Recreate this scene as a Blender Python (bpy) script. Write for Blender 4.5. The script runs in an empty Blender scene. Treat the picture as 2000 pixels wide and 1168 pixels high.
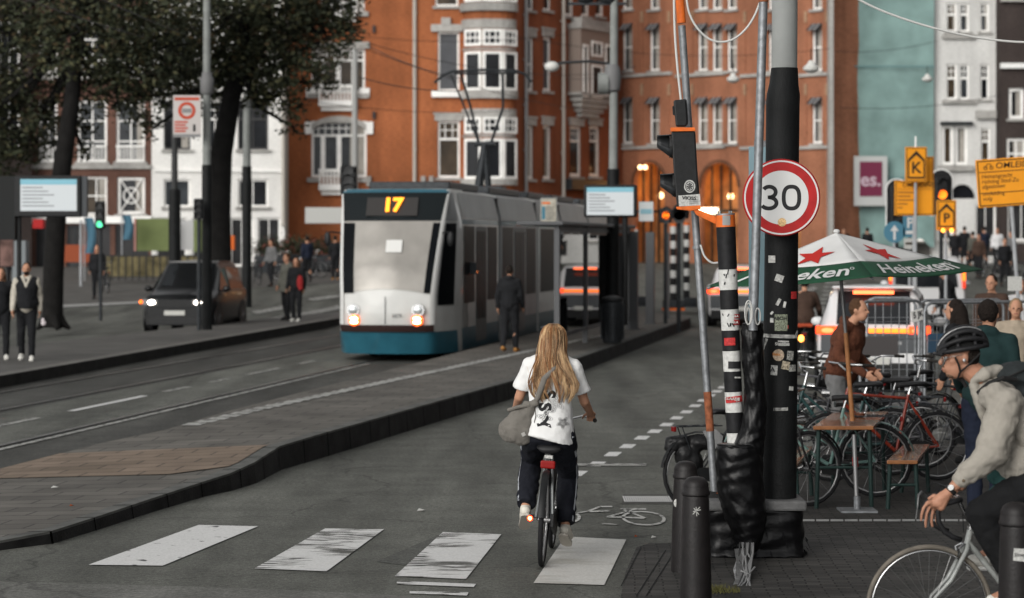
import bpy, bmesh, math, random
from mathutils import Vector, Matrix, Quaternion
random.seed(7)
C = bpy.context.scene.collection
SC = bpy.context.scene
# ---------------------------------------------------------------- camera
F = 4722.0; HY = 470.0; CH = 2.4           # focal length in photo pixels, horizon row, camera height
cd = bpy.data.cameras.new('camera'); cam = bpy.data.objects.new('camera', cd); C.objects.link(cam)
cam.location = (0, 0, CH); cam.rotation_euler = (math.radians(90), 0, 0)
cd.sensor_width = 36; cd.lens = 85; cd.shift_y = -(584 - HY) / 2000.0
cd.clip_start = 0.5; cd.clip_end = 4000
cd.dof.use_dof = True; cd.dof.focus_distance = 17.6; cd.dof.aperture_fstop = 2.7
SC.camera = cam
# ---------------------------------------------------------------- light
SUN_EL, SUN_ROT = math.radians(24), math.radians(212)
w = bpy.data.worlds.new('World'); SC.world = w; w.use_nodes = True
nt = w.node_tree; bg = nt.nodes['Background']
sky = nt.nodes.new('ShaderNodeTexSky'); sky.sky_type = 'NISHITA'; sky.sun_disc = False
sky.sun_elevation = SUN_EL; sky.sun_rotation = SUN_ROT; sky.dust_density = 1; sky.air_density = 1.0
hs = nt.nodes.new('ShaderNodeHueSaturation'); hs.inputs['Saturation'].default_value = 0.04
nt.links.new(sky.outputs[0], hs.inputs['Color']); nt.links.new(hs.outputs[0], bg.inputs[0]); bg.inputs[1].default_value = 0.112
sd = bpy.data.lights.new('sun', 'SUN'); sd.energy = 1.15; sd.angle = math.radians(35); sd.color = (1, .96, .9)
so = bpy.data.objects.new('sun', sd); C.objects.link(so)
# the sky's sun_rotation runs clockwise from +Y
dx, dy, dz = math.sin(SUN_ROT) * math.cos(SUN_EL), math.cos(SUN_ROT) * math.cos(SUN_EL), math.sin(SUN_EL)
so.rotation_euler = Vector((-dx, -dy, -dz)).to_track_quat('-Z', 'Y').to_euler(); so.location = (0, 0, 60)
SC.view_settings.view_transform = 'Standard'; SC.view_settings.look = 'None'
SC.view_settings.exposure = 0.72; SC.view_settings.gamma = 1
SC.render.engine = 'CYCLES'
SC.cycles.max_bounces = 6; SC.cycles.transparent_max_bounces = 12
# ---------------------------------------------------------------- helpers
TH = math.atan(750 / F); CT, ST = math.cos(TH), math.sin(TH)      # the road runs towards (1750, 470)
GT = [(-100, 0), (66, 0), (76, .2), (90, .7), (105, 1.1), (120, 1.25), (4000, 1.25)]
def gz(Y):
    for (y0, z0), (y1, z1) in zip(GT, GT[1:]):
        if Y <= y1: return z0 + (z1 - z0) * max(0, Y - y0) / (y1 - y0)
    return 1.25
def Wp(px, py, Y): return Vector(((px - 1000) / F * Y, Y, CH - (py - HY) / F * Y))
def G(px, py, z=0.0):
    "ground point (height z above the street) seen at a pixel"
    k = (py - HY) / F; Y = 5.0
    while Y < 400:
        if CH - k * Y <= gz(Y) + z: break
        Y += .05
    return Vector(((px - 1000) / F * Y, Y, gz(Y) + z))
def RC(a, b, z=0): return Vector((a * CT + b * ST, -a * ST + b * CT, z))
def V(*a): return Vector(a)
MATS = {}
def M(name, col, rough=.6, metal=0, nscale=0, namt=.25, bump=0, bscale=None, emit=0, spec=.22, coat=0, ecol=None, alpha=1):
    if name in MATS: return MATS[name]
    m = bpy.data.materials.new(name); m.use_nodes = True; MATS[name] = m
    t = m.node_tree; b = t.nodes['Principled BSDF']
    c = (col[0], col[1], col[2], 1)
    b.inputs['Base Color'].default_value = c; b.inputs['Roughness'].default_value = rough
    b.inputs['Metallic'].default_value = metal; b.inputs['Specular IOR Level'].default_value = spec
    b.inputs['Coat Weight'].default_value = coat
    if emit: b.inputs['Emission Color'].default_value = (ecol or col)[:3] + (1,); b.inputs['Emission Strength'].default_value = emit
    if nscale or bump:
        tc = t.nodes.new('ShaderNodeTexCoord'); n = t.nodes.new('ShaderNodeTexNoise')
        n.inputs['Scale'].default_value = nscale or bscale; n.inputs['Detail'].default_value = 6
        t.links.new(tc.outputs['Object'], n.inputs['Vector'])
        if nscale:
            r = t.nodes.new('ShaderNodeMapRange'); r.inputs[1].default_value = .3; r.inputs[2].default_value = .7
            r.inputs[3].default_value = 1 - namt; r.inputs[4].default_value = 1 + namt
            mx = t.nodes.new('ShaderNodeVectorMath'); mx.operation = 'SCALE'; mx.inputs[0].default_value = c[:3]
            t.links.new(n.outputs[0], r.inputs[0]); t.links.new(r.outputs[0], mx.inputs['Scale']); t.links.new(mx.outputs[0], b.inputs['Base Color'])
        if bump:
            n2 = n
            if bscale and bscale != nscale:
                n2 = t.nodes.new('ShaderNodeTexNoise'); n2.inputs['Scale'].default_value = bscale; n2.inputs['Detail'].default_value = 4
                t.links.new(tc.outputs['Object'], n2.inputs['Vector'])
            bp = t.nodes.new('ShaderNodeBump'); bp.inputs['Strength'].default_value = bump; bp.inputs['Distance'].default_value = .02
            t.links.new(n2.outputs[0], bp.inputs['Height']); t.links.new(bp.outputs[0], b.inputs['Normal'])
    return m
def glass(name, tint=(.5, .55, .55), refl=1.0, ior=1.5):
    if name in MATS: return MATS[name]
    m = bpy.data.materials.new(name); m.use_nodes = True; MATS[name] = m; t = m.node_tree
    for n in list(t.nodes):
        if n.type == 'BSDF_PRINCIPLED': t.nodes.remove(n)
    tr = t.nodes.new('ShaderNodeBsdfTransparent'); tr.inputs[0].default_value = tint + (1,)
    gl = t.nodes.new('ShaderNodeBsdfGlossy'); gl.inputs['Roughness'].default_value = .01
    gl.inputs[0].default_value = (refl, refl, refl, 1)
    fr = t.nodes.new('ShaderNodeFresnel'); fr.inputs[0].default_value = ior
    mx = t.nodes.new('ShaderNodeMixShader'); t.links.new(fr.outputs[0], mx.inputs[0]); t.links.new(tr.outputs[0], mx.inputs[1]); t.links.new(gl.outputs[0], mx.inputs[2])
    t.links.new(mx.outputs[0], t.nodes['Material Output'].inputs[0]); return m
def frame_of(d):
    d = d.normalized(); u = d.cross(V(0, 0, 1))
    if u.length < 1e-4: u = V(1, 0, 0)
    u.normalize(); return u, d.cross(u)
class MB:
    def __init__(s): s.v = []; s.f = []; s.k = []; s.mi = 0; s.T = None
    def add(s, vs, fs):
        o = len(s.v); s.v += [Vector(p) for p in vs] if s.T is None else [s.T @ Vector(p) for p in vs]
        s.f += [tuple(i + o for i in f) for f in fs]; s.k += [s.mi] * len(fs); return s
    def box(s, x0, x1, y0, y1, z0, z1, R=None, o=None):
        p = [Vector((x, y, z)) for z in (z0, z1) for y in (y0, y1) for x in (x0, x1)]
        if R is not None: p = [R @ q for q in p]
        if o is not None: p = [q + Vector(o) for q in p]
        return s.add(p, [(0, 2, 3, 1), (4, 5, 7, 6), (0, 1, 5, 4), (2, 6, 7, 3), (0, 4, 6, 2), (1, 3, 7, 5)])
    def quad(s, a, b, c, d): return s.add([a, b, c, d], [(0, 1, 2, 3)])
    def loft(s, rings, caps=True, closed=True):
        n = len(rings[0]); vs = [p for r in rings for p in r]; fs = []
        for i in range(len(rings) - 1):
            for j in range(n if closed else n - 1):
                k = (j + 1) % n; fs.append((i * n + j, i * n + k, (i + 1) * n + k, (i + 1) * n + j))
        if caps and closed: fs += [tuple(range(n - 1, -1, -1)), tuple(range((len(rings) - 1) * n, len(rings) * n))]
        return s.add(vs, fs)
    def cone(s, p0, p1, r0, r1=None, n=12, caps=True):
        p0, p1 = Vector(p0), Vector(p1); r1 = r0 if r1 is None else r1; u, v = frame_of(p1 - p0)
        R = lambda p, r: [p + (u * math.cos(t) + v * math.sin(t)) * r for t in (2 * math.pi * i / n for i in range(n))]
        return s.loft([R(p0, r0), R(p1, r1)], caps)
    def tube(s, pts, r, n=8, closed=False):
        pts = [Vector(p) for p in pts]; rings = []; L = len(pts); u = None
        for i, p in enumerate(pts):
            if closed: d = pts[(i + 1) % L] - pts[i - 1]
            else: d = pts[min(i + 1, L - 1)] - pts[max(i - 1, 0)]
            d.normalize()
            if u is None: u, _ = frame_of(d)
            u = (u - d * u.dot(d)); u.normalize(); v = d.cross(u); rr = r[i] if isinstance(r, (list, tuple)) else r
            rings.append([p + (u * math.cos(t) + v * math.sin(t)) * rr for t in (2 * math.pi * k / n for k in range(n))])
        if closed: rings.append(rings[0]); return s.loft(rings, False)
        return s.loft(rings)
    def ell(s, c, r, n=14, m=9, R=None):
        c = Vector(c); r = r if isinstance(r, (list, tuple)) else (r, r, r); vs = []; fs = []
        for i in range(m + 1):
            a = math.pi * i / m
            for j in range(n):
                b = 2 * math.pi * j / n; q = Vector((r[0] * math.sin(a) * math.cos(b), r[1] * math.sin(a) * math.sin(b), r[2] * math.cos(a)))
                if R is not None: q = R @ q
                vs.append(c + q)
        for i in range(m):
            for j in range(n): k = (j + 1) % n; fs.append((i * n + j, (i + 1) * n + j, (i + 1) * n + k, i * n + k))
        return s.add(vs, fs)
    def limb(s, *pr, n=12):
        "round capsules through (p, r), (p, r), ..."
        for (p0, r0), (p1, r1) in zip(pr, pr[1:]): s.cone(p0, p1, r0, r1, n)
        for p, r in pr: s.ell(p, r, n, 8)
        return s
    def lathe(s, prof, n=20, o=(0, 0, 0)):
        o = Vector(o); return s.loft([[o + V(r * math.cos(2 * math.pi * j / n), r * math.sin(2 * math.pi * j / n), z) for j in range(n)] for r, z in prof])
    def prism(s, poly, fn, d0, d1):
        "poly of 2-d points, fn(x, y, d) -> 3-d"
        a = [fn(x, y, d0) for x, y in poly]; b = [fn(x, y, d1) for x, y in poly]; n = len(poly)
        return s.add(a + b, [tuple(range(n)), tuple(range(2 * n - 1, n - 1, -1))] + [(i, (i + 1) % n, n + (i + 1) % n, n + i) for i in range(n)])
    def torus(s, c, axis, R, r, n=36, m=8, sq=1.0):
        c = Vector(c); u, v = frame_of(Vector(axis)); ax = Vector(axis).normalized(); rings = []
        for i in range(n + 1):
            t = 2 * math.pi * i / n; d = u * math.cos(t) + v * math.sin(t)
            rings.append([c + d * (R + r * math.cos(q)) + ax * r * sq * math.sin(q) for q in (2 * math.pi * k / m for k in range(m))])
        return s.loft(rings, False)
    def build(s, name, mat, parent=None, smooth=False, bevel=0, loc=None, fix=True):
        me = bpy.data.meshes.new(name); me.from_pydata([tuple(p) for p in s.v], [], s.f)
        ms = mat if isinstance(mat, (list, tuple)) else [mat]
        for m in ms: me.materials.append(m)
        if len(ms) > 1: me.polygons.foreach_set('material_index', s.k)
        if fix:
            bm = bmesh.new(); bm.from_mesh(me); bmesh.ops.recalc_face_normals(bm, faces=bm.faces); bm.to_mesh(me); bm.free()
        if smooth: me.polygons.foreach_set('use_smooth', [True] * len(me.polygons)); 
        o = bpy.data.objects.new(name, me); C.objects.link(o)
        if parent is not None: o.parent = parent
        if loc is not None: o.location = loc
        if bevel:
            b = o.modifiers.new('bevel', 'BEVEL'); b.width = bevel; b.segments = 2; b.limit_method = 'ANGLE'
        if smooth and smooth != 2: 
            try: me.set_sharp_from_angle(angle=math.radians(40))
            except Exception: pass
        return o
def remesh(o, vox, it=4, fac=.5):
    r = o.modifiers.new('remesh', 'REMESH'); r.mode = 'VOXEL'; r.voxel_size = vox; r.use_smooth_shade = True
    if it: s = o.modifiers.new('smooth', 'SMOOTH'); s.factor = fac; s.iterations = it
    return o
TEX = {}
def rumple(o, strength, size):
    k = round(size, 3)
    if k not in TEX: t = bpy.data.textures.new('folds', 'CLOUDS'); t.noise_scale = size; t.noise_depth = 2; TEX[k] = t
    d = o.modifiers.new('folds', 'DISPLACE'); d.texture = TEX[k]; d.strength = strength; d.mid_level = .5; return o
def tag(o, label=None, cat=None, group=None, kind=None):
    if label: o['label'] = label
    if cat: o['category'] = cat
    if group: o['group'] = group
    if kind: o['kind'] = kind
    return o
def thing(name, label, cat, loc=(0, 0, 0), rz=0, group=None):
    o = bpy.data.objects.new(name, None); C.objects.link(o); o.location = loc; o.rotation_euler = (0, 0, rz); o.empty_display_size = .2
    return tag(o, label, cat, group)
def struct(o): o['kind'] = 'structure'; return o
def dup(root, loc, rz, label=None, group=None):
    def cp(o, par):
        c = o.copy(); C.objects.link(c); c.parent = par
        for k in o.children: cp(k, c)
        return c
    r = cp(root, None); r.location = loc; r.rotation_euler = (0, 0, rz)
    if label: r['label'] = label
    if group: r['group'] = group
    return r
def text_mb(s, size, off=0.0, shear=0.0, xs=1.0, ext=.0, align='CENTER', space=1.0):
    "flat lettering as an MB lying in the local x-z plane (front towards -y)"
    c = bpy.data.curves.new('t', 'FONT'); c.body = s; c.size = size; c.offset = off; c.shear = shear; c.align_x = align; c.align_y = 'CENTER'; c.resolution_u = 3; c.space_character = space
    o = bpy.data.objects.new('t', c); C.objects.link(o); dg = bpy.context.evaluated_depsgraph_get(); me = bpy.data.meshes.new_from_object(o.evaluated_get(dg))
    b = MB(); b.v = [V(p.co.x * xs, 0, p.co.y) for p in me.vertices]; b.f = [tuple(p.vertices) for p in me.polygons]; b.k = [0] * len(b.f)
    bpy.data.objects.remove(o); bpy.data.curves.remove(c); bpy.data.meshes.remove(me); return b
def lettering(name, s, size, mat, parent, loc, rz=0, ry=0, **k):
    o = text_mb(s, size, **k).build(name, mat, parent, fix=False); o.location = loc; o.rotation_euler = (0, ry, rz); return o
# ---------------------------------------------------------------- common materials
black_paint = M('black paint', (.009, .0095, .01), .5, spec=.25, nscale=9, namt=.3, bump=.05, bscale=60)
rubber = M('rubber', (.012, .012, .013), .8)
chrome = M('chrome', (.5, .5, .5), .25, 1)
galv = M('galvanised steel', (.23, .24, .25), .5, .6, nscale=22, namt=.25, bump=.06, bscale=70)
grey_paint = M('light grey paint', (.3, .31, .32), .55, nscale=5, namt=.12, bump=.04, bscale=50)
orange_paint = M('orange paint', (.62, .13, .02), .5, nscale=12, namt=.25)
white_paint = M('white paint', (.72, .72, .7), .6, nscale=6, namt=.12)
dark_metal = M('dark metal', (.03, .033, .036), .45, .4, nscale=14, namt=.3)
green_steel = M('dark green steel', (.014, .03, .027), .5)
# ================================================================ GROUND
def wear_mat(name, base, paint, scale=(1, 1, 1), thr=.5, soft=.03, nsc=4.0, amt=.12):
    m = bpy.data.materials.new(name); m.use_nodes = True; t = m.node_tree; b = t.nodes['Principled BSDF']
    tc = t.nodes.new('ShaderNodeTexCoord'); mp = t.nodes.new('ShaderNodeMapping'); mp.inputs['Scale'].default_value = scale
    n = t.nodes.new('ShaderNodeTexNoise'); n.inputs['Scale'].default_value = nsc; n.inputs['Detail'].default_value = 8
    t.links.new(tc.outputs['Object'], mp.inputs[0]); t.links.new(mp.outputs[0], n.inputs['Vector'])
    r = t.nodes.new('ShaderNodeMapRange'); r.inputs[1].default_value = thr - soft; r.inputs[2].default_value = thr + soft
    mx = t.nodes.new('ShaderNodeMix'); mx.data_type = 'RGBA'; mx.inputs['A'].default_value = base + (1,); mx.inputs['B'].default_value = paint + (1,)
    n2 = t.nodes.new('ShaderNodeTexNoise'); n2.inputs['Scale'].default_value = 60; n2.inputs['Detail'].default_value = 3; t.links.new(tc.outputs['Object'], n2.inputs['Vector'])
    r2 = t.nodes.new('ShaderNodeMapRange'); r2.inputs[1].default_value = .3; r2.inputs[2].default_value = .7; r2.inputs[3].default_value = 1 - amt; r2.inputs[4].default_value = 1 + amt
    vm = t.nodes.new('ShaderNodeVectorMath'); vm.operation = 'SCALE'
    t.links.new(n.outputs[0], r.inputs[0]); t.links.new(r.outputs[0], mx.inputs['Factor']); t.links.new(mx.outputs['Result'], vm.inputs[0])
    t.links.new(n2.outputs[0], r2.inputs[0]); t.links.new(r2.outputs[0], vm.inputs['Scale']); t.links.new(vm.outputs[0], b.inputs['Base Color'])
    b.inputs['Roughness'].default_value = .8; b.inputs['Specular IOR Level'].default_value = .2
    bp = t.nodes.new('ShaderNodeBump'); bp.inputs['Strength'].default_value = .25; bp.inputs['Distance'].default_value = .01
    t.links.new(n2.outputs[0], bp.inputs['Height']); t.links.new(bp.outputs[0], b.inputs['Normal'])
    return m
def asphalt_mat(name, c, patch=.35, speck=.45):
    m = bpy.data.materials.new(name); m.use_nodes = True; t = m.node_tree; b = t.nodes['Principled BSDF']
    tc = t.nodes.new('ShaderNodeTexCoord')
    def noise(s, d, sc=None):
        n = t.nodes.new('ShaderNodeTexNoise'); n.inputs['Scale'].default_value = s; n.inputs['Detail'].default_value = d
        if sc:
            mp = t.nodes.new('ShaderNodeMapping'); mp.inputs['Scale'].default_value = sc; mp.inputs['Rotation'].default_value = (0, 0, TH)
            t.links.new(tc.outputs['Object'], mp.inputs[0]); t.links.new(mp.outputs[0], n.inputs['Vector'])
        else: t.links.new(tc.outputs['Object'], n.inputs['Vector'])
        return n.outputs[0]
    def rng(o, lo, hi):
        r = t.nodes.new('ShaderNodeMapRange'); r.inputs[1].default_value = .3; r.inputs[2].default_value = .7; r.inputs[3].default_value = lo; r.inputs[4].default_value = hi; t.links.new(o, r.inputs[0]); return r.outputs[0]
    def mul(a, bb):
        q = t.nodes.new('ShaderNodeMath'); q.operation = 'MULTIPLY'; t.links.new(a, q.inputs[0]); t.links.new(bb, q.inputs[1]); return q.outputs[0]
    fine = noise(75, 4)
    k = mul(mul(rng(noise(.5, 4, (3, .35, 1)), 1 - patch, 1 + patch), rng(fine, 1 - speck, 1 + speck)), rng(noise(2.2, 6), .84, 1.16))
    k = mul(k, rng(noise(24, 3), .72, 1.28))
    vo = t.nodes.new('ShaderNodeTexVoronoi'); vo.feature = 'DISTANCE_TO_EDGE'; vo.inputs['Scale'].default_value = .33
    wn = t.nodes.new('ShaderNodeTexNoise'); wn.inputs['Scale'].default_value = 2.5; wn.inputs['Detail'].default_value = 6; t.links.new(tc.outputs['Object'], wn.inputs['Vector'])
    wa = t.nodes.new('ShaderNodeVectorMath'); wa.operation = 'MULTIPLY_ADD'; wa.inputs[1].default_value = (.5, .5, 0); t.links.new(wn.outputs[1], wa.inputs[0]); t.links.new(tc.outputs['Object'], wa.inputs[2]); t.links.new(wa.outputs[0], vo.inputs['Vector'])
    cr = t.nodes.new('ShaderNodeMapRange'); cr.inputs[1].default_value = .0; cr.inputs[2].default_value = .008; cr.inputs[3].default_value = .62; cr.inputs[4].default_value = 1; t.links.new(vo.outputs[0], cr.inputs[0]); k = mul(k, cr.outputs[0])
    vm = t.nodes.new('ShaderNodeVectorMath'); vm.operation = 'SCALE'; vm.inputs[0].default_value = c; t.links.new(k, vm.inputs['Scale']); t.links.new(vm.outputs[0], b.inputs['Base Color'])
    b.inputs['Roughness'].default_value = .85; b.inputs['Specular IOR Level'].default_value = .15
    bp = t.nodes.new('ShaderNodeBump'); bp.inputs['Strength'].default_value = .5; bp.inputs['Distance'].default_value = .008
    t.links.new(fine, bp.inputs['Height']); t.links.new(bp.outputs[0], b.inputs['Normal']); return m
def brick_mat(name, c1, c2, mortar, bw, bh, ms=.006, rot=0, rough=.8, bump=.4, vertical=False, namt=.25, xmap=None):
    m = bpy.data.materials.new(name); m.use_nodes = True; t = m.node_tree; b = t.nodes['Principled BSDF']
    tc = t.nodes.new('ShaderNodeTexCoord'); mp = t.nodes.new('ShaderNodeMapping')
    mp.inputs['Rotation'].default_value = (math.radians(-90) if vertical else 0, 0, rot)
    t.links.new(tc.outputs['Object'], mp.inputs[0]); src = mp.outputs[0]
    if not vertical:   # laying is never dead straight
        n0 = t.nodes.new('ShaderNodeTexNoise'); n0.inputs['Scale'].default_value = 1.1; t.links.new(tc.outputs['Object'], n0.inputs['Vector'])
        sc = t.nodes.new('ShaderNodeVectorMath'); sc.operation = 'MULTIPLY_ADD'; sc.inputs[1].default_value = (.07, .07, 0); t.links.new(n0.outputs[1], sc.inputs[0]); t.links.new(src, sc.inputs[2]); src = sc.outputs[0]
    br = t.nodes.new('ShaderNodeTexBrick'); br.inputs['Scale'].default_value = 1; br.inputs['Brick Width'].default_value = bw; br.inputs['Row Height'].default_value = bh
    br.inputs['Mortar Size'].default_value = ms; br.inputs['Color1'].default_value = c1 + (1,); br.inputs['Color2'].default_value = c2 + (1,); br.inputs['Mortar'].default_value = mortar + (1,)
    t.links.new(src, br.inputs['Vector'])
    n = t.nodes.new('ShaderNodeTexNoise'); n.inputs['Scale'].default_value = 1.3 if not vertical else .35; n.inputs['Detail'].default_value = 7; t.links.new(tc.outputs['Object'], n.inputs['Vector'])
    r = t.nodes.new('ShaderNodeMapRange'); r.inputs[1].default_value = .3; r.inputs[2].default_value = .7; r.inputs[3].default_value = 1 - namt; r.inputs[4].default_value = 1 + namt
    vm = t.nodes.new('ShaderNodeVectorMath'); vm.operation = 'SCALE'; t.links.new(br.outputs[0], vm.inputs[0]); t.links.new(n.outputs[0], r.inputs[0]); t.links.new(r.outputs[0], vm.inputs['Scale'])
    t.links.new(vm.outputs[0], b.inputs['Base Color']); b.inputs['Roughness'].default_value = rough; b.inputs['Specular IOR Level'].default_value = .15
    bp = t.nodes.new('ShaderNodeBump'); bp.inputs['Strength'].default_value = bump; bp.inputs['Distance'].default_value = .01; bp.invert = True
    t.links.new(br.outputs['Fac'], bp.inputs['Height']); t.links.new(bp.outputs[0], b.inputs['Normal']); return m
asph = asphalt_mat('asphalt', (.098, .1, .089))
asph_dark = asphalt_mat('dark asphalt', (.06, .06, .055), .3)
asph_light = asphalt_mat('light asphalt', (.125, .125, .115), .2, .3)
paint = wear_mat('road paint', (.06, .06, .058), (.58, .58, .57), (1, 1, 1), .33, .03, 7)
paint_worn = wear_mat('worn road paint', (.09, .09, .082), (.56, .56, .55), (1.5, 11, 1), .43, .015, 2.3)
t = paint_worn.node_tree; nz_ = [q for q in t.nodes if q.type == 'TEX_NOISE'][0]; lk = nz_.outputs[0].links[0]; dst = lk.to_socket; t.links.remove(lk)
big = t.nodes.new('ShaderNodeTexNoise'); big.inputs['Scale'].default_value = 1.7; big.inputs['Detail'].default_value = 2; tcc = [q for q in t.nodes if q.type == 'TEX_COORD'][0]; t.links.new(tcc.outputs['Object'], big.inputs['Vector'])
ma = t.nodes.new('ShaderNodeMath'); ma.operation = 'MULTIPLY_ADD'; ma.inputs[1].default_value = .85; t.links.new(big.outputs[0], ma.inputs[0]); t.links.new(nz_.outputs[0], ma.inputs[2]); mb = t.nodes.new('ShaderNodeMath'); mb.operation = 'SUBTRACT'; mb.inputs[1].default_value = .43; t.links.new(ma.outputs[0], mb.inputs[0]); t.links.new(mb.outputs[0], dst)
paint_old = wear_mat('old road paint', (.05, .05, .048), (.33, .33, .31), (1, 1, 1), .45, .06, 9)
paint_stain = wear_mat('stained road paint', (.3, .28, .24), (.5, .495, .47), (1, 2, 1), .36, .12, 1.6)
def sheet(name, pts, z, mat, step=1.0):
    "flat polygon (XY points) draped on the street, z above it"
    far = max(p[1] for p in pts) > 60
    b = MB()
    if not far: b.add([(p[0], p[1], z) for p in pts], [tuple(range(len(pts)))])
    else:
        bm = bmesh.new(); bm.faces.new([bm.verts.new((p[0], p[1], 0)) for p in pts])
        y = 60
        while y < 200:
            bmesh.ops.bisect_plane(bm, geom=list(bm.verts) + list(bm.edges) + list(bm.faces), plane_co=(0, y, 0), plane_no=(0, 1, 0)); y += 2
        bm.verts.ensure_lookup_table(); bm.verts.index_update()
        b.add([(v.co.x, v.co.y, gz(v.co.y) + z + (.006 if v.co.y > 62 else 0)) for v in bm.verts], [tuple(v.index for v in f.verts) for f in bm.faces]); bm.free()
    o = b.build(name, mat, fix=False); me = o.data
    if me.polygons[0].normal.z < 0: me.flip_normals()
    return struct(o)
# one sheet to the horizon, rising to the bridge beyond the tram stop
b = MB(); ys = [-60, 0, 30, 60, 66, 71, 76, 83, 90, 97, 105, 112, 120, 200, 600, 3000]; xs = [-1500, -200, -60, -20, 0, 20, 60, 200, 1500]
vs = [(x, y, gz(y)) for y in ys for x in xs]; n = len(xs)
b.add(vs, [(j * n + i, j * n + i + 1, (j + 1) * n + i + 1, (j + 1) * n + i) for j in range(len(ys) - 1) for i in range(n - 1)])
struct(b.build('ground', asph))
def xy(*pp): return [G(x, y)[:2] for x, y in pp]
def strip(name, a, b0, b1, wd, z, mat):
    return sheet(name, [RC(a - wd / 2, b0)[:2], RC(a + wd / 2, b0)[:2], RC(a + wd / 2, b1)[:2], RC(a - wd / 2, b1)[:2]], z, mat)
# tram lanes
sheet('tram_road', [RC(-14.6, 12)[:2], RC(-8.2, 12)[:2], RC(-8.2, 76)[:2], RC(-15.4, 76)[:2]], .004, asph_dark)
strip('lane_centre_band', -11.3, 12, 76, 1.9, .008, asph_light if False else asph)
rail = M('rail steel', (.16, .15, .14), .35, .8, nscale=3, namt=.4)
for a in (-8.9, -10.33, -12.5, -13.93):
    strip('tram_rail', a, 12, 76, .075, .013, rail)
    strip('rail_groove', a + .06, 12, 76, .04, .0125, M('groove', (.01, .01, .01), .9))
strip('rail_glint', -10.12, 24, 46, .1, .014, paint_old)  # pale painted strip stands for the glint along the rail
for (x0, y0, x1, y1) in ((-60, 843, 95, 818), (165, 805, 300, 775), (345, 767, 385, 757), (423, 748, 458, 741), (490, 733, 553, 720), (588, 712, 612, 706)):
    b0 = G(x0, y0); b1 = G(x1, y1); bb = lambda p: p.x * ST + p.y * CT
    strip('lane_dash', -11.42, bb(b0), bb(b1), .12, .014, paint if x0 == 165 else paint_old)
# light asphalt joint at the bottom of the picture
sheet('light_asphalt', [(-30, 5), (3.0, 5), G(900, 1176)[:2], G(700, 1160)[:2], G(450, 1150)[:2], G(0, 1137)[:2], (-30, 17.9)], .004, asph_light)
sheet('asphalt_patch', xy((735, 1098), (860, 1045), (905, 1050), (790, 1105)), .004, asphalt_mat('patch asphalt', (.077, .079, .072), .3))
# zebra crossing
def zebra(pts, mat): return sheet('zebra_stripe', xy(*pts), .008, mat)
zebra([(173, 1105), (318, 1108), (504, 1030), (388, 1027)], paint)
zebra([(497, 1113), (638, 1119), (750, 1036), (635, 1034)], paint_worn)
zebra([(771, 1127), (910, 1134), (979, 1046), (865, 1042)], paint_worn)
zebra([(1042, 1142), (1180, 1145), (1223, 1056), (1104, 1051)], paint_stain)
sheet('worn_mark', xy((775, 1137), (930, 1143), (925, 1150), (775, 1144)), .008, paint_worn)
sheet('worn_mark', xy((800, 1158), (915, 1161), (912, 1167), (800, 1163)), .008, paint_worn)
# cycle lane dots, thin cross line, drain, cycle symbol
for (x, y) in ((1128, 926), (1165, 907), (1197, 888), (1226, 872), (1254, 856), (1279, 843), (1302, 830), (1322, 817), (1341, 805), (1358, 793), (1373, 783), (1387, 773), (1400, 765), (1412, 757), (1423, 750)):
    p = G(x, y); u = V(ST, CT, 0); r = V(CT, -ST, 0)
    sheet('lane_dot', [(p + u * s1 * .27 + r * s2 * .075)[:2] for s1, s2 in ((-1, -1), (-1, 1), (1, 1), (1, -1))], .004, paint)
sheet('thin_line', xy((1112, 911), (1262, 911), (1262, 907), (1112, 907)), .0085, paint_old)
sheet('thin_line', xy((1180, 1024), (1207, 1026), (1205, 1028), (1175, 1026)), .0085, paint_old)
b = MB(); p0 = G(1219, 982); p1 = G(1322, 982); q = G(1222, 971)
for i in range(24):
    t = (i + .2) / 24; x0 = p0.x + (p1.x - p0.x) * t; b.add([(x0, p0.y, .008), (x0 + .013, p0.y, .008), (x0 + .016, q.y, .008), (x0 + .003, q.y, .008)], [(0, 1, 2, 3)])
drain = struct(b.build('drain_slots', paint, fix=False))
sheet('drain_cover', xy((1214, 986), (1328, 986), (1326, 967), (1218, 967)), .004, asph_dark)
b = MB()
def ring2(c, rx, ry, t, a0=0, a1=360, n=28):
    for i in range(n):
        A = [math.radians(a0 + (a1 - a0) * k / n) for k in (i, i + 1)]
        P = [(c[0] + (rx + s * t) * math.cos(a), c[1] + (ry + s * t * 3.5) * math.sin(a), .0085) for a in A for s in (-1, 1)]
        b.add([P[0], P[1], P[3], P[2]], [(0, 1, 2, 3)])
def bar2(x0, y0, x1, y1, t=.022):
    a, c = G(x0, y0), G(x1, y1); d = (c - a); d.z = 0; d.normalize(); nn = V(-d.y, d.x, 0) * t
    if abs(d.x) > .7: nn *= 2.6
    b.add([(a - nn)[:2] + (.0085,), (a + nn)[:2] + (.0085,), (c + nn)[:2] + (.0085,), (c - nn)[:2] + (.0085,)], [(0, 1, 2, 3)])
c = G(1257, 1014); ring2((c.x, c.y), .175, .5, .014)
c2 = G(1092, 1012); ring2((c2.x, c2.y), .175, .5, .014)
bar2(1092, 1012, 1150, 1000, .018); bar2(1150, 1000, 1172, 992, .018); bar2(1172, 992, 1196, 992, .02); bar2(1150, 1001, 1190, 1000, .02)
bar2(1187, 1012, 1260, 1014, .02); bar2(1187, 1011, 1238, 998, .018); bar2(1212, 996, 1262, 996, .022); bar2(1215, 997, 1257, 1013, .016)
struct(b.build('cycle_lane_symbol', wear_mat('symbol paint', (.055, .055, .053), (.42, .42, .4), (1, 1, 1), .42, .04, 12), fix=False))
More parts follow.
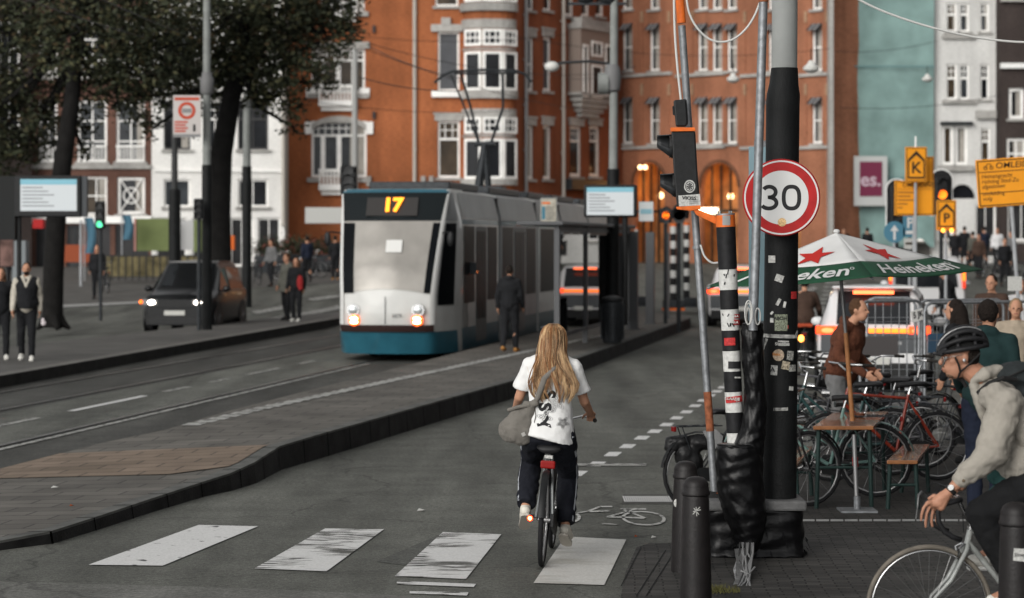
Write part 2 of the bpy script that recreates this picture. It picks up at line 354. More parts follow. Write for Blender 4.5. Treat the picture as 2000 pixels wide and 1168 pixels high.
# brick pavement on the right
brk = brick_mat('dark pavers', (.036, .035, .033), (.062, .059, .055), (.014, .014, .013), .2, .07, .006, rot=math.radians(2), bump=.5)
brk2 = brick_mat('square slabs', (.062, .06, .057), (.078, .075, .07), (.02, .02, .02), .3, .3, .008, bump=.5)
pv = [G(1212, 1172)[:2], G(1222, 1120)[:2], G(1243, 1072)[:2], G(1268, 1064)[:2], G(1345, 1062)[:2], (1.45, 20.4), (1.62, 22), (2.45, 24.5), (3.3, 27.5), (4.3, 31), (60, 33), (60, 4), (1.4, 4), (.7, 14)]
sheet('brick_pavement', pv, .010, brk)
for k, (xa, ya, xb, yb) in enumerate(((1213, 1150, 1252, 1072), (1243, 1168, 1300, 1078), (1262, 1168, 1318, 1080))):
    p, q = G(xa, ya), G(xb, yb); d = (q - p).normalized(); nn = V(-d.y, d.x, 0) * .0045
    sheet('paver_gap', [(p - nn)[:2], (p + nn)[:2], (q + nn)[:2], (q - nn)[:2]], .014, M('gap', (.008, .008, .008), .9))
for k in range(13):
    x0 = 1566 + k * 28; sheet('light_paver_row', xy((x0, 1022), (x0 + 25, 1022), (x0 + 25, 1018.5), (x0, 1018.5)), .015, M('pale stone', (.33, .33, .32), .7, nscale=9))
# island with raised kerb -------------------------------------------------
outer = [(-260, 1110, .03), (-60, 1068, .06), (40, 1049, .085), (100, 1038, .1), (196, 1007, .11), (297, 974, .12), (395, 942, .14), (450, 924, .17), (497, 903, .21), (546, 872, .25), (610, 852, .265), (700, 827, .27), (850, 785, .27), (1010, 741, .27), (1180, 681, .27), (1348, 621, .27)]
OP = [G(x, y, z) for x, y, z in outer]
bb = lambda p: p.x * ST + p.y * CT
OP += [RC(OP[-1].x * CT - OP[-1].y * ST - .6, bb(OP[-1]) + 5, .27)]
leftl = [(-260, 985, .03), (0, 917, .08), (95, 893, .11), (180, 869, .15), (270, 851, .2), (330, 838, .25)]
LP = [G(x, y, z) for x, y, z in leftl] + [RC(-8.25, 29, .27), RC(-8.25, 40, .27), RC(-8.25, 66, .27), RC(-8.0, bb(OP[-1]), .27)]
# resample both borders to the same number of stations
def resample(P, n):
    L = [0]
    for a, c in zip(P, P[1:]): L.append(L[-1] + (c - a).length)
    out = []
    for i in range(n):
        s = L[-1] * i / (n - 1); k = 0
        while k < len(P) - 2 and L[k + 1] < s: k += 1
        out.append(P[k].lerp(P[k + 1], (s - L[k]) / (L[k + 1] - L[k])))
    return out
def by_b(P, bs):
    out = []
    for q in bs:
        k = 0
        while k < len(P) - 2 and bb(P[k + 1]) < q: k += 1
        t = (q - bb(P[k])) / (bb(P[k + 1]) - bb(P[k])); out.append(P[k].lerp(P[k + 1], min(1, max(0, t))))
    return out
bs = sorted(set([bb(p) for p in OP] + [bb(OP[0]) + i * (bb(OP[-1]) - bb(OP[0])) / 60 for i in range(61)]))
OO = by_b(OP, bs); LL = by_b(LP, bs); n = len(bs)
b = MB(); KW = .16
inn = []
for i in range(n):
    d = (LL[i] - OO[i]); d.normalize(); inn.append(OO[i] + d * (KW * 1.05))
vs = [v for i in range(n) for v in (inn[i] - V(0, 0, .004), inn[i].lerp(LL[i], .5), LL[i])]
b.add(vs, [(3 * i + k, 3 * i + 3 + k, 3 * i + 4 + k, 3 * i + 1 + k) for i in range(n - 1) for k in (0, 1)])
island = b.build('tram_stop_island', brick_mat('island slabs', (.094, .088, .079), (.125, .117, .104), (.045, .043, .04), .6, .3, .011, rot=TH, bump=.35), fix=False)
if island.data.polygons[0].normal.z < 0: island.data.flip_normals()
struct(island)
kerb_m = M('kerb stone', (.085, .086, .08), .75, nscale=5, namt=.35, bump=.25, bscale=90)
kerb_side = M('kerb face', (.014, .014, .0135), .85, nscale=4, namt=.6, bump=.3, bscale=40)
b = MB()
for i in range(n - 1):
    a0, a1 = OO[i], OO[i + 1]; c0, c1 = inn[i], inn[i + 1]
    g0, g1 = V(a0.x + .02, a0.y, -.05), V(a1.x + .02, a1.y, -.05)
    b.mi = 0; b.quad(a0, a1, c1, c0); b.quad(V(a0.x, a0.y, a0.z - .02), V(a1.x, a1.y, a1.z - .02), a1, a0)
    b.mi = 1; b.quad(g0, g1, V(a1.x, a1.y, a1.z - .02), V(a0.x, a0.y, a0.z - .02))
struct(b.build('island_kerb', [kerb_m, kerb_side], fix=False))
b = MB()
for i in range(n - 1):
    a0, a1 = LL[i], LL[i + 1]; b.quad(V(a0.x, a0.y, -.05), V(a1.x, a1.y, -.05), a1, a0)
struct(b.build('platform_edge', kerb_m, fix=False))
b = MB()
for i in range(0, 62):
    q = bs[0] + (bs[-1] - bs[0]) * i / 62; o1 = by_b(OP, [q, q + .02]); i1 = by_b(inn, [q, q + .02]); up3 = V(0, 0, .003); b.quad(o1[0] + up3, o1[1] + up3, i1[1] + up3, i1[0] + up3); ow = (o1[0] - i1[0]).normalized() * .006; f0, f1 = o1[0] + ow, o1[1] + ow; b.quad(V(f0.x + ow.x * 3, f0.y + ow.y * 3, .0), V(f1.x + ow.x * 3, f1.y + ow.y * 3, .0), f1, f0)
struct(b.build('kerb_joint', M('kerb gap', (.002, .002, .002), .95, spec=.02), fix=False))
def drape(name, pts, mat, dz=.008, zf=None):
    "sheet on the island: points with their own z"
    o = MB().add([V(p.x, p.y, p.z + dz) for p in pts], [tuple(range(len(pts)))]).build(name, mat, fix=False)
    if o.data.polygons[0].normal.z < 0: o.data.flip_normals()
    return struct(o)
# tan slabs on the ramp : follow the surface
tan = brick_mat('tan slabs', (.15, .115, .085), (.19, .145, .11), (.07, .055, .044), .6, .3, .013, rot=TH, bump=.3)
b = MB(); tb0, tb1 = bb(G(335, 940, .13)), bb(G(520, 866, .25))
sel = [i for i in range(n) if tb0 <= bs[i] <= tb1]
def at(i, t): return inn[i].lerp(inn[i].lerp(LL[i], .5), t * 2) if t < .5 else inn[i].lerp(LL[i], .5).lerp(LL[i], t * 2 - 1)
for i, j in zip(sel, sel[1:]):
    f = lambda k: max(0.0, min(.55, .62 - 3.0 * (bs[k] - tb0) / (tb1 - tb0)))
    for u0, u1 in ((0, .5), (.5, 1)):
        t = [max(f(i), .0) * 1 + (1 - f(i)) * u0, f(i) + (1 - f(i)) * u1, f(j) + (1 - f(j)) * u1, f(j) + (1 - f(j)) * u0]
        b.quad(*(at(k, q) + V(0, 0, .006) for k, q in zip((i, i, j, j), t)))
o = b.build('tan_paving', tan, fix=False)
if o.data.polygons[0].normal.z < 0: o.data.flip_normals()
struct(o)
# white tactile line on the platform: serrated studs
b = MB()
p0, p1 = G(372, 831, .26), G(1215, 648, .27); L = (p1 - p0).length; N = int(L / .42)
for i in range(N):
    a = p0.lerp(p1, i / N); c = p0.lerp(p1, (i + .93) / N); a.z = c.z = .279 if i > 6 else .262 + i * .0028
    wv = V(.11, 0, 0); b.quad(a - wv, a + wv, c + wv - V(.05, 0, 0), c - wv - V(.05, 0, 0))
o = b.build('platform_line', wear_mat('stud paint', (.1, .1, .095), (.36, .36, .34), (1, 1, 1), .42, .06, 9), fix=False); struct(o)
if o.data.polygons[0].normal.z < 0: o.data.flip_normals()
# left platform ------------------------------------------------------------
fl = [G(-300, 790, .2), G(0, 735, .2), G(330, 678, .2), G(660, 622, .2)]; d = (fl[-1] - fl[-2]).normalized(); fl.append(fl[-1] + d * 14)
bk = [V(-13.2, 36, .2), V(-10.2, 51.7, .2), V(-8.96, 58, .2), V(-7.0, 68, .2), V(-6.2, 72, .2)]; 
slab = M('grey paving', (.088, .085, .079), .8, nscale=1.5, namt=.2, bump=.2, bscale=25)
b = MB(); b.add(fl + bk[::-1], [tuple(range(len(fl) + len(bk)))]); o = b.build('left_platform', slab, fix=False); struct(o)
if o.data.polygons[0].normal.z < 0: o.data.flip_normals()
b = MB()
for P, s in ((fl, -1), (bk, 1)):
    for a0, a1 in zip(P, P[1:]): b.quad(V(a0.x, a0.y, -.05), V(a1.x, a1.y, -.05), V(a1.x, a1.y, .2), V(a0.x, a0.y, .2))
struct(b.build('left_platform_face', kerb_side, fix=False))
b = MB()
for a0, a1 in zip(fl, fl[1:]):
    dn = V(-.25, .25, 0); up = V(0, 0, .006); b.quad(a0 + up, a1 + up, a1 + dn + up, a0 + dn + up)
o = b.build('left_platform_kerbstones', M('pale kerb', (.13, .125, .115), .7, nscale=4, namt=.3), fix=False); struct(o)
# far pavement and crossing beyond the side road
sheet('far_pavement', xy((-400, 600), (120, 597), (275, 590), (520, 560), (700, 552), (900, 548), (900, 512), (-400, 512)), .012, slab)
sheet('far_kerb', xy((-400, 605), (120, 602), (275, 594), (275, 590), (120, 597), (-400, 600)), .02, M('far kerb stone', (.3, .3, .29), .7))
for (x0, y0, x1, y1, h) in ((490, 610, 560, 597, 5), (520, 624, 660, 598, 6), (600, 585, 660, 577, 4), (1560, 570, 1590, 560, 6)):
    sheet('far_crossing_stripe', xy((x0, y0), (x1, y1), (x1 + 8, y1 + h), (x0 + 12, y0 + h)), .02, paint_old)
for i in range(7):
    y = 552 + i * 8; sheet('crossing_bar', xy((1610 - i * 2, y), (1650 - i, y), (1652 - i, y + 4), (1612 - i * 2, y + 4)), .02, paint_old)
sheet('crossing_band', xy((1590, 604), (1690, 604), (1690, 618), (1590, 618)), .022, paint_old)
# litter
for k, (x, y, z) in enumerate(((633, 886, 0), (700, 868, 0), (108, 955, .1), (140, 991, .1), (115, 1048, 0), (823, 1000, 0), (1243, 1052, 0), (1278, 1053, 0), (216, 1022, 0))):
    p = G(x, y, z); red = k in (3, 6, 8); b = MB(); s = .018 + .01 * (k % 3)
    b.add([(-s, -s * .8, .012), (s, -s * .5, .02), (s * .8, s, .012), (-s * .6, s * .7, .028)], [(0, 1, 2, 3)])
    o = b.build('leaf' if red else 'litter', M('autumn leaf', (.3, .07, .02), .8) if red else M('paper litter', (.55, .55, .52), .8), loc=p)
    tag(o, ['white paper scrap on the road near the island kerb', 'second paper scrap on the road against the island kerb', 'small pale scrap on the grey island slabs', 'orange leaf lying on the island slabs', 'white scrap beside the tip of the island kerb', 'tiny white scrap alone in the middle of the lane', 'orange leaf by the brick pavement, left of its pair', 'orange leaf by the brick pavement, right of its pair', 'orange leaf lying at the foot of the island kerb'][k], 'leaf' if red else 'litter')
# ================================================================ BUILDINGS
def wall_mat(name, c, amt=.22):
    m = bpy.data.materials.new(name); m.use_nodes = True; t = m.node_tree; b = t.nodes['Principled BSDF']; tc = t.nodes.new('ShaderNodeTexCoord')
    k = None
    for s, lo, d, a in ((.35, (1, 1, 1), 5, amt), (1.3, (1, 1, .12), 6, amt * .7), (5.0, (1, 1, 3.2), 3, amt * .8)):
        mp = t.nodes.new('ShaderNodeMapping'); mp.inputs['Scale'].default_value = lo; n = t.nodes.new('ShaderNodeTexNoise'); n.inputs['Scale'].default_value = s; n.inputs['Detail'].default_value = d
        t.links.new(tc.outputs['Object'], mp.inputs[0]); t.links.new(mp.outputs[0], n.inputs['Vector'])
        r = t.nodes.new('ShaderNodeMapRange'); r.inputs[1].default_value = .32; r.inputs[2].default_value = .68; r.inputs[3].default_value = 1 - a; r.inputs[4].default_value = 1 + a; t.links.new(n.outputs[0], r.inputs[0])
        if k is None: k = r.outputs[0]
        else: q = t.nodes.new('ShaderNodeMath'); q.operation = 'MULTIPLY'; t.links.new(k, q.inputs[0]); t.links.new(r.outputs[0], q.inputs[1]); k = q.outputs[0]
    vm = t.nodes.new('ShaderNodeVectorMath'); vm.operation = 'SCALE'; vm.inputs[0].default_value = c; t.links.new(k, vm.inputs['Scale']); t.links.new(vm.outputs[0], b.inputs['Base Color'])
    b.inputs['Roughness'].default_value = .85; b.inputs['Specular IOR Level'].default_value = .15; return m
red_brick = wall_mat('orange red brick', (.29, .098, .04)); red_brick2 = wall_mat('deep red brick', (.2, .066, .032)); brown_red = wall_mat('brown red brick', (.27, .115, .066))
white_wall = wall_mat('white stucco', (.72, .71, .68), .1); brown_wall = wall_mat('brown brick', (.115, .06, .045)); dark_wall = wall_mat('dark brick', (.045, .035, .032)); pale_wall = wall_mat('pale grey stucco', (.55, .545, .525), .12)
stone = wall_mat('grey stone', (.33, .32, .3), .2); whitef = M('white window paint', (.8, .79, .76), .5, nscale=1.5, namt=.1); pane_m = M('dark window pane', (.009, .010, .012), .15, nscale=.8, namt=.6)
blind = M('grey blind', (.075, .078, .085), .7, nscale=2, namt=.1); shop_dark = M('shop front', (.02, .02, .021), .4, nscale=1, namt=.5); curtain = M('curtain', (.3, .28, .25), .9, nscale=2, namt=.2)
GB = 1.2
WR_ = random.Random(17)
pane_v = [pane_m, pane_m, M('greyish pane', (.03, .034, .038), .2, nscale=.7, namt=.7), M('warm pane', (.045, .032, .02), .25, nscale=1.1, namt=.7)]
class Facade:
    def __init__(s, name, label, x0, Y0, x1, Y1, top, mat, depth=9, cat='building', base=None):
        s.A = V((x0 - 1000) / F * Y0, Y0, 0); s.B = V((x1 - 1000) / F * Y1, Y1, 0); s.L = (s.B - s.A).length; d = (s.B - s.A) / s.L; s.d = d
        s.base = gz(Y0) - .3 if base is None else base
        s.root = thing(name, label, cat, (s.A.x, s.A.y, s.base), math.atan2(d.y, d.x)); s.mat = mat; s.top = top - s.base; s.holes = []; s.depth = depth
    def u(s, px):
        k = (px - 1000) / F; return (k * s.A.y - s.A.x) / (s.d.x - k * s.d.y)
    def z(s, py, px=None):
        Y = s.A.y + s.d.y * s.u(px if px is not None else 1000) if px is not None else (s.A.y + s.B.y) / 2
        return CH - (py - HY) / F * Y - s.base
    def R(s, x0, x1, y0, y1): xm = (x0 + x1) / 2; return s.u(x0), s.u(x1), s.z(y1, xm), s.z(y0, xm)
    def hole(s, r): s.holes.append(r)
    def wall(s):
        us = sorted(set([0, s.L] + [v for h in s.holes for v in h[:2] if 0 < v < s.L])); zs = sorted(set([0, s.top] + [v for h in s.holes for v in h[2:] if 0 < v < s.top])); b = MB()
        for i in range(len(us) - 1):
            for j in range(len(zs) - 1):
                um, zm = (us[i] + us[i + 1]) / 2, (zs[j] + zs[j + 1]) / 2
                if any(h[0] < um < h[1] and h[2] < zm < h[3] for h in s.holes): continue
                b.quad((us[i], 0, zs[j]), (us[i + 1], 0, zs[j]), (us[i + 1], 0, zs[j + 1]), (us[i], 0, zs[j + 1]))
        for h in s.holes:
            a, c, e, g = h; D = .28
            b.quad((a, 0, e), (a, D, e), (a, D, g), (a, 0, g)); b.quad((c, 0, e), (c, D, e), (c, D, g), (c, 0, g)); b.quad((a, 0, g), (c, 0, g), (c, D, g), (a, D, g)); b.quad((a, 0, e), (c, 0, e), (c, D, e), (a, D, e))
        D = s.depth; L = s.L; T = s.top
        b.quad((0, 0, 0), (0, D, 0), (0, D, T), (0, 0, T)); b.quad((L, 0, 0), (L, D, 0), (L, D, T), (L, 0, T)); b.quad((0, D, 0), (L, D, 0), (L, D, T), (0, D, T)); b.quad((0, 0, T), (L, 0, T), (L, D, T), (0, D, T))
        b.build('wall', s.mat, s.root, fix=False)
    def window(s, x0, x1, y0, y1, cols=2, rows=2, pane=None, fw=.09, sill=True, trans=None, curt=0, hood=None, hole=True, y=0.0, fm=None, kind='window', arch=0):
        r = s.R(x0, x1, y0, y1); a, c, e, g = r
        if pane is None:
            pane = WR_.choice(pane_v)
            if not curt and y1 - y0 > 55 and WR_.random() < .4: curt = WR_.uniform(.12, .3)
        if hole: s.hole(r)
        Y0 = y + .1; fm = fm or whitef
        f = MB(); f.box(a + .002, a + fw, Y0, Y0 + .1, e, g); f.box(c - fw, c - .002, Y0, Y0 + .1, e, g); f.box(a + fw, c - fw, Y0, Y0 + .1, e, e + fw); f.box(a + fw, c - fw, Y0, Y0 + .1, g - fw, g - .002)
        t = fw * .55; zt = g - fw if trans is None else e + (g - e) * trans
        for i in range(1, cols): xx = a + (c - a) * i / cols; f.box(xx - t / 2, xx + t / 2, Y0 + .02, Y0 + .08, e + fw, g - fw)
        for i in range(1, rows): zz = e + (g - e) * i / rows; f.box(a + fw, c - fw, Y0 + .025, Y0 + .075, zz - t / 2, zz + t / 2)
        if trans is not None:
            f.box(a + fw, c - fw, Y0 - .02, Y0 + .11, zt - .05, zt + .05)
            k = max(2, int((c - a) / .33))
            for i in range(1, k): xx = a + (c - a) * i / k; f.box(xx - .02, xx + .02, Y0 + .03, Y0 + .07, zt + .05, g - fw)
            f.box(a + fw, c - fw, Y0 + .035, Y0 + .066, (zt + g) / 2 - .02, (zt + g) / 2 + .02)
        if arch:
            for sgn in (0, 1):
                pts = [(a if not sgn else c, g), ] ; m = (a + c) / 2; R = (c - a) / 2
                for i in range(9):
                    q = math.pi / 2 * i / 8; pts.append((m + (-1 if not sgn else 1) * R * math.sin(q), g - arch + arch * math.cos(q)))
                MBo = f; f.prism(pts, lambda X, Z, d: V(X, d, Z), Y0 - .06, Y0 + .01)
        w = f.build(kind, fm, s.root)
        p = MB(); p.quad((a + fw * .5, Y0 + .05, e + fw * .5), (c - fw * .5, Y0 + .05, e + fw * .5), (c - fw * .5, Y0 + .05, g - fw * .5), (a + fw * .5, Y0 + .05, g - fw * .5)); p.build('pane', pane or pane_m, w, fix=False)
        if curt: q = MB(); cw = (c - a) * curt; q.box(c - fw - cw, c - fw, Y0 + .03, Y0 + .045, e + fw, g - fw * 1.2); q.build('curtain', curtain, w)
        if sill: q = MB(); q.box(a - .12, c + .12, y - .12, y + .1, e - .13, e - .003); q.build('sill', stone, w)
        if hood: q = MB(); q.box(a - .15, c + .15, y - .09, y - .003, g + .003, g + hood); q.box(a - .22, c + .22, y - .13, y - .003, g + hood, g + hood + .1); q.build('lintel', stone, w)
        return w
    def band(s, x0, x1, y0, y1, out=.1, mat=None, name='stone_band', y=0.0):
        a, c, e, g = s.R(x0, x1, y0, y1); b = MB(); b.box(a, c, y - out, y - .003, e, g); return b.build(name, mat or stone, s.root)
    def pipe(s, px, y0, y1, mat=None, r=.09):
        u = s.u(px); b = MB(); b.cone((u, -.14, s.z(y1, px)), (u, -.14, s.z(y0, px)), r, n=8)
        k = s.z(y1, px)
        while k < s.z(y0, px): b.box(u - .1, u + .1, -.2, -.003, k, k + .06); k += 2.2
        b.build('drainpipe', mat or stone, s.root)
# ---- orange red corner building
f = Facade('corner_building', 'orange red brick corner building with round bay behind the tram', 557, 117, 1003, 117, 24, red_brick)
pale_pipe = M('pale pipe', (.4, .37, .33), .6)
def grand(x0, x1, y0, y1, yb, arch):
    "three-light window with a balcony door in the middle"
    f.window(x0, x1, y0, y1, cols=1, rows=1, fw=.12, trans=.74, arch=arch, sill=False)
    a, c, e, g = f.R(x0, x1, y0, y1); b = MB()
    for t in (.21, .5, .79): xx = a + (c - a) * t; b.box(xx - .11, xx + .11, .03, .22, e, e + (g - e) * .73)
    for t in (.36, .65): xx = a + (c - a) * t
    b.build('mullion', whitef, f.root)
    b = MB(); ma, mc = a + (c - a) * .15, a + (c - a) * .85; zb = f.z(yb, (x0 + x1) / 2)
    b.box(ma, mc, -.55, .02, zb, zb + .14); b.box(ma + .1, mc - .1, -.3, .02, zb - .22, zb)
    b.box(ma, mc, -.55, -.47, zb + .14, zb + .28); b.box(ma, mc, -.57, -.45, e + .25, e + .38)
    n = 11
    for i in range(n): xx = ma + .06 + (mc - ma - .12) * i / (n - 1); b.cone((xx, -.51, zb + .2), (xx, -.51, e + .3), .05, n=6)
    b.build('balcony', whitef, f.root)
    for q0, q1 in ((a - .2, ma), (mc, c + .2)): MB().box(q0, q1, -.16, -.003, e - .25, e - .02).build('sill', stone, f.root)
grand(608, 713, 95, 182, 208, 0)
f.band(598, 722, 82, 95, .16); f.band(598, 622, 172, 190, .12, whitef, 'corbel'); f.band(702, 722, 172, 190, .12, whitef, 'corbel')
grand(608, 716, 236, 346, 372, .55)
a, c, e, g = f.R(600, 724, 226, 262); b = MB(); m = (a + c) / 2; R = (c - a) / 2
for i in range(14):
    q0, q1 = (math.pi * (.06 + .88 * k / 14) for k in (i, i + 1)); P = [(m - R * rr * math.cos(q), e + (g - e) * (math.sin(q)) * (1 if rr == 1 else .72) + (.0 if rr == 1 else -.05)) for q in (q0, q1) for rr in (1, .93)]
    b.prism([P[0], P[1], P[3], P[2]], lambda X, Z, d: V(X, d, Z), -.1, -.003)
b.build('arch_moulding', stone, f.root)
for x in (596, 716): f.band(x, x + 13, 238, 262, .16, whitef, 'corbel')
grand(625, 712, -40, 22, 34, 0)
f.window(855, 897, 62, 178, cols=1, rows=1, pane=blind, fw=.1); f.band(842, 905, 48, 62, .18); f.band(862, 880, 35, 48, .22, name='ornament'); f.band(843, 905, 178, 190, .25, whitef, 'sill_band')
f.window(855, 898, 236, 347, cols=1, rows=1, trans=.68, fw=.1, hood=.3); f.window(850, 895, -30, 12, cols=1, rows=1, hood=.3)
f.pipe(810, -20, 470, pale_pipe); f.pipe(560, -20, 470, pale_pipe)
for x, y in ((716, 352), (822, 352), (838, 352)): f.band(x, x + 9, y - 8, y + 12, .2, stone, 'corbel')
for x, y in ((728, 50), (728, 218)): f.band(x, x + 5, y, y + 14, .15, dark_metal, 'wall_anchor')
f.wall()
# bay: a rounded stack in front of the wall
ua, ub = f.u(906), f.u(1004); m = (ua + ub) / 2; R = (ub - ua) / 2
def arc(off=0, n=12): return [(m - (R + off) * math.cos(math.pi * i / n), -(.75 * R + off) * math.sin(math.pi * i / n)) for i in range(n + 1)]
def ringbox(z0, z1, off, mat, name):
    A = arc(off); b = MB(); b.add([(x, y, z0) for x, y in A] + [(x, y, z1) for x, y in A], [(i, i + 1, len(A) + i + 1, len(A) + i) for i in range(len(A) - 1)] + [tuple(range(len(A))), tuple(range(2 * len(A) - 1, len(A) - 1, -1))]); return b.build(name, mat, f.root)
Z = lambda y: f.z(y, 955)
ringbox(0, Z(-60), 0, red_brick, 'bay')
for y0, y1, o in ((40, 58, .12), (96, 100, .08), (178, 194, .2), (214, 230, .12), (264, 269, .08), (350, 362, .18), (8, 24, .2)): ringbox(Z(y1), Z(y0), o, stone, 'bay_band')
def bayw(th, y0, y1, w=.92, wf=.12, cols=1, rows=1):
    t = math.radians(th); px, py = m - R * math.cos(t), -.75 * R * math.sin(t); nx, ny = -math.cos(t) * .75, -math.sin(t); l = math.hypot(nx, ny); nx /= l; ny /= l
    ang = math.atan2(nx, -ny); Rm = Matrix.Rotation(ang, 3, 'Z'); o = (px + nx * .02, py + ny * .02, 0); z0, z1 = Z(y1), Z(y0); b = MB(); h = w / 2
    b.box(-h, -h + wf, -.06, .1, z0, z1, Rm, o); b.box(h - wf, h, -.06, .1, z0, z1, Rm, o); b.box(-h + wf, h - wf, -.06, .1, z0, z0 + wf, Rm, o); b.box(-h + wf, h - wf, -.06, .1, z1 - wf, z1, Rm, o)
    for i in range(1, cols): xx = -h + w * i / cols; b.box(xx - .03, xx + .03, -.05, .02, z0 + wf, z1 - wf, Rm, o)
    for i in range(1, rows): zz = z0 + (z1 - z0) * i / rows; b.box(-h + wf, h - wf, -.045, .02, zz - .03, zz + .03, Rm, o)
    w_ = b.build('window', whitef, f.root); b = MB(); b.box(-h + wf, h - wf, -.03, .05, z0 + wf, z1 - wf, Rm, o); b.build('pane', pane_m, w_)
for th in (52, 98, 145):
    for y0, y1, cc, rr in ((60, 92, 3, 2), (103, 178, 1, 1), (230, 262, 3, 2), (272, 350, 1, 1), (-40, 6, 1, 1)): bayw(th, y0, y1, cols=cc, rows=rr)
# ---- receding side of the corner building
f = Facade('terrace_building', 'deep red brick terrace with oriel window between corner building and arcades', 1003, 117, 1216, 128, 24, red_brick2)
for x0, x1 in ((1028, 1043), (1061, 1077)):
    f.window(x0, x1, 72, 178, cols=1, pane=blind, fw=.14, hood=.35); f.window(x0, x1, 245, 350, cols=1, rows=1, fw=.16, hood=.35, curt=.3); f.window(x0, x1, -30, 20, cols=1)
for x0, x1 in ((1105, 1121), (1136, 1152), (1164, 1180)): f.window(x0, x1, -30, 32, cols=1, rows=1, fw=.14, curt=.2)
for x0, x1 in ((1113, 1136), (1151, 1172)): f.window(x0, x1, 246, 345, cols=1, rows=1, trans=.7, fw=.16, hood=.3)
f.pipe(1023, -20, 470, M('grey pipe', (.2, .2, .2), .6)); f.pipe(1096, -20, 470, pale_pipe)
a, c, e, g = f.R(1110, 1176, 62, 205); b = MB(); b.box(a, c, -.7, -.002, e + .5, g); b.build('oriel', M('oriel paint', (.24, .19, .16), .6), f.root)
MB().box(a - .1, c + .1, -.8, -.004, g, g + .25).build('oriel_cornice', stone, f.root); MB().box(a + .3, c - .3, -.6, -.004, g + .25, g + .6).build('oriel_crest', stone, f.root); b = MB(); b.box(a - .08, c + .08, -.78, -.004, e + .4, e + .55)
for k in range(4): b.box(a + .2 + k * .25, c - .2 - k * .25, -.65 + k * .12, -.004, e - .3 - k * .25 + .4, e - .05 - k * .25 + .4)
b.build('oriel_moulding', stone, f.root)
for x0, x1, y0, y1 in ((1114, 1124, 88, 190), (1131, 1152, 82, 112), (1131, 1152, 128, 192), (1158, 1171, 88, 190)): f.window(x0, x1, y0, y1, cols=2 if y1 < 120 else 1, rows=1, hole=False, y=-.85, sill=False, fw=.12)
f.band(1100, 1195, 352, 372, .5, dark_metal, 'shop_fascia'); f.wall()
# ---- brown red arcaded building
f = Facade('arcade_building', 'brown red brick building with lit round arches at street level', 1216, 128, 1621, 118, 26, brown_red)
pale_st = wall_mat('pale brick strip', (.3, .19, .12))
def slim(x0, x1, y0, y1):
    f.window(x0, x1, y0, y1, cols=1, rows=2, fw=.1, curt=.42, sill=True)
    a, c, e, g = f.R(x0, x1, y0, y1); b = MB()
    for k in range(5): b.mi = k % 2; q = (c - a + .1) / 5; b.add([(a - .05 + k * q, -.02, g), (a - .05 + (k + 1) * q, -.02, g), (a - .05 + (k + 1) * q, -.42, g - .35), (a - .05 + k * q, -.42, g - .35)], [(0, 1, 2, 3)])
    b.build('awning', [M('awning dark', (.03, .03, .035), .8), M('awning pale', (.2, .2, .2), .8)], f.root, fix=False)
for cx in (1226, 1279, 1373, 1401, 1430, 1511, 1536, 1596):
    for y0, y1 in ((46, 138), (190, 280), (-50, 18)): slim(cx - 10, cx + 9, y0, y1)
for cx in (1203, 1252, 1305, 1350, 1453, 1490, 1572, 1613):
    for y in (30, 172): 
        if cx > 1216: f.band(cx, cx + 5, y - 8, y + 14, .08, pale_st, 'pilaster'); f.band(cx, cx + 4, y + 14, y + 108, .05, brown_red, 'pilaster')
for x in (1216, 1320, 1446, 1560):
    for y in (143, 285): f.band(x + 2, x + 98 if x < 1560 else 1619, y, y + 6, .16, stone, 'string_course')
